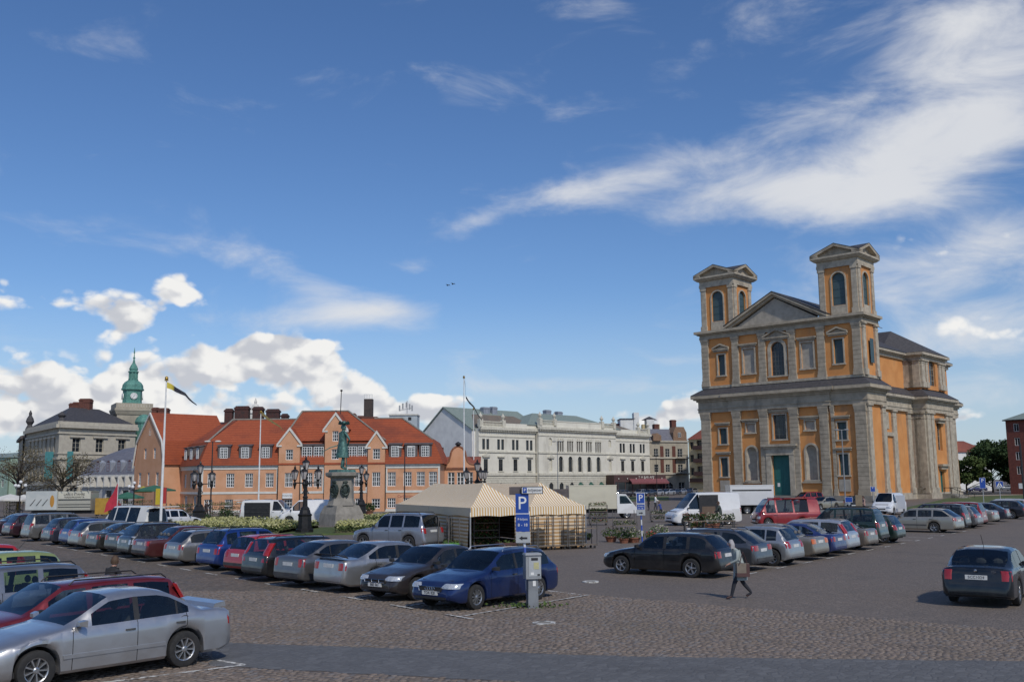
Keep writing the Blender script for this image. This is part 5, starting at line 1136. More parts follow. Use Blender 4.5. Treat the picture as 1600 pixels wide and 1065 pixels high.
for q in (up[0], up[1]): surround(*q[:4], y=.35); hood(q[0], q[1]+q[3]+.75, q[2]+1.7, True, .35); win(C, *q[:4], 1, 1, fm=dm, gm=M_shut, rec=.3, y=.35)
q = up[2]; surround(*q[:4], y=.35, t=.5, arch=True); hood(q[0], q[1]+q[3]+.55, 4.6, True, .35); win(C, *q[:4], 4, 7, fm=mat('lead_frame', (.12, .13, .13)), arch=True, rec=.3, y=.35, bars=.07)
for q in (up[3], up[4]): surround(*q[:4], y=.35, t=.25); hood(q[0], q[1]+q[3]+.6, 3.1, False, .35); win(C, *q[:4], 1, 1, fm=M_cstone2, gm=M_panel, rec=.12, y=.35, name='blind_window', pane='blind_panel')
# towers
for ti, (a, c_) in enumerate(((.012, .225), (.765, .98))):
    x0, x1 = cx(a), cx(c_); w = x1-x0; xm_ = (x0+x1)/2; y0, y1 = .75, TD-.1; z0, z1 = ZT+.1, 34.8
    T_ = link('tower', None, C); T_['label'] = 'left bell tower' if ti == 0 else 'right bell tower'
    aop = [(w/2, z0+1.5, 2.05, 4.9, True)]; b = MB()
    for k in range(4):
        L = w if k % 2 == 0 else y1-y0; b.M = Matrix.Translation((xm_, (y0+y1)/2, 0)) @ Matrix.Rotation(R(90*k), 4, 'Z') @ Matrix.Translation((-L/2, -((y1-y0) if k % 2 == 0 else w)/2, 0))
        o = [(L/2, z0+1.5, 2.05, 4.9, True)]; wall(b, 0, L, z0, z1, o, 0, .4)
    t = bld(b, 'tower_wall', M_orange2, T_)
    for k in range(4):
        L = w if k % 2 == 0 else y1-y0; M = Matrix.Translation((xm_, (y0+y1)/2, 0)) @ Matrix.Rotation(R(90*k), 4, 'Z') @ Matrix.Translation((-L/2, -((y1-y0) if k % 2 == 0 else w)/2, 0))
        b = MB(); b.M = M
        for u in (0, L-.85):
            b.box(u-.1, u+.95, -.32, .05, z0, z0+.85); n = 8
            for j in range(n): zz = z0+.85+j*(z1-z0-1.35)/n; e = random.uniform(0, .015); b.box(u+e, u+.85-e, -.2-e, .05, zz+.012, zz+(z1-z0-1.35)/n-.012)
            b.box(u+.03, u+.82, -.16, .05, z0+.8, z1-.5); b.box(u-.08, u+.93, -.3, .05, z1-.5, z1)
        b.box(L/2-1.26, L/2-1.04, -.12, .0, z0, z0+5.38); b.box(L/2+1.04, L/2+1.26, -.12, .0, z0, z0+5.38); b.box(L/2-1.02, L/2+1.02, -.1, 0, z0+.0, z0+1.45)
        f = lambda r, t_: (L/2-r*math.cos(t_), z0+1.5+4.9-1.025+r*math.sin(t_))
        for i in range(10):
            q = [f(1.03, math.pi*i/10), f(1.03, math.pi*(i+1)/10), f(1.24, math.pi*(i+1)/10), f(1.24, math.pi*i/10)]; b.loft([[(u, -.12, v) for u, v in q], [(u, 0, v) for u, v in q]], True, True)
        bld(b, 'tower_stonework', M_cstone2, T_)
        l = M @ Vector((L/2, 0, z0+1.5)); b2 = win(T_, l.x, l.z, 2.05, 4.9, 1, 4, fm=dm, gm=M_shut, arch=True, rec=.22, y=l.y, rz=R(90*k), name='belfry_shutter', pane='louvre_panel')
    pth = [(x0, y0), (x1, y0), (x1, y1), (x0, y1)]
    b = MB(); prof = [(.3, z1), (-.3, z1), (-.3, z1+.45), (-.24, z1+.5), (-.24, z1+1.0), (-.55, z1+1.1), (-.95, z1+1.45), (-.95, z1+1.7), (.3, z1+1.75)]; sweep(b, prof, pth, True); bld(b, 'tower_entablature', M_cstone2, T_)
    b = MB(); e = .95; zc = z1+1.62; za = z1+3.5; ym = (y0+y1)/2
    for p0, p1, pm, nv in (((x0-e, y0-e), (x1+e, y0-e), (xm_, y0-e), (0, 1)), ((x1+e, y0-e), (x1+e, y1+e), (x1+e, ym), (-1, 0)), ((x1+e, y1+e), (x0-e, y1+e), (xm_, y1+e), (0, -1)), ((x0-e, y1+e), (x0-e, y0-e), (x0-e, ym), (1, 0))):
        for q in (p0, p1):
            b.loft([[(q[0], q[1], zc), (q[0], q[1], zc+.42), (q[0]+nv[0]*1.2, q[1]+nv[1]*1.2, zc+.42), (q[0]+nv[0]*1.2, q[1]+nv[1]*1.2, zc)], [(pm[0], pm[1], za-.42), (pm[0], pm[1], za), (pm[0]+nv[0]*1.2, pm[1]+nv[1]*1.2, za), (pm[0]+nv[0]*1.2, pm[1]+nv[1]*1.2, za-.42)]], True, True)
        b.face(*[(q[0]+nv[0]*.7, q[1]+nv[1]*.7, z) for q, z in ((p0, zc), (p1, zc), (pm, za-.3))])
    bld(b, 'tower_pediment', M_cstone, T_)
    b = MB(); za += .04; zc += .46; c4 = [(x0-e-.05, y0-e-.05), (x1+e+.05, y0-e-.05), (x1+e+.05, y1+e+.05), (x0-e-.05, y1+e+.05)]; m4 = [(xm_, y0-e-.05), (x1+e+.05, ym), (xm_, y1+e+.05), (x0-e-.05, ym)]
    for i in range(4):
        b.face((*c4[i], zc), (*m4[i], za), (xm_, ym, za)); b.face((*c4[(i+1) % 4], zc), (xm_, ym, za), (*m4[i], za))
        b.face((*c4[i], zc), (xm_, ym, za), (*m4[i-1], za)) if False else None
    bld(b, 'tower_roof', M_slate, T_)
# right flank of the tower block
def flank_pil(M, L, spans, z0, z1, cap, o=.3):
    for u0, u1 in spans:
        b = MB(); b.M = M; b.box(u0-.1, u1+.1, -o-.12, .05, z0, z0+.9); b.box(u0, u1, -o, .05, z0+.9, z1-cap); b.box(u0-.05, u1+.05, -o-.05, .05, z1-cap, z1-cap+.18); b.box(u0-.15, u1+.15, -o-.2, .05, z1-.25, z1); b.box(u0, u1, -o, .05, z1-cap+.18, z1-.25)
        bld(b, 'pilaster', M_cstone2, C)
MR = Matrix.Translation((CW, 0, 0)) @ Matrix.Rotation(R(90), 4, 'Z')
flank_pil(MR, TD, [(.0, 1.2), (TD-1.5, TD-.2)], Z1, Z2, 1.1); flank_pil(MR @ Matrix.Translation((0, .3, 0)), TD, [(.45, 1.4), (TD-1.6, TD-.6)], Z3+.3, ZU, .8)
b = MB(); b.M = MR; b.box(2.6, 3.9, -.02, .0, 20.4, 24); bld(b, 'flank_window', M_shut, C)
# nave and transept
b = MB(); b.box(NX0, NX1, TD, 46, -.1, Z2)
b.box(NX0+1, NX1-1, TD, 46, Z3, 23.2); bld(b, 'nave_wall', M_orange2, C)
for sx in (0, 1):
    MN = (Matrix.Translation((NX1, 0, 0)) @ Matrix.Rotation(R(90), 4, 'Z')) if sx else (Matrix.Translation((NX0, 46, 0)) @ Matrix.Rotation(R(-90), 4, 'Z'))
    sp = [(u, u+1.5) for u in (6.7, 9.6, 16.4, 22.6)]+[(u, u+1.5) for u in (39, 43.5)]; sp = sp if sx else [(46-c, 46-a) for a, c in sp]
    flank_pil(MN, 46, sp, Z1, Z2, 1.1)
    if sx:
        b = MB(); b.M = MN; b.box(12.6, 15.2, -.12, 0, 11.3, 13.9); bld(b, 'lunette_surround', M_cstone2, C)
        l = MN @ Vector((13.9, -.14, 11.5)); win(C, l.x, l.z, 2.0, 2.1, 2, 2, arch=True, y=l.y, rz=R(90), fm=M_cstone2, rec=.0); b = MB(); b.M = MN; b.box(11.2, 16.4, -.3, 0, 10.2, 10.8); bld(b, 'string_course', M_cstone2, C)
b = MB(); b.box(NX0-.3, NX1+.3, TD, 46.3, -.1, Z1+.1); b.box(TX0-.4, TX1+.4, TY0-.4, TY1+.4, -.1, Z1+.1); bld(b, 'plinth', M_cstone2, C)
b = MB(); wl_ = TX1-TX0; tlen = TY1-TY0
MT = Matrix.Translation((TX1, TY0, 0)) @ Matrix.Rotation(R(90), 4, 'Z'); b.M = MT
to = [(tlen/2, 8.2, 2.0, 4.7), (tlen/2, .2, 2.0, 4.6)]; tu = [(tlen/2, 18.9, 2.9, 4.7, True)]
wall(b, 0, tlen, -.1, Z2, to, 0, .6); wall(b, .6, tlen-.6, Z3, 23.2, tu, .5, .5); b.M = None
b.box(TX0, TX1, TY0, TY0+.1, -.1, Z2); b.box(TX0, TX1, TY1-.1, TY1, -.1, Z2); b.box(TX0, TX0+.1, TY0, TY1, -.1, Z2)
b.box(TX0+.6, TX1-.5, TY0+.6, TY0+.7, Z3-.5, 23.2); b.box(TX0+.6, TX1-.5, TY1-.7, TY1-.6, Z3-.5, 23.2); b.box(TX0+.6, TX0+.7, TY0+.6, TY1-.6, Z3-.5, 23.2); bld(b, 'transept_wall', M_orange2, C)
flank_pil(MT, tlen, [(.0, 1.6), (2.0, 3.2), (tlen-3.2, tlen-2.0), (tlen-1.6, tlen)], Z1, Z2, 1.1); flank_pil(MT @ Matrix.Translation((0, .5, 0)), tlen, [(.6, 2.0), (2.4, 3.4), (tlen-3.4, tlen-2.4), (tlen-2, tlen-.6)], Z3+.2, 23.0, .6)
MF = Matrix.Translation((0, TY0, 0)); flank_pil(MF, wl_, [(TX1-1.7, TX1), (NX1+.1, NX1+1.6)], Z1, Z2, 1.1, .35); flank_pil(Matrix.Translation((0, TY0+.6, 0)), wl_, [(TX1-2.3, TX1-.55), (NX1-1.2, NX1+.5), (NX1-4.4, NX1-2.9)], Z3+.2, 23.0, .6, .3)
l = MT @ Vector((tlen/2, 0, 8.2)); win(C, l.x, l.z, 2.0, 4.7, 2, 4, y=l.y, rz=R(90), fm=M_cstone2, rec=.4); l = MT @ Vector((tlen/2, .5, 18.9)); win(C, l.x, l.z, 2.9, 4.7, 3, 5, y=l.y, rz=R(90), fm=M_cstone2, arch=True, rec=.3)
l = MT @ Vector((tlen/2, 0, .2)); win(C, l.x, l.z, 2.0, 4.6, 2, 1, y=l.y, rz=R(90), fm=M_wood, gm=M_wood, rec=.4, name='side_door', pane='door_panel')
for z in (13.1, 5.6): b = MB(); b.M = MT; b.box(tlen/2-1.8, tlen/2+1.8, -.8, 0, z, z+.35); b.box(tlen/2-1.5, tlen/2+1.5, -.5, 0, z-.5, z); bld(b, 'window_hood', M_cstone, C)
side_path = [(CW, TD), (NX1, TD+.01), (NX1, TY0), (TX1, TY0), (TX1, TY1), (NX1, TY1), (NX1, 46), (NX0, 46), (NX0, TY1), (TX0, TY1), (TX0, TY0), (NX0, TY0), (NX0, TD)]
entab(side_path, [(Z2, Z2+.55, .40), (Z2+.55, Z2+.7, .5), (Z2+.7, Z2+1.55, .38), (Z2+1.55, Z2+1.85, .6), (Z2+1.85, Z2+2.05, .95), (Z2+2.05, Z2+2.45, 1.15)], 'side_entablature', M_cstone2)
b = MB(); sweep(b, [(-1.2, Z2+2.5), (.9, Z3+.1)], side_path); b.box(NX0+.5, NX1-.5, TD, 46, Z3-.4, Z3-.1); bld(b, 'side_ledge_roof', M_slate, C)
tu_path = [(NX1-1, TD), (NX1-1, TY0+.6), (TX1-.5, TY0+.6), (TX1-.5, TY1-.6), (NX1-1, TY1-.6), (NX1-1, 46), (NX0+1, 46), (NX0+1, TY1-.6), (TX0+.6, TY1-.6), (TX0+.6, TY0+.6), (NX0+1, TY0+.6), (NX0+1, TD)]
entab(tu_path, [(23.0, 23.5, .3), (23.5, 23.7, .6), (23.7, 24.1, .9)], 'eaves_cornice', M_cstone2)
b = MB(); hip(b, NX0+.0, NX1-.0, TD-1, 47, 24.1, xm, xm, 30.5) if False else None
b.loft([[(NX0, TD, 24.1), (xm, TD, 29.3), (NX1, TD, 24.1)], [(NX0, 40, 24.1), (xm, 36, 29.3), (NX1, 40, 24.1)], [(NX0, 47, 24.1), (xm, 38, 29.0), (NX1, 47, 24.1)]], False)
b.loft([[(TX0-.3, TY0-.3, 24.15), (TX0-.3, (TY0+TY1)/2, 24.2), (TX0-.3, TY1+.3, 24.15)], [(TX0+7, TY0-.3, 24.15), (TX0+7, (TY0+TY1)/2, 28.9), (TX0+7, TY1+.3, 24.15)], [(TX1-7, TY0-.3, 24.15), (TX1-7, (TY0+TY1)/2, 28.9), (TX1-7, TY1+.3, 24.15)], [(TX1+.4, TY0-.3, 24.15), (TX1+.4, (TY0+TY1)/2, 24.2), (TX1+.4, TY1+.3, 24.15)]], False)
bld(b, 'nave_roof', M_slate, C)
b = MB(); n = 10                                                           # scroll buttress behind the tower
pts = [(TD, Z3), (TD, 23.2)]+[(TD+1.2+3.0*(1-math.cos(R(90*i/n))), 22.4-3.6*math.sin(R(90*i/n))) for i in range(n+1)]+[(TD+6, 18.6), (TD+6, Z3)]
b.M = Matrix.Translation((NX1-.9, 0, 0)) @ Matrix.Rotation(R(90), 4, 'Z'); b.prism(pts, -.6, .6); bld(b, 'scroll_buttress', M_orange2, C)
b = MB(); b.M = Matrix.Translation((NX1-.9, 0, 0)) @ Matrix.Rotation(R(90), 4, 'Z')
for (a0, z0), (a1, z1) in zip(pts[2:-2], pts[3:-1]): b.loft([[(a0, -.75, z0), (a0, .75, z0), (a0, .75, z0+.35), (a0, -.75, z0+.35)], [(a1, -.75, z1), (a1, .75, z1), (a1, .75, z1+.35), (a1, -.75, z1+.35)]], True, True)
bld(b, 'scroll_coping', M_cstone2, C)
# side steps with railing
b = MB(); b.M = MT
for k in range(7): b.box(tlen/2-1.8-k*.1, tlen/2+1.8+k*.1, -1.6-.4*(k+1), -.4 if k == 0 else -1.6-.4*k, -.1, 1.15-k*.16)
bld(b, 'side_steps', M_steps, C)
b = MB(); b.M = MT
for v in (-1.6, 1.6):
    b.tube([(tlen/2+v, -.6, 2.1), (tlen/2+v, -1.8, 2.1), (tlen/2+v, -4.4, 1.0)], .05, 5)
    for q, z in ((.7, 1.15), (1.7, 1.15), (3, .6), (4.3, 0)): b.tube([(tlen/2+v, -q, z-.1), (tlen/2+v, -q, {.7: 2.1, 1.7: 2.1, 3: 1.6, 4.3: 1.03}[q])], .04, 5)
bld(b, 'handrail', M_black, C)

# the ground falls gently towards the town on the left and rises a little behind the church on the right
for o_, dz_ in ((O, .2), (Wg, .5), (K, .06), (Hh, -.1), (Bw, .05), (Bb, -.35), (By, -.45), (Rr, -.25), (Pp, .65), (Lw, .9), (Tw, .62), (Mm, .5), (Ff, 1.1), (Rb, .2), (At, .15), (Bk, .3), (Gz, .35), (Rf, -.3), (Qb, -.85), (Hs, -1.0), (C, -.4)): o_.location.z += dz_
# ------------------------------------------------------------------ parking lines, manholes, lawns, kerbs
sq = bpy.data.objects['square_ground']
def line(p, q, w=.10, z=.0125, parent=None):
    p, q = Vector((p[0], p[1])), Vector((q[0], q[1])); n = (q-p).normalized(); n = Vector((-n.y, n.x))*w/2
    b = MB(); b.face((p.x+n.x, p.y+n.y, z), (p.x-n.x, p.y-n.y, z), (q.x-n.x, q.y-n.y, z), (q.x+n.x, q.y+n.y, z)); return b.build('parking_line', M_line, sq)
def vec(deg): return Vector((math.cos(R(deg)), math.sin(R(deg))))
EA, dA, hA = Vector((-2.16, 25.76)), vec(128.5), vec(51.5)
EB, dB, hB = Vector((7.32, 33.94)), vec(53.5), vec(143)
EC, dC, hC = Vector((-7.37, 17.85)), vec(128.5), vec(229)
for k in range(-1, 19):
    s = -.15+k*2.62+1.3; p = EA+dA*s-hA*.15
    if k < 15: line(p-dA*.55, p+dA*.55, .10, .031 if p.y < 31 else .0125)
    if k in (-1, 0, 1, 2, 3, 4): line(p+hA*.08, p+hA*(5.6 if k < 0 else 2.2), .09, .031 if p.y < 29 else .0125)
p = EA+dA*-1.47+hA*5.4; line(p, p+dA*2.4, .09)
for k in range(0, 13):
    p = EB+dB*(1.6+k*2.72)-hB*.1
    line(p-dB*.5, p+dB*.5, .10); line(p+hB*.08, p+hB*(1.3 if k % 2 else .9), .09)
p = G(382, 1039); line(p, p-Vector(hC[:]).to_3d()*-.0+vec(218).to_3d()*3.4, .10, .0165); line(p, p+vec(142).to_3d()*.8, .10, .0165)
for px, py in ((850, 974), (923, 909)):
    c = G(px, py); b = MB(); n = 20; z0 = .034
    b.loft([[(c.x+r*math.cos(2*math.pi*i/n), c.y+r*math.sin(2*math.pi*i/n), z) for i in range(n)] for r, z in ((.27, .0), (.27, z0), (.16, z0))], True); mh = b.build('manhole_ring', M_line, sq)
    b = MB(); b.lathe([(.16, 0), (.16, z0-.004), (.02, z0-.003)], c.x, c.y, 16); b.build('manhole_cover', M_steps, mh)
def lawn(name, pts, z, label):
    o = sheet(name, [(p[0], p[1]) for p in pts], z, M_grass, label); return o
lawn('church_lawn', [G(1398, 797), G(1470, 781), G(1500, 773), G(1640, 771), G(1660, 790), G(1560, 793), G(1440, 797)], .05, 'mown lawn beside the church')
sheet('gravel_path', [G(1480, 774.5), G(1640, 770.5), G(1640, 772.5), G(1482, 776.6)], .09, mat('pale_gravel', (.33, .27, .19), (.28, .23, .17), .9, scale=6), 'pale gravel path across the lawn')
lawn('grass_strip', [G(962, 783.5), G(1045, 781.5), G(1045, 775.5), G(962, 776.5)], .05, 'strip of grass before the hotel car park')
sheet('church_pavement', [G(1130, 800), G(1330, 803), G(1420, 790), G(1300, 783), G(1140, 783)], .02, mat('pale_paving', (.20, .185, .16), (.16, .148, .13), .9, scale=2), 'pale paving in front of the church')
sheet('north_pavement', [G(170, 806), G(760, 802), G(760, 794), G(170, 796)], .02, MATS['pale_paving'], 'pale pavement along the orange building')

# ------------------------------------------------------------------ vehicles
gA, gB, gC = 'cars parked in the left row', 'cars parked in the right row', 'cars parked at the lower left'
def rowA(s, typ, col, label, dx=0, face=False, **k):
    T = TYPES[typ]; p = EA+dA*s+hA*(T['L']/2+dx+(random.uniform(-.25, .25) if s > 6 else 0)); return car(k.pop('name', 'parked_car'), typ, col, p, R(231.5 if face else 44+random.uniform(-2.5, 2.5)), label, gA, **k)
def rowB(s, typ, col, label, dx=0, rot=0, **k):
    T = TYPES[typ]; p = EB+dB*s+hB*(T['L']/2+dx+(random.uniform(-.3, .3) if s > 4 else 0)); return car(k.pop('name', 'parked_car'), typ, col, p, R(143+rot+(random.uniform(-2.5, 2.5) if s > 4 else 0)), label, gB, **k)
def rowC(s, typ, col, label, dx=0, **k):
    T = TYPES[typ]; p = EC+dC*s+hC*dx; return car(k.pop('name', 'parked_car'), typ, col, p, R(229), label, gC, **k)
SILV = (.42, .42, .43)
# near left
cS = rowC(0, 'saloon', (.44, .44, .45), 'silver saloon with boot spoiler nearest the camera at lower left', metal=.75, spokes=9, mould=True, mirror_paint=True)
T = TYPES['saloon']; b = MB(); b.loft([[(-1.88, y, .96), (-1.92, y, 1.0+.035*(abs(y) < .7)), (-2.13, y, 1.02+.045*(abs(y) < .7)), (-2.15, y, .97)] for y in (-.66, -.6, -.3, 0, .3, .6, .66)], True, True); [ch.material_slots.__getitem__(0).__setattr__('link', 'OBJECT') or ch.material_slots[0].__setattr__('material', paint((.44, .44, .45), .75)) for ch in cS.children if ch.name.startswith('side_moulding')]; o = b.build('boot_spoiler', paint((.44, .44, .45), .75), cS, 40)
b = MB(); b.tube([(-1.2+.11*math.cos(t), .835, .80+.11*math.sin(t)) for t in np.linspace(0, 6.28, 15)], .006, 4); b.build('fuel_flap', M_trim, cS)
c2 = rowC(2.45, 'tall_estate', (.17, .016, .022), 'dark red estate with roof rails behind the silver saloon', rails=True, metal=.4)
c2.scale = (1, 1, .955)
c3 = rowC(6.6, 'long_estate', (.26, .27, .29), 'grey estate with black roof rails behind the dark red estate', dx=.75, rails=True, metal=.7)
c4 = rowC(10.6, 'round_estate', (.34, .40, .13), 'lime green small estate near the left edge', metal=.4)
b = MB(); b.tube([(-.9, 0, 1.5), (-1.3, 0, 1.95)], .008, 4); b.build('aerial', M_dark, c4)
c5 = rowC(16.4, 'tall_estate', (.45, .02, .02), 'bright red car with only its tail showing at the left edge', metal=.2)
for o in (c2, c3):
    for ch in o.children:
        if ch.name.startswith('roof_rail'): pass
# left row
au = rowA(0, 'estate', (.012, .03, .115), 'dark blue estate facing the camera beside the parking ticket machine', face=True, metal=.5, spokes=10, rails=True, rail_mat=M_alloy, plates='front')
plate_text(au, 'estate', 'TOA 820', False)
b = MB()
for i in range(4): b.tube([(2.283, -.12+i*.08+.045*math.cos(t), .555+.04*math.sin(t)) for t in np.linspace(0, 6.28, 13)], .008, 4)
b.build('grille_emblem', M_chrome, au); b = MB(); b.tube([(2.284, -.4, .61), (2.284, .4, .61), (2.284, .36, .49), (2.284, -.36, .49), (2.284, -.4, .61)], .01, 4); b.build('grille_frame', M_chrome, au)
sb = rowA(2.75, 'saloon', (.035, .030, .030), 'brownish black saloon facing the camera beside the dark blue estate', face=True, metal=.6, spokes=5, plates='front')
plate_text(sb, 'saloon', 'BBE 063', False)
b = MB()
for y in (-.28, 0, .28): b.tube([(2.27, y-.12, .60), (2.275, y+.12, .60), (2.275, y+.10, .52), (2.275, y-.10, .52), (2.27, y-.12, .60)], .01, 4)
b.build('grille_frame', M_chrome, sb)
v = rowA(5.3, 'long_saloon', (.40, .40, .40), 'silver saloon with boot lid spoiler between two saloons in the left row', metal=.75, spokes=6, tlw=0) if False else rowA(5.3, 'long_saloon', (.40, .40, .40), 'silver saloon with boot lid spoiler beside the brownish black saloon', metal=.75, spokes=6)
b = MB(); b.loft([[(-2.1, y, 1.0+.07*(abs(y) < .7)), (-2.12, y, 1.05+.05*(abs(y) < .7)), (-2.34, y, 1.08+.04*(abs(y) < .7)), (-2.33, y, 1.06+.03*(abs(y) < .7))] for y in (-.78, -.6, 0, .6, .78)], True, True); b.build('boot_spoiler', M_dark, v)
rowA(7.7, 'liftback', (.17, .165, .165), 'grey saloon with red tail lights beside the silver saloon with spoiler', metal=.7, bumper=True, dx=-.1)
rowA(10.2, 'tall_estate', (.010, .011, .013), 'black estate with white window trim and tall red tail lights', metal=.3, rails=True, bumper=True)
rowA(12.7, 'hatch', (.42, .020, .022), 'red small hatchback with a black bumper strip in the left row', metal=.1, bumper=True, mould=True, dx=.35)
rowA(15.4, 'round_estate', (.015, .05, .22), 'bright blue estate with roof rails in the left row', metal=.5, spokes=5, rails=True)
rowA(18.7, 'estate', (.30, .29, .275), 'silver grey estate with plain roof rails beside the bright blue estate', metal=.7, rails=True, rail_mat=M_alloy, spokes=5)
rowA(21.9, 'boxy_saloon', (.085, .022, .022), 'maroon saloon with wide boot in the left row', metal=.3, bumper=True)
rowA(24.5, 'round_estate', (.016, .017, .019), 'black estate with white tall tail lights in the left row', metal=.4, lensmat=M_lamp, rails=True)
rowA(27.1, 'saloon', (.018, .019, .022), 'black saloon second from the black estate with white tail lights', metal=.4)
rowA(29.7, 'saloon', (.02, .022, .022), 'black saloon beside the silver estate far along the left row', metal=.4)
rowA(32.8, 'estate', (.31, .30, .28), 'silver estate far along the left row between black and blue cars', metal=.7, spokes=5)
rowA(35.4, 'hatch', (.03, .07, .22), 'mid blue hatchback far along the left row', metal=.5)
rowA(38.0, 'round_estate', (.028, .032, .05), 'dark blue hatchback beside the grey people carrier', metal=.4)
rowA(42.8, 'mini_van', (.17, .165, .155), 'grey brown people carrier with roof bars far along the left row', metal=.5, rails=True, mould=True)
rowA(47.6, 'round_estate', (.03, .012, .018), 'dark wine red hatchback left of the people carrier', metal=.3)
rowA(51.6, 'saloon', (.025, .012, .022), 'dark purple saloon at the far left end of the row', metal=.3)
p = EA+dA*49+hA*12; car('parked_car', 'tall_estate', (.66, .66, .66), p, R(62), 'white estate with red tail lights behind the far left cars', 'cars parked behind the left row', metal=.1)
# right row
o = rowB(-.1, 'estate', (.012, .012, .013), 'black estate parked beside the walking woman', metal=.3, spokes=5, dx=0)
rowB(3.0, 'curvy_estate', (.105, .11, .12), 'grey estate with dark wraparound windows behind the walking woman', metal=.65, spokes=6, bumper=True, rails=True)
rowB(5.6, 'hatch', (.42, .43, .43), 'silver hatchback half hidden between the grey estate and the beige saloon', metal=.7)
rowB(8.6, 'boxy_saloon', (.30, .265, .215), 'beige boxy saloon with orange and red tail lights', metal=.55, lensmat=M_amber, mould=True, spokes=8)
rowB(10.9, 'saloon', (.03, .05, .17), 'blue saloon behind the beige boxy saloon', metal=.5)
rowB(13.0, 'tall_estate', (.48, .50, .53), 'pale silver estate between the blue saloon and the light brown saloon', metal=.6)
rowB(15.6, 'saloon', (.24, .20, .165), 'light brown saloon beside the dark green off-roader', metal=.55, lensmat=M_red)
rowB(18.8, 'suv', (.012, .03, .026), 'dark green off-roader estate in the right row', metal=.3, spokes=6, bumper=True, rails=True)
rowB(21.2, 'hatch', (.014, .03, .026), 'small dark green hatchback beyond the dark green off-roader', metal=.3)
rowB(32.7, 'curvy_estate', (.40, .37, .31), 'pale gold estate seen side on in the right row', metal=.6, spokes=5, mould=True, rot=-3)
rowB(36.4, 'mini_van', (.018, .02, .024), 'black people carrier with silver bumper beyond the pale gold estate', metal=.3)
rowB(39.0, 'hatch', (.20, .20, .205), 'grey hatchback tucked beside the black people carrier', metal=.5)
rowB(41.6, 'mini_van', (.22, .018, .022), 'dark red tall hatchback near the lawn', metal=.3)
rowB(45.6, 'saloon', (.36, .34, .30), 'pale beige saloon beyond the dark red tall hatchback', metal=.6)
rowB(50.0, 'liftback', (.03, .035, .05), 'dark blue saloon with pale roof at the right end of the row', metal=.5)
rowB(56.0, 'estate', (.02, .022, .028), 'black estate near the right edge of the row', metal=.3)
rowB(60.6, 'tall_estate', (.50, .50, .51), 'white silver estate cut off by the right edge of the picture', metal=.4)
# free standing cars
oc = car('moving_car', 'liftback', (.005, .009, .015), (13.0, 27.3), R(55), 'dark blue liftback driving away at the right edge', None, metal=.5, spokes=12)

plate_text(oc, 'liftback', 'SCC1024')
b = MB(); b.tube([(-.85, .0, 1.42), (-1.15, 0, 1.75)], .007, 4); b.build('aerial', M_dark, oc); b = MB(); b.ball((-2.24, 0, .91), .012, .035, .035, 8, 5); b.build('boot_badge', M_chrome, oc)
text('TDI', .07, M_chrome, oc, (-2.245, -.42, .89), -R(90), 'boot_lettering')
ml = car('parked_car', 'suv', (.36, .375, .41), (-5.75, 49.3), R(148), 'silver blue off-roader parked against the striped tent', 'vehicles standing among the market stalls', metal=.7, spokes=5, rails=True)
gV = 'vehicles standing among the market stalls'
hi = car('minibus', 'bus', (.66, .65, .60), (-23.6, 62), R(146), 'cream white minibus with open tailgate among the market stalls', gV, metal=0)
b = MB(); b.box(-3.3, -2.3, -.8, .8, 1.93, 1.98); b.box(-3.3, -2.5, -.55, .55, 1.925, 1.93); b.build('tailgate', paint((.66, .65, .60), 0), hi)
t3 = car('camper_van', 'bus', (.24, .018, .024), (19.0, 69.4), R(186), 'dark red camper van parked behind the flower stall', gV, metal=.1)
b = MB(); b.box(.6, 1.1, -.6, .6, 1.95, 2.06); b.box(-1.4, .4, -.75, .75, 1.96, 2.02); b.build('roof_hatch', paint((.24, .018, .024), .1), t3)
wv = car('white_van', 'panel_van', (.70, .71, .72), (34.6, 91.5), R(232), 'white delivery van with open rear door by the church lawn', gV, metal=0)
b = MB(); b.box(-2.5, -2.43, -1.75, -.9, .6, 1.9); b.build('rear_door', paint((.70, .71, .72), 0), wv); b = MB(); b.box(1.05, 1.15, .95, 1.75, .55, 1.75); b.build('open_door', paint((.70, .71, .72), 0), wv)
v1 = car('white_van', 'panel_van', (.68, .68, .66), (-20.2, 82.5), R(-8), 'white van with open side showing shelves of plants by the flower bed', gV, metal=0)
b = MB(); b.box(-1.9, .35, -.955, -.93, .55, 1.75); b.build('side_opening', M_dark, v1)
b = MB()
for z in (.6, .95, 1.3): b.box(-1.85, .3, -.99, -.96, z, z+.03)
b.build('shelf', M_trim, v1); b = MB(); b.box(-2.6, -2.42, -.9, .9, 1.75, 1.82); b.box(-2.9, -2.4, -.9, .9, 1.95, 2.0); b.build('tailgate', paint((.68, .68, .66), 0), v1)
v2 = car('white_van', 'panel_van', (.72, .72, .72), (-16.7, 81.5), R(188), 'white panel van with open rear doors behind the lamp post', gV, metal=0)
for y in (-1, 1): b = MB(); b.box(-3.2, -2.42, y*.93-.03, y*.93+.03, .5, 1.85); b.build('rear_door', paint((.72, .72, .72), 0), v2)
fo = car('tall_van', 'tall_van', (.70, .70, .69), (14.0, 73.5), R(196), 'tall white van with a wide dark side opening behind the flower tables', gV, metal=0)
fo.location.z = .0; b = MB(); b.box(-.75, .75, .985, 1.0, .5, 2.25); b.build('shaded_opening', M_dark, fo); b = MB(); b.box(-.5, .55, .999, 1.012, .5, 1.4); b.build('plywood', mat('plywood', (.16, .11, .08), (.12, .085, .06), .9, scale=2), fo)  # flat dark panel paints the shade inside the open van side
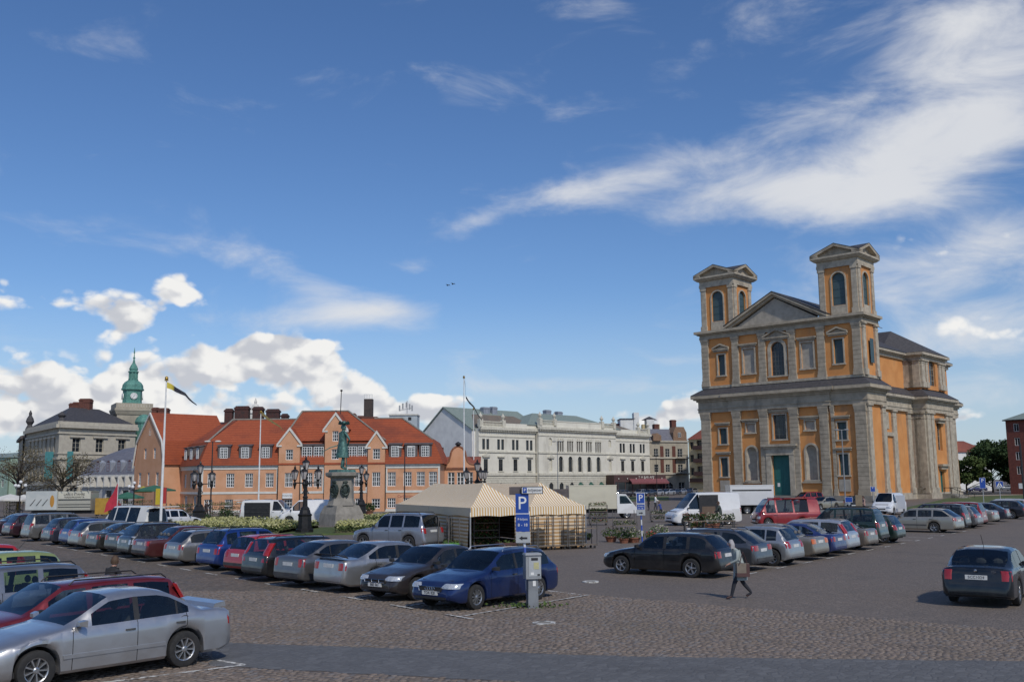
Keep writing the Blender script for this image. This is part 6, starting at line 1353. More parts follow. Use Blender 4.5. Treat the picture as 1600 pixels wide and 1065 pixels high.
def box_truck(pos, rz, label, box_c, L=4.2, Hh_=2.9, cab=True, name='box_truck'):
    r = thing(name, label, 'truck', (pos[0], pos[1], 0), rz, gV); pm = paint(box_c, 0)
    b = MB(); b.box(-L/2, L/2, -1.1, 1.1, .85, Hh_); b.box(-L/2-.03, L/2+.03, -1.12, 1.12, Hh_-.06, Hh_+.02); b.build('box_body', pm, r)
    b = MB(); b.box(-L/2+.2, L/2+1.6, -.45, .45, .5, .8); b.build('chassis', M_dark, r)
    if cab:
        b = MB(); b.loft([[(L/2+.05, -1, .45), (L/2+1.75, -1, .45), (L/2+1.8, -1, .9), (L/2+1.5, -1, 1.25), (L/2+.85, -.92, 2.1), (L/2+.05, -.92, 2.15)], [(L/2+.05, 1, .45), (L/2+1.75, 1, .45), (L/2+1.8, 1, .9), (L/2+1.5, 1, 1.25), (L/2+.85, .92, 2.1), (L/2+.05, .92, 2.15)]], True, True); b.build('cab', paint((.70, .70, .69), 0), r)
        for sg in (-1, 1): b = MB(); b.prism([(L/2+.3, 1.3), (L/2+1.35, 1.3), (L/2+.85, 1.98), (L/2+.3, 1.98)], sg*.99, sg*1.0); b.build('side_window', M_glass, r)
        b = MB(); b.face((L/2+1.48, -.85, 1.3), (L/2+1.48, .85, 1.3), (L/2+.9, .8, 2.05), (L/2+.9, -.8, 2.05)); o = b.build('windscreen', M_tint, r); o.location.x = .03
        b = MB(); b.box(L/2+1.76, L/2+1.85, -.9, .9, .45, .72); b.build('bumper', M_dark, r)
        for sg in (-1, 1): b = MB(); b.box(L/2+1.7, L/2+1.82, sg*.72-.16, sg*.72+.16, .8, .98); b.build('headlight', M_lamp, r)
    for x in ((-L/2+.9, L/2+.9) if cab else (-.4, .5)):
        for sg in (1, -1):
            k = (.36, 8)
            if k not in _wheels: _wheels[k] = wheel_meshes(*k)
            w = link('wheel', _wheels[k][0], r, (x, sg*.9, .36)); w.rotation_euler = (0, 0, 0 if sg > 0 else math.pi); link('rim', _wheels[k][1], w)
    return r
bt = box_truck((6.9, 88.0), R(4), 'cream box truck with white cab behind the striped tent', (.58, .54, .42))
b = MB(); b.box(-4.2, -2.15, -1.2, -1.15, 1.9, 2.6); b.build('side_board', M_dslate, bt); 
b = MB(); b.lathe([(.16, 0), (.16, .02)], 0, 0, 12); 
tr_ = box_truck((23.1, 97), R(180), 'white box trailer with open end behind the tall white van', (.66, .66, .66), 4.2, 2.75, False, 'box_trailer')
b = MB(); b.box(-2.15, -2.11, -1, 1, .9, 2.7); b.build('open_end', M_brown, tr_); b = MB(); b.box(-1.9, 1.9, 1.1, 1.13, 2.2, 2.32); b.build('rave', M_dark, tr_)
st_ = box_truck((-45.4, 100), R(3), 'market sales truck with a painted board and striped lower panels far left', (.40, .39, .33), 6.2, 2.7, False, 'sales_truck')
b = MB(); b.box(-3.2, -.15, -1.2, -1.12, .9, 2.75); b.build('picture_board', mat('board_grey', (.50, .52, .50), (.44, .47, .46), .8, scale=2), st_)
b = MB()
for x in (-2.5, -1.9, -1.3): b.loft([[(x-.3, -1.21, 1.3), (x-.18, -1.21, 1.3), (x-.18, -1.205, 1.3), (x-.3, -1.205, 1.3)], [(x+.2, -1.21, 1.95), (x+.28, -1.21, 1.95), (x+.28, -1.205, 1.95), (x+.2, -1.205, 1.95)]], True, True)
b.build('fish_picture', M_trim, st_); b = MB(); b.ball((-.62, -1.2, 1.75), .22, .02, .6, 10, 6); b.build('pencil_picture', mat('ochre_print', (.45, .22, .04), None, .8), st_)
b = MB(); b.box(-.05, 3.1, -1.16, -1.11, 1.95, 2.65); b.build('name_board', mat('board_cream', (.58, .56, .46), (.52, .50, .42), .8, scale=2), st_)
text('LARS E STAHRE', .30, M_ink, st_, (1.5, -1.18, 2.4)); text('TRÄDGÅRDSMÄSTARE'[:14], .22, M_ink, st_, (1.5, -1.18, 2.12))
b = MB()
for z in (1.85, 1.4, 1.15): b.box(-.05, 3.1, -1.15, -1.105, z, z+.04)
b.build('panel_strip', M_dark, st_)
b = MB()
for i in range(5): b.tube([(.2+i*.65, -1.1, 2.7), (.2+i*.65, -1.35, 3.0), (.45+i*.65, -1.5, 2.85)], .03, 4)
b.build('board_lamp', M_trim, st_)
b = MB(); b.box(0, 1.3, -.4, .4, .4, 2.0); tag(b.build('yellow_crate_stack', mat('yellow_crates', (.45, .27, .04), (.38, .22, .035), .7, scale=4)), 'tall yellow stall cabinet right of the sales truck', 'cabinet').location = (-42.0, 100, 0)
# cars near the church steps and in the hotel car park
car('parked_car', 'mini_van', (.26, .012, .018), (38.3, 129.5), R(200), 'red van with open tailgate at the foot of the church steps', 'cars by the church', metal=.1)
car('parked_car', 'boxy_saloon', (.36, .33, .26), (33.6, 107.5), R(212), 'old beige saloon parked in front of the church', 'cars by the church', metal=.5)
car('parked_car', 'hatch', (.02, .022, .026), (37.2, 108.8), R(255), 'dark hatchback with bicycles on its roof in front of the church', 'cars by the church', metal=.3)
cols = [(.02, .03, .06), (.03, .035, .05), (.30, .30, .31), (.06, .07, .09), (.42, .42, .43), (.02, .02, .025), (.38, .39, .40), (.05, .06, .09), (.30, .31, .33), (.03, .04, .08), (.25, .25, .26), (.02, .04, .12), (.03, .03, .035), (.02, .03, .1), (.05, .06, .10), (.025, .03, .06)]
hot = [(953, 777.5, 5), (977, 775.5, 8), (1000, 774.2, -38), (1014, 774.2, -38), (1025, 773.8, -38), (1035, 773.4, -38), (1044, 773.2, -38), (1053, 772.8, -38), (1063, 772, -38), (1072, 771.4, -38), (1080, 770.8, -38), (1088, 770, -38), (1095, 769.4, -38), (1102, 768.8, -38)]
for i, (px, py, a) in enumerate(hot):
    c = G(px, py); lab = ['black car at the left end of the hotel car park', 'dark blue car side on in the hotel car park', None][min(i, 2)]
    car('distant_car', ['saloon', 'estate', 'hatch'][i % 3], cols[i], c, R(a-90 if i > 1 else a), lab or '%s %s car from the left in the tight distant row before the restaurant' % (['first', 'second', 'third', 'fourth', 'fifth', 'sixth', 'seventh', 'eighth', 'ninth', 'tenth', 'eleventh', 'twelfth'][i-2], 'pale' if cols[i][0] > .2 else 'dark'), 'cars in the hotel car park', far=2, metal=.4)
for px, py, a, cc, lab in ((1508, 766.5, 190, (.02, .02, .03), 'dark car under the trees right of the church'), (1535, 765.5, 185, (.03, .04, .05), 'dark green car half hidden by the crossing sign'), (1570, 766.3, 182, (.20, .21, .22), 'grey saloon parked before the red brick block'), (1597, 766.5, 180, (.55, .55, .56), 'white car at the right edge before the red brick block'), (1527, 767.5, 188, (.03, .03, .10), 'navy car behind the far parking sign')):
    car('distant_car', 'saloon', cc, G(px, py), R(a), lab, 'cars parked beyond the lawn', far=2, metal=.4)
# ------------------------------------------------------------------ foliage helpers
def leafmat(name, a, b, c=None):
    if name in MATS: return MATS[name]
    m = bpy.data.materials.new(name); m.use_nodes = True; N = NT(m.node_tree); p = N.n['Principled BSDF']; geo = N.node('ShaderNodeNewGeometry')
    col = N.mix(geo.outputs['Random Per Island'], a, b)
    if c: col = N.mix(N.ramp(N.noise(geo.outputs['Position'], .9, 4), .45, .6), col, c)
    N.put(p.inputs['Base Color'], col); p.inputs['Roughness'].default_value = .7; p.inputs['Specular IOR Level'].default_value = .25
    MATS[name] = m; return m
L_green = leafmat('leaf_green', (.045, .085, .02), (.10, .15, .04)); L_dark = leafmat('leaf_dark', (.018, .04, .012), (.055, .09, .028), (.03, .055, .015))
L_spring = leafmat('spring_leaf', (.10, .085, .045), (.15, .125, .07)); L_white = leafmat('petal_white', (.65, .62, .50), (.55, .52, .36)); L_yel = leafmat('petal_yellow', (.40, .39, .13), (.46, .44, .24))
L_red = leafmat('petal_red', (.35, .05, .05), (.40, .12, .10)); L_pale = leafmat('bed_leaf', (.07, .10, .03), (.11, .14, .05)); L_brown = leafmat('dry_leaf', (.13, .10, .06), (.09, .06, .04))
def leaves(pts, size, up=.3):
    n = len(pts); a = rng.uniform(0, 2*np.pi, n); t = rng.normal(0, 1, (n, 3)); t[:, 2] *= .7; t /= np.linalg.norm(t, axis=1)[:, None]
    u = np.cross(t, rng.normal(0, 1, (n, 3))); u /= np.linalg.norm(u, axis=1)[:, None]; s = (size*rng.uniform(.6, 1.3, n))[:, None]
    V = np.stack([pts-t*s*.6, pts+u*s*.36, pts+t*s*.6, pts-u*s*.36], 1).reshape(-1, 3); F = np.arange(n*4).reshape(-1, 4)
    return V, F
def multi_leaves(name, sets, parent=None):
    """sets: list of (points, size, material) joined in one mesh"""
    Vs, Fs, ms, mi, off = [], [], [], [], 0
    for i, (p, s, m) in enumerate(sets): V, F = leaves(p, s); Vs.append(V); Fs.append(F+off); off += len(V); ms.append(m); mi += [i]*len(F)
    me = np_mesh(name, np.concatenate(Vs), np.concatenate(Fs), ms); me.polygons.foreach_set('material_index', mi); me.update()
    return link(name, me, parent)
def ellip(n, c, r, shell=.55):
    d = rng.normal(0, 1, (n, 3)); d /= np.linalg.norm(d, axis=1)[:, None]; q = rng.uniform(shell**3, 1, n)**(1/3)
    return np.array(c)+d*q[:, None]*np.array(r)
def plant(label, loc, r, h, flower=None, pot=True, n=260, green=None, name='potted_plant', cat='plant', group=None, share=.35, size=.09):
    o = thing(name, label, cat, loc, random.uniform(0, 3), group)
    if pot: b = MB(); ph = min(.3, h*.35); b.lathe([(r*.45, 0), (r*.6, ph), (r*.66, ph), (r*.66, ph+.04), (r*.5, ph+.04)], n=10); b.build('pot', mat('terracotta', (.30, .12, .07), (.24, .10, .06), .85, scale=5) if random.random() < .6 else M_dark, o)
    z0 = h*.3 if pot else .05; p = ellip(n, (0, 0, (h+z0)/2), (r, r, (h-z0)/2+.05), .2); sets = [(p, size, green or L_green)]
    if flower: k = int(n*share); q = ellip(k, (0, 0, (h+z0)/2+.06), (r*1.05, r*1.05, (h-z0)/2+.08), .75); q = q[q[:, 2] > z0+.1]; sets.append((q, size*.9, flower))
    multi_leaves('foliage', sets, o); return o
def tree(name, label, loc, h, crown, trunk_h, n, lm, size=.5, seed=1, bare=False, group=None, tr=.28):
    r = random.Random(seed); o = thing(name, label, 'tree', loc, 0, group); b = MB()
    b.tube([(0, 0, -.3), (.05, 0, trunk_h*.5), (0, .05, trunk_h), (.1, 0, h*.75)], [tr, tr*.8, tr*.65, tr*.15], 8)
    tips = []
    for i in range(14 if not bare else 22):
        a = r.uniform(0, 6.28); z = r.uniform(trunk_h*.8, h*.72); rr = r.uniform(.5, .95); tip = Vector((crown[0]*rr*math.cos(a), crown[1]*rr*math.sin(a), min(h*.97, z+r.uniform(.15, .5)*h*.5)))
        m = Vector((tip.x*.45, tip.y*.45, z*.55+tip.z*.45)); b.tube([(0, 0, z*.85), m, tip], [tr*.4, tr*.22, tr*.05], 5); tips.append(tip)
        for k in range(3 if not bare else 6):
            t2 = m.lerp(tip, r.uniform(.2, 1))+Vector((r.gauss(0, 1), r.gauss(0, 1), r.uniform(0, 1.4)))*h*.09; b.tube([m.lerp(tip, r.uniform(.1, .8)), t2], [tr*.13, tr*.03], 4); tips.append(t2)
    b.build('trunk', mat('bark', (.085, .07, .052), (.055, .045, .035), .95, scale=5, bump=.4), o)
    cl = []; k = max(6, n//len(tips))
    for t in tips:
        s = r.uniform(.5, 1.2)*crown[0]*(.26 if not bare else .2); cl.append(ellip(int(k*r.uniform(.6, 1.4)), t, (s, s, s*.75), .0))
    pts = np.concatenate(cl); multi_leaves('crown', [(pts, size, lm)], o); return o
# ------------------------------------------------------------------ trees
tree('bare_tree', 'budding brown tree in front of the stone building, left of the sales truck', (-64, 128, 0), 8.6, (5.0, 5.0), 2.5, 3400, L_spring, .15, 3, True, 'budding trees on the far left')
tree('bare_tree', 'budding brown tree at the corner of the stone building right of the teal banners', (-57.5, 126, 0), 7.6, (4.2, 4.2), 2.5, 3000, L_spring, .15, 4, True, 'budding trees on the far left')
tree('bare_tree', 'low budding tree at the left edge before the pale green house', (-74.5, 134, 0), 8.0, (4.6, 4.6), 2.0, 3000, L_spring, .15, 5, True, 'budding trees on the far left')
tree('leafy_tree', 'tall dark leafy tree right of the church before the red brick block', (105, 217, 0), 10.8, (6.5, 6.5), 1.4, 15000, L_dark, .5, 8, group='leafy trees right of the church')
tree('leafy_tree', 'broad leafy tree beside the red brick block', (112, 214, 0), 10.0, (6.2, 6.2), 1.4, 13000, L_dark, .5, 9, group='leafy trees right of the church')
tree('leafy_tree', 'smaller light green tree close to the church corner', (97, 212, 0), 8, (4.5, 4.5), 1, 7000, leafmat('leaf_mid', (.05, .085, .022), (.10, .135, .04)), .5, 10, group='leafy trees right of the church')
tree('leafy_tree', 'bush like dark tree half hidden behind the church corner', (91, 214, 0), 7.5, (3.5, 3.5), 1, 5000, L_dark, .5, 12, group='leafy trees right of the church')
# ------------------------------------------------------------------ flower bed round the statue
SX, SY = -13.5, 78.0
def ring_pts(n, r0, r1, a0, a1):
    a = rng.uniform(R(a0), R(a1), n); r = np.sqrt(rng.uniform(r0*r0, r1*r1, n)); return np.stack([SX+r*np.cos(a), SY+r*np.sin(a)], 1)
beds = [(200, 262, 5.2, 13.4), (278, 342, 5.2, 13.4), (20, 82, 5.2, 12.2), (98, 160, 5.2, 12.2), (162, 198, 7.5, 12.6), (342, 378, 7.5, 12.4)]
for i, (a0, a1, r0, r1) in enumerate(beds):
    b = MB(); n = 14; ring = [(r, z) for r, z in ((r0, 0), (r0+.3, .22), ((r0+r1)/2, .30), (r1-.4, .22), (r1, 0))]
    b.loft([[(SX+r*math.cos(R(a0+(a1-a0)*k/n)), SY+r*math.sin(R(a0+(a1-a0)*k/n)), z) for k in range(n+1)] for r, z in ring], False)
    nm = ['front left', 'front right', 'back right', 'back left', 'left side', 'right side'][i]
    bed = tag(b.build('flower_bed', mat('bed_soil', (.07, .075, .03), (.09, .085, .04), .95, scale=3)), 'flower bed of pale yellow flowers on the %s of the statue' % nm, 'flower bed', 'flower beds round the statue')
    m = 9000 if a0 > 180 and a0 < 300 else 3600
    q = ring_pts(m, r0, r1, a0, a1); g1 = np.column_stack([q, rng.uniform(.2, .52, m)]); q = ring_pts(m//2, r0, r1, a0, a1); g2 = np.column_stack([q, rng.uniform(.42, .66, m//2)])
    tag(multi_leaves('bed_planting', [(g1, .17, L_pale), (g2, .13, L_yel)], bed), kind='stuff')
b = MB(); n = 40; b.loft([[(SX+r*math.cos(2*math.pi*k/n), SY+r*math.sin(2*math.pi*k/n), z) for k in range(n)] for r, z in ((14.6, .0), (14.5, .10), (14.3, .10), (14.3, .05), (4, .05))], True); tag(b.build('statue_lawn', M_grass), 'round lawn under the flower beds of the statue', kind='structure')
# ------------------------------------------------------------------ figures grown from a skeleton
def skin(name, verts, edges, radii, root, mats, pick, sub=2, parent=None, loc=None):
    me = bpy.data.meshes.new(name); me.from_pydata(verts, edges, []); o = link(name, me, None)
    md = o.modifiers.new('skin', 'SKIN'); md.use_smooth_shade = True; md.use_x_symmetry = False; md2 = o.modifiers.new('sub', 'SUBSURF'); md2.levels = md2.render_levels = sub
    if not me.skin_vertices: bpy.context.view_layer.objects.active = o
    for i, sv in enumerate(me.skin_vertices[0].data): sv.radius = (radii[i], radii[i]) if not isinstance(radii[i], tuple) else radii[i]; sv.use_root = (i == root)
    bpy.context.view_layer.update()
    m2 = bpy.data.meshes.new_from_object(o.evaluated_get(bpy.context.evaluated_depsgraph_get())); bpy.data.objects.remove(o); m2.name = name
    m2.materials.clear()
    for m in mats: m2.materials.append(m)
    for p in m2.polygons: p.material_index = pick(p.center); p.use_smooth = True
    return link(name, m2, parent, loc)
M_skin = mat('skin', (.45, .26, .19), (.40, .22, .16), .6, scale=9); M_hair_b = mat('brown_hair', (.09, .05, .025), (.05, .03, .018), .7, scale=12, stretch=(1, 1, .2)); M_hair_g = mat('grey_headscarf', (.42, .40, .40), (.34, .33, .34), .8, scale=8)
def figure(name, label, loc, head, h=1.7, stride=0., lean=0., arms=((.1, -.25), (.1, -.25)), mats=None, group=None, coat=None, hair=None, hair_long=False, cat='person', grasp=None, legs=None, skirt=None, parts=None, sub=2, headfwd=.0, statue=None):
    """facing +X; arms: per side (forward, out) offsets of elbow and wrist"""
    k = h/1.72; top, leg, sk, shoe = mats or (M_dark, M_trim, M_skin, M_dark)
    o = thing(name, label, cat, loc, head, group); V, E, Rr = [], [], []
    def add(p, r, par=None): V.append((p[0]*k, p[1]*k, p[2]*k)); Rr.append((r[0]*k, r[1]*k) if isinstance(r, tuple) else r*k); (E.append((par, len(V)-1)) if par is not None else None); return len(V)-1
    L = lambda z: lean*(max(0, z-.9))
    pv = add((0, 0, .92), (.125, .155)); sp = add((L(1.12), 0, 1.12), (.105, .14), pv); ch = add((L(1.33)+.01, 0, 1.33), (.115, .165), sp); nk = add((L(1.47)+.02+headfwd*.4, 0, 1.475), .05, ch)
    hb = add((L(1.55)+.04+headfwd*.8, 0, 1.55), .075, nk); hd = add((L(1.62)+.045+headfwd, 0, 1.635), (.098, .080), hb); ht = add((L(1.7)+.03+headfwd, 0, 1.70), (.07, .062), hd)
    lg = legs or ((stride, 0), (-stride, .1))
    for sg, (fx, lift) in zip((1, -1), lg):
        hp = add((0, sg*.095, .86), .098, pv); kn = add((fx*.5+.04+lift*.3, sg*.10, .49), .070, hp); an = add((fx-.02, sg*.10, .09+lift*.5), .048, kn); to = add((fx+.15, sg*.115, .035+lift*.2), .036, an)
    hands = []
    for sg, (ef, wf) in zip((1, -1), arms):
        sh = add((L(1.4)+.0, sg*.19, 1.405), .060, ch); e = add((L(1.15)+ef[0], sg*(.24+ef[1]), 1.14+ef[2]), .043, sh); w = add((wf[0], sg*wf[1], wf[2]), .030, e); a, c = Vector(V[e]), Vector(V[w]); d = (c-a).normalized()
        pm = add(tuple((Vector(V[w])+d*.055*k)/k), .034, w); hands.append(Vector(V[pm])/k); side = d.cross(Vector((0, 0, 1)) if abs(d.z) < .8 else Vector((1, 0, 0))).normalized(); up = side.cross(d)
        for q, ln in ((-1.5, .062), (-.5, .074), (.5, .07), (1.5, .055)):
            f1 = add(tuple((Vector(V[pm])/k)+d*.045+side*q*.017), .0095, pm); f2 = add(tuple(Vector(V[f1])/k+d*ln*.5-up*.012), .0085, f1); add(tuple(Vector(V[f2])/k+d*ln*.35-up*.028), .007, f2)
        t1 = add(tuple(Vector(V[pm])/k+side*-.034+up*-.004-d*.005), .011, pm); add(tuple(Vector(V[t1])/k+d*.04+side*-.012-up*.012), .009, t1)
    hv = [Vector(q)*k for q in hands]
    def pick(c):
        if c.z > 1.5*k and (c-Vector(V[hd])).length < .2*k or any((c-q).length < .10*k for q in hv): return 2
        if c.z < .10*k: return 3
        return 1 if c.z < .88*k and all((c-q).length > .3*k for q in hv) else 0
    skin('body', V, E, Rr, 0, [top, leg, sk, shoe], pick, sub, o)
    H = Vector(V[hd])
    if not statue:
        b = MB()
        for s in (1, -1): b.ball((H.x+.085*k, s*.032*k, H.z+.012*k), .012*k, .016*k, .009*k, 6, 4)
        b.build('eyes', M_ink, o)
    b = MB(); b.loft([[(H.x+.088*k, -.014*k, H.z-.03*k), (H.x+.088*k, .014*k, H.z-.03*k), (H.x+.115*k, 0, H.z-.035*k)], [(H.x+.085*k, -.006*k, H.z+.02*k), (H.x+.085*k, .006*k, H.z+.02*k), (H.x+.092*k, 0, H.z+.02*k)]], True, True); b.build('nose', sk, o)
    b = MB(); b.box(H.x+.075*k, H.x+.093*k, -.026*k, .026*k, H.z-.062*k, H.z-.053*k); b.build('mouth', mat('lips', (.30, .10, .09), None, .6) if not statue else statue, o)
    if hair:
        b = MB(); n = 12; rings = []
        for j in range(7):
            t = j/6; z = H.z+.118*k-(.20 if not hair_long else .27)*k*t; r = .108*math.sin(min(1, .25+t*1.1)*math.pi/2)*k*(1 if t < .7 else 1.05-.1*t)
            rings.append([(H.x-.016*k+(r*math.cos(2*math.pi*i/n) if math.cos(2*math.pi*i/n) < .35 or t < .35 else r*.38), r*.92*math.sin(2*math.pi*i/n), z) for i in range(n)])
        b.loft(rings, True, True); b.build('hair', hair, o, 60)
    if coat:
        z0, z1, flare, cm = coat; b = MB(); n = 18; rings = []
        for j in range(9):
            t = j/8; z = (z1+(z0-z1)*t); rx = .135+flare*max(0, t-.35)*1.1+.02*math.sin(t*3); ry = .19-.03*math.sin(min(t*1.6, 1)*math.pi)+flare*max(0, t-.35)
            rings.append([((L(z)*(1 if z > .9 else 0)+rx*(1+.05*math.sin(i*2.1+j*.3)*t)*math.cos(2*math.pi*i/n))*k, ry*(1+.05*math.cos(i*3+j*.2)*t)*math.sin(2*math.pi*i/n)*k, z*k) for i in range(n)])
        b.loft(rings, True, False); b.build('coat', cm, o, 70)
    return o
hang = lambda f=.0: ((-.02+f*.4, .0, 0), (f, .25, .88))
# statue of a man in a long coat and tricorne hat
STH = 3.9
Sg = thing('statue', 'green bronze statue of a man in long coat and tricorne on tall stone pedestal', 'statue', (SX, SY, 0), R(40))
fg = figure('bronze_figure', '', (0, 0, 0), 0, 3.55, arms=(((.1, .02, .0), (.30, .30, 1.04)), ((.1, .10, .0), (.12, .24, 1.02))), mats=(M_bronze,)*4, legs=((.12, 0), (-.08, 0)), coat=(.46, 1.42, .15, M_bronze), hair=M_bronze, statue=M_bronze)
for ch in list(fg.children): ch.parent = Sg; ch.location = (0, 0, 4.32)
bpy.data.objects.remove(fg)
kk = 3.55/1.72
b = MB(); zt = 1.70*kk+.02; n = 12                                          # tricorne
b.lathe([(.22, 0), (.24, .12), (.18, .28), (.02, .32)], .1, 0, 12, True, zt); b.loft([[(.1+r*math.cos(2*math.pi*i/n)*(1.0+.25*math.cos(3*2*math.pi*i/n)), r*math.sin(2*math.pi*i/n)*(1+.25*math.cos(6*math.pi*i/n)), zt+z+(.12*(1-math.cos(6*math.pi*i/n)) if r > .3 else 0)) for i in range(n)] for r, z in ((.2, .0), (.42, .06), (.43, .1), (.2, .08))], True); o = b.build('tricorne_hat', M_bronze, Sg, 50); o.location.z = 4.32
b = MB(); b.tube([(.1, .45, 2.0), (-.7, .75, 1.75), (-1.35, .95, 1.35)], [.05, .045, .025], 6); o = b.build('sword', M_bronze, Sg); o.location.z = 4.32
b = MB(); b.tube([(.68, .62, 2.2), (.75, .62, .05)], .035, 6); o = b.build('walking_cane', M_bronze, Sg); o.location.z = 4.32
b = MB(); b.taper(0, 0, 4.12, 4.33, 1.7, 1.4, 1.6, 1.3); b.build('bronze_base', M_bronze, Sg)
M_ped = mat('pedestal_granite', (.30, .275, .235), (.23, .21, .18), .85, scale=2.5, bump=.2, grime=((.13, .12, .10), .8, .5))
b = MB(); b.taper(0, 0, -.1, .9, 2.7, 2.7, 2.45, 2.45); b.taper(0, 0, .9, 1.55, 2.45, 2.45, 1.95, 1.95); b.build('pedestal_plinth', M_ped, Sg)
b = MB(); n = 8; rr = lambda r, z: [(r*math.cos(2*math.pi*(i+.5)/n), r*math.sin(2*math.pi*(i+.5)/n), z) for i in range(n)]
b.loft([rr(1.15, 1.55), rr(1.08, 1.7), rr(.96, 2.1), rr(.9, 3.6), rr(.95, 3.7)], True, True); b.build('pedestal_shaft', M_ped, Sg)
b = MB(); b.loft([rr(1.05, 3.7), rr(1.3, 3.85), rr(1.32, 4.08), rr(1.2, 4.12)], True, True); b.build('pedestal_cap', M_ped, Sg)
for a in (-25-40, 20-180+40, -115):
    b = MB(); b.M = Matrix.Rotation(R(a-40), 4, 'Z'); b.tube([(.98, .30*math.cos(t), 2.75+.42*math.sin(t)) for t in np.linspace(0, 6.28, 16)], .09, 6); b.ball((.98, 0, 2.75), .05, .2, .3, 8, 5); b.ball((1.0, 0, 3.35), .06, .22, .12, 8, 4); b.tube([(1.0, -.25, 2.4), (1.0, -.1, 2.2)], .05, 5); b.tube([(1.0, .25, 2.4), (1.0, .1, 2.2)], .05, 5); b.build('bronze_wreath', mat('black_bronze', (.03, .04, .035), (.05, .07, .06), .5, .4, scale=6), Sg)
# ------------------------------------------------------------------ candelabra lamps
def candelabra(loc, label, rz):
    o = thing('street_lamp', label, 'lamp', loc, rz, 'black cast iron lamps round the statue')
    b = MB(); b.lathe([(.62, -.1), (.62, .25), (.5, .3), (.46, 1.1), (.52, 1.2), (.40, 1.3), (.36, 1.5), (.30, 1.55)], n=8); b.build('base', M_black, o)
    b = MB(); b.lathe([(.30, 1.5), (.30, 1.62), (.17, 1.75), (.15, 2.3), (.2, 2.36), (.13, 2.45), (.11, 3.1), (.19, 3.2), (.19, 3.4), (.09, 3.5), (.08, 4.05), (.14, 4.1), (.05, 4.2)], n=10); b.build('column', M_black, o)
    for a in (0, 120, 240):
        b = MB(); b.M = Matrix.Rotation(R(a), 4, 'Z'); b.tube([(.1, 0, 3.3), (.9, 0, 3.32)], .045, 6); b.tube([(.12, 0, 2.6)]+[(.36-.26*math.cos(t), 0, 2.95+.36*math.sin(t)) for t in np.linspace(-1.2, 1.5, 9)], .035, 5); b.lathe([(.04, 2.9), (.08, 3.1), (.13, 3.25), (.05, 3.4), (.1, 3.52)], .9, 0, 8); b.build('bracket', M_black, o)
    for i, (x, a, z) in enumerate(((.9, 0, 3.5), (.9, 120, 3.5), (.9, 240, 3.5), (0, 0, 4.12))):
        M = Matrix.Rotation(R(a), 4, 'Z'); b = MB(); b.M = M
        b.lathe([(.13, 0), (.14, .04), (.02, .04)], x, 0, 6, True, z); b.lathe([(.30, .56), (.24, .64), (.12, .72), (.06, .74), (.09, .82), (.02, .98)], x, 0, 6, True, z)
        for k in range(6): t = 2*math.pi*k/6; b.tube([(x+.13*math.cos(t), .13*math.sin(t), z+.04), (x+.265*math.cos(t), .265*math.sin(t), z+.57)], .014, 4)
        ln = b.build('lantern', M_black, o); b = MB(); b.M = M; b.loft([[(x+r*math.cos(2*math.pi*k/6), r*math.sin(2*math.pi*k/6), z+h_) for k in range(6)] for r, h_ in ((.125, .05), (.255, .55))], True); b.build('lantern_glass', mat('frosted_glass', (.50, .46, .44), (.40, .36, .35), .25, scale=3), ln)
    return o
l0 = candelabra((-14.0, 66.7, 0), 'black iron lamp with several lanterns in front of the statue, left of the pedestal', R(35))
for lc, lb, rz in (((-24.8, 78.3, 0), 'black iron lamp with several lanterns left of the flower beds', 20), ((-14.5, 94.5, 0), 'black iron lamp with several lanterns right behind the pedestal', 70), ((-2.9, 80, 0), 'black iron lamp whose lanterns rise above the striped tent', 50)):
    c = copy_tree(l0); c.location = lc; c.rotation_euler = (0, 0, R(rz)); c['label'] = lb
# ------------------------------------------------------------------ flagpoles
def flagpole(px, base_y, top_y, label, d=None, pen=None):
    c = G(px, base_y) if d is None else Vector(((px-800)/1530*d, d, 0)); dd = c.y; hh = CAMH+(752-(px-800)*.0087-top_y)*(dd+2)/1530*1.0
    o = thing('flagpole', label, 'flagpole', (c.x, c.y, 0), 0, 'white flagpoles on the square'); b = MB(); b.tube([(0, 0, -.1), (0, 0, hh*.5), (0, 0, hh)], [.085, .07, .04], 8); b.build('pole', M_white, o)
    b = MB(); b.ball((0, 0, hh+.12), .11, .11, .13, 8, 6); b.lathe([(.12, -.02), (.12, .03)], 0, 0, 8, True, hh); b.build('finial', mat('gilt', (.45, .28, .06), (.3, .2, .05), .35, .8, scale=5), o)
    if pen:
        pts, m = pen; f = MB(); W_ = lambda i, n: .15*(1-i/n)+.03; n = len(pts)-1
        f.loft([[(x*dd/1530, .05*math.sin(i*1.7), hh-y*dd/1530+W_(i, n)), (x*dd/1530, .05*math.sin(i*1.7)+.01, hh-y*dd/1530-W_(i, n))] for i, (x, y) in enumerate(pts)], False); fo_ = tag(f.build('pennant', m), 'long pennant streaming from the flagpole: ' + label, 'pennant'); fo_.location = (c.x, c.y, 0)
        fo_['label'] = {257: 'long yellow and black pennant streaming from the tallest left flagpole', 403: 'thin yellow pennant drooping from the pole before the orange building', 724: 'thin dark pennant drooping from the tall pole behind the tent', 219: 'grey pennant hanging on the short pole before the curved gable'}[px]
    return o
P_yb = bpy.data.materials.new('yellow_black_cloth'); P_yb.use_nodes = True; N = NT(P_yb.node_tree); s = N.node('ShaderNodeSeparateXYZ'); N.l.new(N.node('ShaderNodeTexCoord').outputs['Generated'], s.inputs[0]); N.put(N.n['Principled BSDF'].inputs['Base Color'], N.mix(N.ramp(s.outputs[0], .18, .26), (.62, .50, .06), (.035, .035, .045)))
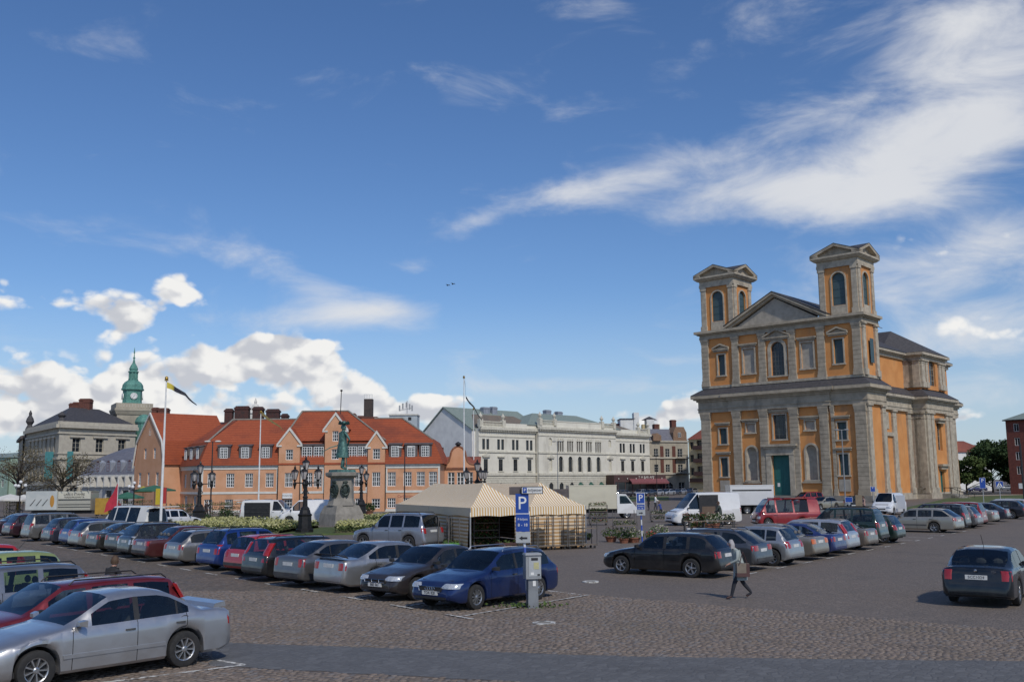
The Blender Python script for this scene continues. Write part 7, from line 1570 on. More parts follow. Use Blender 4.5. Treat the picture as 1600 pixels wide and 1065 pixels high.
M_pen = mat('dark_pennant_cloth', (.03, .035, .05), (.05, .05, .05), .9, scale=3); M_peny = mat('ochre_pennant_cloth', (.26, .20, .08), (.2, .16, .07), .9, scale=3)
f_ = flagpole(257, 830, 600, 'tall white flagpole in front of the cream minibus', 57.5, ([(1, 7), (8, 10), (16, 15), (24, 19), (30, 22), (36, 29), (42, 34), (49, 39)], P_yb))
flagpole(403, 812, 648, 'white flagpole before the left half of the orange building', None, ([(1, 0), (10, 8), (20, 15), (30, 21), (36, 28)], M_peny))
flagpole(724, 790, 594, 'tall white flagpole rising behind the striped tent', 100, ([(1, 3), (2, 12), (3, 30), (8, 38), (16, 46), (22, 58), (28, 66), (27, 76), (22, 84)], M_pen))
flagpole(739, 790, 642, 'shorter white flagpole just right of the tall pole behind the tent', 125)
flagpole(219, 792, 692, 'short white flagpole before the curved gable', None, ([(0, 3), (2, 12), (5, 20), (6, 30), (4, 38)], mat('grey_cloth', (.35, .36, .38), (.28, .29, .31), .9, scale=2)))
# slim street lights
def slim_lamp(px, d, top_y, label, arms=2, gb=None, m=None):
    c = Vector(((px-800)/1530*d, d, 0)); hh = CAMH+(752-(px-800)*.0087-top_y)*d/1530
    o = thing('slim_street_light', label, 'street light', c, 0, 'slim street lights'); b = MB(); b.tube([(0, 0, -.2), (0, 0, hh)], [.08, .05], 6); b.tube([(-.45, 0, hh), (.45, 0, hh)], .03, 5); b.build('post', m or M_dark, o)
    for sg in (-1, 1): b = MB(); b.ball((sg*.5, 0, hh+.02), .32, .16, .09, 8, 5); b.build('lamp_head', M_whitep if not m else m, o)
slim_lamp(333, 92, 690, 'slim double headed street light before the orange building left half')
slim_lamp(632, 100, 699, 'slim double headed street light before the orange building right end')
slim_lamp(869, 150, 690, 'grey double headed street light before the hotel', m=mat('galvanised', (.30, .31, .32), (.25, .26, .27), .6, .3, scale=3))
slim_lamp(1312, 105, 672, 'tall grey light post with two lamps before the church', m=MATS['galvanised'])
slim_lamp(1022, 200, 712, 'dark light post before the restaurant', m=M_dark)
for px, py, lab in ((38, 762, 'cluster of white globe lamps on a black post at the far left'), (214, 765, 'cluster of white globe lamps on a black post beside the short flagpole')):
    d = 100; c = Vector(((px-800)/1530*d, d, 0)); o = thing('globe_lamp', lab, 'lamp', c, 0, 'globe lamps on the far left'); zt = CAMH+(757-py)*d/1530+.6
    b = MB(); b.tube([(0, 0, -.1), (0, 0, zt)], .06, 6)
    for x in (-.5, .5): b.tube([(0, 0, zt-.6), (x, 0, zt-.5), (x, 0, zt-.35)], .035, 5)
    b.tube([(0, 0, zt-.6), (0, -.4, zt-.55), (0, -.4, zt-.4)], .035, 5); b.build('post', M_black, o)
    for x, y, z in ((-.5, 0, -.2), (.5, 0, -.2), (0, 0, .15), (0, -.4, -.25)): b = MB(); b.ball((x, y, zt+z), .17, .17, .17, 10, 6); b.build('globe', M_white, o)
# ------------------------------------------------------------------ striped market tent
TA = R(24.5); t0 = Vector((-2.05, 47.06)); TWd, TDp, TE, TV, TP = 6.2, 11.4, 2.05, 1.62, 3.22
def stripe(name, axis, period, a, b, duty=.5):
    m = bpy.data.materials.new(name); m.use_nodes = True; N = NT(m.node_tree); p = N.n['Principled BSDF']; co = N.node('ShaderNodeTexCoord').outputs['Object']; s = N.node('ShaderNodeSeparateXYZ'); N.l.new(co, s.inputs[0])
    fr = N.math('FRACT', N.math('MULTIPLY', s.outputs[axis], 1/period)); f = N.ramp(N.math('ABSOLUTE', N.math('SUBTRACT', fr, .5)), duty*.5-.04, duty*.5+.04)
    c = N.mix(f, a, b); c = N.mix(N.ramp(N.noise(co, 1.3, 5), .4, .8, 0, .22), c, (.55, .47, .35)); N.put(p.inputs['Base Color'], c); p.inputs['Roughness'].default_value = .85
    bmp = N.node('ShaderNodeBump'); bmp.inputs['Strength'].default_value = .5; bmp.inputs['Distance'].default_value = .05; N.l.new(N.noise(co, 1.6, 4), bmp.inputs['Height']); N.l.new(bmp.outputs[0], p.inputs['Normal']); return m
OR, CR = (.58, .35, .12), (.78, .73, .62)
SXm, SYm, SZm = stripe('stripe_across', 0, .14, OR, CR), stripe('stripe_along', 1, .14, OR, CR), stripe('stripe_level', 2, .17, (.46, .27, .11), (.68, .57, .43))
Te = thing('market_tent', 'orange and cream striped market tent with four peaks', 'tent', (t0.x, t0.y, 0), TA)
for i in range(2):                                                          # two long hipped roofs side by side
    x0, x1 = TWd*i/2, TWd*(i+1)/2; xm_ = (x0+x1)/2; ya, yb = 2.0, TDp-2.2; n = 6
    for k, (A, B, PA, PB) in enumerate((((x0, 0), (x1, 0), (xm_, ya), (xm_, ya)), ((x1, 0), (x1, TDp), (xm_, ya), (xm_, yb)), ((x1, TDp), (x0, TDp), (xm_, yb), (xm_, yb)), ((x0, TDp), (x0, 0), (xm_, yb), (xm_, ya)))):
        b = MB(); rows = []; inner = (i == 0 and k == 1) or (i == 1 and k == 3)
        for q in range(n+1):
            t = q/n; row = []
            for c in range(9):
                u = c/8; e = Vector(A).lerp(Vector(B), u); r_ = Vector(PA).lerp(Vector(PB), u); p = e.lerp(r_, t); zr = TP-.07*math.sin(math.pi*u)*(k % 2); z = TE+(.28*math.sin(math.pi*min(1, u*1.0)) if inner else 0)*(1-t)+(zr-TE)*(t**1.22)-(.07*math.sin(math.pi*u)*(1-t)*math.sin(math.pi*t))
                row.append((p.x, p.y, z))
            rows.append(row)
        b.loft(rows, False); b.build('roof_panel', SXm if k % 2 == 0 else SYm, Te, 60)
def valance(p, q, m):
    b = MB(); n = 24; p, q = Vector(p), Vector(q)
    b.loft([[(p.x+(q.x-p.x)*k/n, p.y+(q.y-p.y)*k/n, TE) for k in range(n+1)], [(p.x+(q.x-p.x)*k/n-.01, p.y+(q.y-p.y)*k/n-.02, TV+.05*abs(math.sin(k*math.pi/6))) for k in range(n+1)]], False); b.build('valance', m, Te)
valance((-.02, -.02), (TWd+.02, -.02), SXm); valance((-.02, TDp+.02), (-.02, -.02), SYm); valance((TWd+.02, -.02), (TWd+.02, TDp), SYm)
def curtain(x0, y0, x1, y1):
    b = MB(); n = 26; L = math.hypot(x1-x0, y1-y0); nx, ny = -(y1-y0)/L, (x1-x0)/L
    b.loft([[(x0+(x1-x0)*k/n+nx*.05*math.sin(k*1.9+z), y0+(y1-y0)*k/n+ny*.05*math.sin(k*1.9+z), z) for k in range(n+1)] for z in (.04, .5, 1.0, 1.5, 1.95)], False); b.build('side_curtain', SZm, Te, 60)
curtain(2.35, .03, TWd, .03); curtain(.03, TDp, .03, .35); curtain(TWd, .03, TWd, TDp); curtain(TWd, TDp, 0, TDp)
b = MB()
for x in (0, TWd/2, TWd):
    for y in (0, TDp/2, TDp): b.box(x-.03, x+.03, y-.03, y+.03, 0, TE)
for y in (.0, TDp/2): b.box(0, TWd, y-.02, y+.02, TE-.06, TE-.02)
b.build('tent_frame', mat('frame_alloy', (.4, .4, .4), (.3, .3, .3), .5, .5, scale=3), Te)
def tl(x, y, z=0): c = Vector((math.cos(TA)*x-math.sin(TA)*y+t0.x, math.sin(TA)*x+math.cos(TA)*y+t0.y, z)); return c
# wheeled plant trolleys
def trolley(loc, rz, label, shelves=(.2,), h=1.75, w=1.35, d=.56, fill=None):
    o = thing('plant_trolley', label, 'trolley', loc, rz, 'metal plant trolleys'); b = MB()
    for x in (-w/2, w/2):
        for y in (-d/2, d/2): b.box(x-.017, x+.017, y-.017, y+.017, .12, h)
    b.build('posts', mat('zinc_post', (.10, .09, .085), (.16, .15, .14), .6, .4, scale=4), o)
    for z in shelves: b = MB(); b.box(-w/2, w/2, -d/2, d/2, z, z+.035); b.build('shelf', mat('shelf_board', (.20, .16, .12), (.15, .12, .09), .85, scale=3), o)
    b = MB()
    for x in (-w/2+.1, w/2-.1):
        for y in (-.2, .2): b.ball((x, y, .07), .07, .03, .07, 8, 5)
    b.build('castors', M_dark, o)
    if fill:
        for z in shelves:
            q = np.column_stack([rng.uniform(-w/2, w/2, 150), rng.uniform(-d/2, d/2, 150), rng.uniform(z+.04, z+.28, 150)]); tag(multi_leaves('plants', [(q, .09, L_green if fill == 1 else L_dark), (q[:40]+np.array([0, 0, .04]), .07, [L_white, L_red, L_yel][fill % 3])], o), kind='stuff')
    return o
for i in range(5): trolley(tl(2.75+i*.82, -.5), TA, ['empty plant trolley left of five along the right tent wall', 'empty plant trolley second of five along the right tent wall', 'empty plant trolley in the middle of five along the right tent wall', 'empty plant trolley fourth of five along the right tent wall', 'empty plant trolley nearest the tent right corner'][i], [(.16, .9), (.16, .7, 1.2), (.16,), (.16, .6, 1.1), (.16, .95)][i], 1.6, .74)
for i in range(3): trolley(tl(-.7, 1.0+i*1.7), TA+R(90), ['empty plant trolley at the near end of the left tent wall', 'empty plant trolley halfway along the left tent wall', 'empty plant trolley behind the off-roader by the tent'][i], (.16,), 1.6)
trolley(tl(1.4, 1.6), TA, 'loaded plant trolley inside the tent opening', (.2, .55, .9, 1.25), 1.6, fill=1); trolley(tl(.6, 2.6), TA, 'loaded plant trolley deeper inside the tent', (.2, .55, .9, 1.25), 1.6, fill=2); trolley(tl(2.1, 3.4), TA, 'loaded plant trolley at the back of the tent', (.2, .6, 1.0), 1.6, fill=3)
pc_ = G(1040, 850)
for px, py, lab, fl, rz in ((977, 836, 'loaded plant trolley standing free right of the tent', 2, 10), (935, 820, 'plant trolley with pots beside the box truck', 1, 0), (1030, 815, 'low plant rack with white pots behind the second parking sign', 3, 0)): trolley(G(px, py), R(rz), lab, (.2, .6) if fl != 1 else (.2, .6, 1.0, 1.4), 1.5 if fl != 3 else .9, fill=fl)
# loose plants right of the tent and at the flower tables
for px, py, r, h, fl, lab in ((955, 846, .55, .7, L_brown, 'heap of dried brown plants right of the tent'), (975, 848, .45, .6, None, 'dark green shrub below the free plant trolley'), (990, 847, .6, .6, L_white, 'white flowering shrub below the second parking sign'), (918, 843, .3, .35, None, 'small green pot at the tent corner'),
                              (1030, 843, .55, .75, L_white, 'large pale flowering shrub left of the black estate roof'), (1017, 846, .3, .5, L_red, 'small red flowering pot beside the large pale shrub'), (1084, 827, .35, .5, L_red, 'red potted flowers at the left end of the flower tables'), (1105, 826, .6, .8, None, 'tall green foliage on the flower tables'),
                              (1118, 825, .5, .9, L_white, 'white flowers on the flower tables beside the seller'), (1095, 828, .4, .6, L_red, 'red flowers in the middle of the flower tables'), (735, 850, .6, .55, L_red, 'red leafed plants on the ground before the tent opening'), (752, 852, .6, .5, L_brown, 'brown leafed plants in the tent opening'), (770, 852, .5, .6, None, 'dark potted plants before the tent opening')):
    plant(lab, tuple(G(px, py)), r, h, fl, n=240, name='flowering_plant' if fl else 'potted_plant', green=L_dark if fl is None else L_green)
for x, lab in ((-.6, 'left flower table with white cloth front'), (1.0, 'long right flower table with boxes of plants')):
    c = G(1085 if x < 0 else 1112, 829); o = thing('flower_table', lab, 'table', c, R(-4)); b = MB(); w = .7 if x < 0 else 1.5; b.box(-w, w, -.4, .4, .62, .68); b.build('table_top', mat('shelf_board', (.2, .16, .12)), o)
    for a in (-w+.08, w-.08):
        for y in (-.34, .34): b = MB(); b.box(a-.03, a+.03, y-.03, y+.03, 0, .62); b.build('leg', M_trim, o)
    for k in range(3 if x < 0 else 6):
        b = MB(); xx = -w+.2+k*.42; b.lathe([(.09, 0), (.13, .22), (.12, .22)], xx, -.62, 8); tag(b.build('flower_pot', M_white if k % 3 != 2 else MATS['terracotta']), '%s flower pot on the ground in front of the %s flower table' % (['leftmost', 'second', 'third', 'fourth', 'fifth', 'rightmost'][k] if x > 0 else ['leftmost', 'middle', 'rightmost'][k], 'left' if x < 0 else 'right'), 'pot', 'pots before the flower tables').location = (c.x, c.y, 0)
    q = np.column_stack([rng.uniform(-w, w, 300), rng.uniform(-.4, .4, 300), rng.uniform(.7, 1.1, 300)]); po = thing('plant_display', 'mixed cut plants standing on the %s flower table' % ('left' if x < 0 else 'right'), 'plants', c, R(-4)); multi_leaves('foliage', [(q, .13, L_dark), (q[:70]+np.array([0, 0, .06]), .1, L_red if x < 0 else L_white)], po)
# crates and bags before the tent
for px, py, m, sz, lab in ((690, 858, M_dark, .4, 'black crate before the left tent wall'), (705, 860, mat('green_crate', (.10, .28, .05), (.08, .22, .05), .6, scale=4), .35, 'green and white crate before the tent opening'), (790, 860, M_brown, .45, 'brown crate at the right edge of the tent opening')):
    c = G(px, py); o = thing('crate', lab, 'crate', c, TA); b = MB(); s = sz
    for z in (0, .14, .28): 
        b.box(-s, s, -.28, -.25, z, z+.11); b.box(-s, s, .25, .28, z, z+.11); b.box(-s, -s+.03, -.25, .25, z, z+.11); b.box(s-.03, s, -.25, .25, z, z+.11)
    b.box(-s, s, -.25, .25, .0, .02); b.build('crate_sides', m, o); q = np.column_stack([rng.uniform(-s+.05, s-.05, 70), rng.uniform(-.22, .22, 70), rng.uniform(.25, .5, 70)]); multi_leaves('contents', [(q, .1, L_green)], o)
# ------------------------------------------------------------------ signs
M_blue = mat('sign_blue', (.012, .055, .29), (.015, .065, .33), .4, scale=2); M_sgrey = mat('sign_grey', (.42, .44, .45), (.36, .38, .39), .5, scale=3); M_pole = stripe('blue_white_pole', 2, .56, (.03, .09, .42), (.62, .63, .64), .5)
def sign_plate(root, name, x, z0, w, h, m, y=-.05, edge=None):
    b = MB(); b.box(x-w/2, x+w/2, y-.012, y+.008, z0, z0+h); o = b.build(name, m, root)
    if edge: e = MB(); t = .02; [e.box(*q) for q in ((x-w/2, x+w/2, y-.016, y-.0125, z0, z0+t), (x-w/2, x+w/2, y-.016, y-.0125, z0+h-t, z0+h), (x-w/2, x-w/2+t, y-.016, y-.0125, z0+t, z0+h-t), (x+w/2-t, x+w/2, y-.016, y-.0125, z0+t, z0+h-t))]; e.build('sign_border', edge, o)
    return o
def arrow(root, x, z, s, y, right=False):
    k = -1 if right else 1; b = MB(); b.box(x-k*s*.15 if k > 0 else x-s*.5, x+s*.5 if k > 0 else x+s*.15, y-.006, y, z-.02*s/.2*1.1, z+.02*s/.2*1.1); b.loft([[(x-k*s*.5, q, z), (x-k*s*.1, q, z+s*.25), (x-k*s*.1, q, z-s*.25)] for q in (y-.006, y)], True, True); b.build('arrow', M_ink, root)
sg = thing('parking_sign', 'tall blue parking sign on a striped pole beside the ticket machine', 'sign', (.36, 26.42, 0), 0)
b = MB(); b.tube([(0, 0, -.05), (-.14, .02, 3.02)], .033, 8); b.build('pole', M_pole, sg)
o = sign_plate(sg, 'sign_panel', -.13, 2.42, .35, .52, M_blue); text('P', .48, M_white, o, (-.13, -.064, 2.68))
o = sign_plate(sg, 'sign_panel', -.12, 1.95, .36, .46, M_blue); text('P-biljett', .085, M_white, o, (-.12, -.064, 2.27)); text('8 - 18', .11, M_white, o, (-.12, -.064, 2.12)); b = MB(); b.box(-.30, .05, -.064, -.06, 2.405, 2.425); b.build('divider', M_white, o)
o = sign_plate(sg, 'sign_panel', -.11, 1.66, .38, .28, M_sgrey); arrow(o, -.11, 1.78, .22, -.063)
o = sign_plate(sg, 'ticket_sign', .14, 2.93, .58, .20, M_white, -.09, M_ink); q = MB(); q.box(-.11, .0, -.108, -.102, 2.96, 3.10); q.build('p_square', M_blue, o); text('P', .11, M_white, o, (-.055, -.109, 3.03)); text('-biljetter', .115, M_ink, o, (.20, -.104, 3.03))
b = MB(); b.box(-.47, -.15, -.02, .16, 2.91, 3.12); b.build('rear_sign_box', M_dslate, sg)
pm = thing('ticket_machine', 'grey parking ticket machine on a steel pedestal in front of the dark blue estate', 'ticket machine', (.47, 26.18, 0), R(14))
b = MB(); b.taper(0, 0, -.02, .9, .34, .28, .31, .26); b.build('pedestal', mat('machine_grey_steel', (.25, .265, .28), (.20, .21, .225), .55, .3, scale=3), pm)
b = MB(); b.box(-.25, .25, -.20, .17, .9, 1.62); b.loft([[(-.27, -.24, 1.62), (.27, -.24, 1.62), (.27, .19, 1.62), (-.27, .19, 1.62)], [(-.25, -.18, 1.68), (.25, -.18, 1.68), (.25, .17, 1.68), (-.25, .17, 1.68)]], True, True); b.build('housing', mat('machine_pale_steel', (.34, .355, .365), (.29, .30, .31), .5, .3, scale=3), pm)
b = MB(); b.box(-.16, .23, -.215, -.203, .98, 1.56); fp = b.build('front_panel', MATS['sign_grey'], pm)
b = MB(); b.box(-.08, .14, -.222, -.216, 1.46, 1.54); b.build('display', M_ink, fp); b = MB(); b.box(.0, .17, -.221, -.216, 1.2, 1.4); b.build('tariff_label', mat('tariff_print', (.50, .47, .22), (.42, .40, .24), .7, scale=9), fp); b = MB(); b.box(.12, .2, -.225, -.216, 1.0, 1.05); b.build('ticket_slot', M_ink, fp); b = MB(); b.box(-.1, .0, -.224, -.216, 1.02, 1.10); b.build('coin_tray', M_white, fp)
b = MB(); b.box(-.02, .08, -.155, -.142, .68, .84); b.build('sticker', M_white, pm); pm.scale = (.82, .82, .84)
q = np.column_stack([rng.normal(.4, .45, 240), rng.normal(26.25, .16, 240), rng.uniform(.02, .12, 240)]); tag(multi_leaves('weeds', [(q, .07, L_green)]), kind='stuff', label='weeds growing round the foot of the ticket machine')
s2 = thing('parking_sign', 'blue parking sign on a striped pole near the flower trolleys', 'sign', (6.65, 51.6, 0), 0)
b = MB(); b.tube([(0, 0, -.05), (-.05, 0, 2.62)], .04, 8); b.build('pole', M_pole, s2)
o = sign_plate(s2, 'sign_panel', -.04, 2.08, .44, .55, M_blue, edge=M_white); text('P', .46, M_white, o, (-.04, -.067, 2.36)); o = sign_plate(s2, 'sign_panel', -.04, 1.75, .44, .31, M_blue, edge=M_white); text('P-biljett', .095, M_white, o, (-.04, -.064, 1.95)); text('8 - 18', .10, M_white, o, (-.04, -.064, 1.83)); o = sign_plate(s2, 'sign_panel', -.04, 1.48, .44, .25, M_sgrey); arrow(o, -.04, 1.6, .22, -.063, True)
def far_sign(px, d, y0, y1, label, w, kind, base):
    c = Vector(((px-800)/1530*d, d, 0)); z_ = lambda y: CAMH+(752-(px-800)*.0087-y)*d/1530; o = thing('road_sign', label, 'sign', c, math.atan2(-c.x, c.y)*.5); b = MB(); b.tube([(0, 0, -.05), (0, 0, z_(y0))], .04, 6); b.build('pole', M_sgrey, o); h = z_(y0)-z_(y1)
    p = sign_plate(o, 'sign_panel', 0, z_(y1), w, h, M_blue, edge=M_white)
    if kind == 'P': text('P', h*.45, M_white, p, (0, -.068, z_(y1)+h*.72))
    if kind == 'X':
        b = MB(); b.loft([[(-w*.36, q, z_(y1)+h*.1), (w*.36, q, z_(y1)+h*.1), (0, q, z_(y1)+h*.9)] for q in (-.07, -.065)], True, True); tp = b.build('white_triangle', M_white, p); b = MB(); b.tube([(-.12, -.075, z_(y1)+h*.15), (0, -.075, z_(y1)+h*.4), (.02, -.075, z_(y1)+h*.62)], .035, 5); b.tube([(.12, -.075, z_(y1)+h*.15), (0, -.075, z_(y1)+h*.4)], .035, 5); b.ball((.02, -.075, z_(y1)+h*.7), .05, .01, .05, 6, 4); b.build('walker_symbol', M_ink, tp)
    return o
far_sign(1525, 108, 745.5, 762, 'blue parking sign on the lawn right of the church', .62, 'P', 0); far_sign(1551, 112, 751, 759.5, 'blue pedestrian crossing sign at the far lawn', .8, 'X', 0)
far_sign(1355, 96, 759, 767, 'small blue parking sign beside the white delivery van', .45, 'P', 0); far_sign(1317, 98, 775, 783, 'pale round notice sign before the church', .7, 'N', 0)
po = thing('lamp_post', 'dark post at the right edge of the lawn', 'post', Vector(((1588-800)/1530*95, 95, 0))); b = MB(); b.tube([(0, 0, -.1), (0, 0, 6.5)], .09, 6); b.build('post', M_dark, po); b = MB(); b.box(-.45, -.1, -.03, .03, 2.2, 2.7); b.build('notice_plate', M_sgrey, po)
# barrier fence between the camper van and the far paving
fe = thing('low_barrier', 'low row of pale barrier posts behind the right row', 'barrier', (0, 0, 0)); f0_, f1_ = G(1248, 836), G(1325, 826); n = 12
for i in range(n): q = f0_.lerp(f1_, i/(n-1)); b = MB(); b.tube([(q.x, q.y, 0), (q.x, q.y, .95)], .03, 5); b.build('barrier_post', M_steps, fe)
b = MB(); b.tube([(f0_.x, f0_.y, .93), (f1_.x, f1_.y, .93)], .03, 5); b.build('rail', mat('pinkish_rail', (.32, .16, .13), None, .7), fe)
# ------------------------------------------------------------------ people
M_coat = mat('grey_green_coat', (.34, .38, .36), (.24, .27, .26), .9, scale=5); M_trou = mat('dark_trousers', (.02, .022, .03), (.03, .032, .04), .9, scale=5); M_shoe = mat('brown_shoes', (.05, .02, .018), (.035, .018, .016), .6, scale=5)
wm_ = figure('person', 'person in a grey green coat and pale headscarf walking left past the black estate', (6.28, 27.85, .0), R(184), 1.58, .30, .22, arms=(((.10, .02, .02), (.36, .16, 1.05)), ((-.02, .02, 0), (.10, .26, .92))), mats=(M_coat, M_trou, M_skin, M_shoe), coat=(.56, 1.45, .10, M_coat), hair=M_hair_g, hair_long=True, legs=((.34, .0), (-.34, .14)), headfwd=.05)
bg_ = thing('shoulder_bag', 'tan and brown shoulder bag hanging at the side of the walking person', 'bag', (6.28, 27.6, .0), R(184)); b = MB(); b.box(-.18, .16, -.08, .08, .66, .98); b.build('bag_body', mat('tan_leather', (.20, .165, .13), (.16, .13, .10), .7, scale=5), bg_); b = MB(); b.box(-.19, .17, -.085, .085, .62, .72); b.box(-.19, -.1, -.085, .085, .72, .97); b.build('bag_trim', M_brown, bg_); b = MB(); b.tube([(-.15, 0, .97), (.0, .12, 1.3), (.1, .12, .97)], .015, 5); b.build('strap', M_brown, bg_)
M_jack = mat('black_jacket', (.018, .018, .02), (.03, .03, .032), .85, scale=5)
figure('person', 'person with brown hair in a black jacket bending over behind the grey estate', (-9.3, 23.0, 0), R(60), 1.62, .08, .18, arms=(((.2, .02, -.02), (.42, .2, 1.05)), ((.2, .02, -.02), (.42, .2, 1.05))), mats=(M_jack, M_trou, M_skin, M_shoe), hair=M_hair_b, coat=(.85, 1.45, .02, M_jack))
figure('person', 'person in dark clothes standing near the second parking sign, left of a couple', tuple(G(1014, 797)), R(200), 1.8, .05, arms=(hang(), hang(.1)), mats=(M_jack, M_trou, M_skin, M_shoe), hair=M_hair_b, sub=1)
figure('person', 'person in a white top pushing something beside the tall white van', tuple(G(1024, 797)), R(-20), 1.7, .12, .08, arms=(((.15, .02, 0), (.4, .2, 1.05)), ((.15, .02, 0), (.4, .2, 1.05))), mats=(M_white, M_trou, M_skin, M_shoe), hair=M_hair_b, sub=1)
figure('person', 'person in a blue jacket crouching by the plant rack left of the tall white van', tuple(G(1033, 806)), R(120), 1.3, .1, .4, arms=(((.2, .02, 0), (.4, .2, .8)), ((.2, .02, 0), (.4, .2, .8))), mats=(mat('blue_jacket', (.02, .045, .20), (.03, .06, .25), .85, scale=4), M_trou, M_skin, M_shoe), hair=M_hair_b, sub=1)
figure('person', 'flower seller in a dark green jacket behind the flower tables', tuple(G(1127, 824)), R(160), 1.78, .08, .16, arms=(((.2, .02, 0), (.42, .2, 1.02)), ((.2, .02, 0), (.42, .2, 1.02))), mats=(mat('dark_green_jacket', (.04, .055, .05), (.055, .07, .06), .85, scale=4), M_trou, M_skin, M_shoe), hair=M_hair_b, sub=1)
mn = tuple(G(1351, 806)); figure('person', 'bare armed person carrying a sheet of cardboard beside the white delivery van', mn, R(190), 1.75, .1, .0, arms=(((.12, .02, 0), (.36, .2, 1.1)), ((.12, .02, 0), (.36, .2, 1.1))), mats=(mat('pink_shirt', (.40, .26, .22), (.34, .22, .19), .85, scale=4), M_trou, M_skin, M_shoe), hair=M_hair_b, sub=1)
b = MB(); b.box(-.6, .0, -.02, .02, .35, 1.85); tag(b.build('cardboard_sheet', mat('cardboard', (.22, .175, .12), (.18, .145, .10), .9, scale=2)), 'brown cardboard sheet held by the person beside the white delivery van', 'cardboard').location = (mn[0]-.25, mn[1]-.35, 0)
for i, (px, py, c, lab) in enumerate(((27, 806, (.35, .22, .04), 'person in a yellow vest under the left globe lamp'), (88, 803, (.04, .04, .05), 'person in black at the right end of the sales truck'), (152, 806, (.04, .05, .05), 'dark clothed person beside the yellow cabinet'), (185, 808, (.25, .06, .07), 'person in a red jacket among the stalls behind the minibus'), (322, 812, (.05, .035, .035), 'person in brown standing at the rear of the white plant van'))):
    figure('person', lab, tuple(G(px, py)), R(40+70*i), 1.72, .08, .05, arms=(hang(.05), hang(.15)), mats=(mat('clothes_%s' % 'abcde'[i], c, tuple(q*.75 for q in c), .9, scale=4), M_trou, M_skin, M_shoe), hair=M_hair_b, sub=1)
# ------------------------------------------------------------------ stalls behind the left row
def parasol(px, py, m, label, r=1.6, h=2.5):
    c = G(px, py); o = thing('market_umbrella', label, 'umbrella', c, .2, 'umbrellas of the market stalls'); b = MB(); n = 8
    b.loft([[(q*math.cos(2*math.pi*i/n), q*math.sin(2*math.pi*i/n), z) for i in range(n)] for q, z in ((r, h-.15), (r, h), (.03, h+.55))], True); b.build('canopy', m, o); b = MB(); b.tube([(0, 0, 0), (0, 0, h+.5)], .03, 5); b.build('pole', M_trim, o)
M_gp = mat('green_parasol', (.03, .12, .075), (.04, .15, .095), .85, scale=2)
parasol(14, 808, M_whitep, 'white market umbrella at the far left edge', 2.2, 1.9); parasol(35, 806, M_whitep, 'second white market umbrella right of the left edge one', 1.5, 1.8)
parasol(198, 806, M_gp, 'green market umbrella behind the minibus front', 1.7, 2.0); parasol(240, 803, M_gp, 'tall green market umbrella before the curved gable', 2.3, 2.7); parasol(222, 803, mat('yellow_parasol', (.40, .34, .05), (.34, .28, .05), .85, scale=2), 'yellow green market umbrella between the green ones', 1.0, 2.6)
def beach_flag(px, py, m, label, w, h):
    c = G(px, py); o = thing('banner_flag', label, 'banner', c, 0); b = MB(); b.tube([(0, 0, 0), (0, 0, h+.3)], .03, 5); b.build('pole', M_white, o); b = MB(); b.loft([[(-.02, 0, h*.25), (-.02, 0, h)], [(-w*.5, .06, h*.28), (-w*.4, .06, h*.72)], [(-w, -.05, h*.2), (-w*.85, -.05, h*.45)]], False); b.build('cloth', m, o)
beach_flag(182, 812, mat('red_banner', (.50, .03, .06), (.42, .03, .05), .85, scale=2), 'red banner flag flying above the stalls left of the minibus', 1.2, 3.5)
for px, py, m, w, h, lab in ((247, 808, mat('yellow_banner', (.55, .42, .03), (.5, .38, .03), .8, scale=2), .7, 2.9, 'yellow hanging banner beside the flagpole'), (254, 808, mat('red_cloth', (.42, .04, .035), (.36, .03, .03), .8, scale=2), .6, 3.0, 'red hanging banner right of the yellow one')):
    c = G(px, py); o = thing('hanging_banner', lab, 'banner', c, 0); b = MB(); b.box(-w/2, w/2, -.02, .02, h-1.6, h); b.build('cloth', m, o); b = MB(); b.tube([(-w/2, 0, 0), (-w/2, 0, h)], .025, 5); b.tube([(w/2, 0, 0), (w/2, 0, h)], .025, 5); b.build('posts', M_trim, o)
labs = ['stall rack of dark plants just right of the minibus', 'stall rack of plants left of the black iron lamp', 'stall rack of plants right of the black iron lamp', 'stall rack of red goods before the curved gable', 'stall rack of goods behind the minibus roof', 'stall rack of potted plants next to the white plant van', 'stall rack at the far left under the white umbrellas', 'stall rack between the yellow cabinet and the minibus']
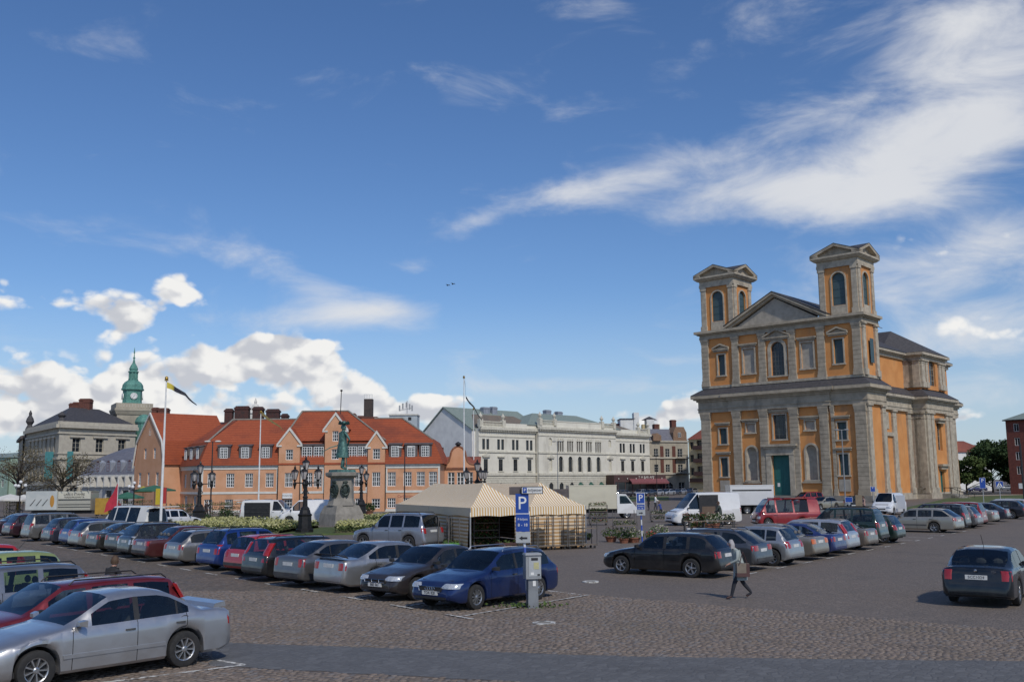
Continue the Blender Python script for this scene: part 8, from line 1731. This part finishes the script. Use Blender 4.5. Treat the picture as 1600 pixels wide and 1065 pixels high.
for i, (px, py, fl) in enumerate(((278, 820, 1), (293, 818, 2), (345, 814, 1), (222, 806, 4), (205, 808, 4), (360, 812, 3), (20, 806, 2), (165, 809, 3))): trolley(G(px, py), R(random.uniform(-15, 15)), labs[i], (.2, .6, 1.0, 1.4), 1.75, 1.9, fill=fl if fl < 4 else 1)
for i, (px, py, fl, r, h, lab) in enumerate(((270, 824, L_white, .6, 1.0, 'large pale shrub by the tailgate of the minibus'), (352, 815, None, .7, 1.1, 'green shrub left of the white plant van'), (300, 822, L_red, .6, .7, 'red flowering tub at the foot of the left iron lamp'), (318, 820, None, .6, .9, 'dark shrub right of the left iron lamp'), (185, 815, L_red, .5, .8, 'red potted flowers left of the minibus'))): plant(lab, tuple(G(px, py)), r, h, fl, n=320, green=L_dark if i % 2 else L_green, size=.14, name='shrub')
for px, lab in ((404, 'dark planted tub by the orange wall left of the white panel van'), (431, 'dark planted tub at the front of the white panel van'), (560, 'round dark tub left of the rear iron lamp'), (577, 'round dark tub right of the rear iron lamp'), (490, 'dark planted tub right of the white panel van')): plant(lab, tuple(G(px, 803)), .75, 1.15, None, green=L_dark, n=260, size=.2, name='planted_tub', group='planted tubs along the orange building')
b = MB(); b.box(-.35, .35, -.3, .3, 0, .8); b.lathe([(.2, .8), (.3, .9), (.05, 1.0)], 0, 0, 8); o = tag(b.build('blue_water_bin', mat('pale_blue_plastic', (.16, .36, .45), (.13, .30, .38), .6, scale=3)), 'pale blue plastic bin by the tailgate of the minibus', 'bin'); o.location = (-20.3, 59.5, 0)
# birds in the sky
for i, (px, py, lab) in enumerate(((700, 446, 'left of two small birds high above the hotel'), (708, 444, 'right of two small birds high above the hotel'))):
    d = ray(px, py)*160; b = MB(); w = .55
    b.loft([[(-w, .1, .12), (-w, .16, .12)], [(-w*.4, -.05, .2), (-w*.4, .2, .2)], [(0, -.08, .05), (0, .25, .05)], [(w*.4, -.05, .2), (w*.4, .2, .2)], [(w, .1, .05), (w, .16, .05)]], False); b.ball((0, .08, .03), .07, .3, .07, 6, 5); o = tag(b.build('bird', M_trim), lab, 'bird', 'birds in the sky'); o.location = d+Vector((0, 0, CAMH)); o.rotation_euler = (0, 0, R(40))
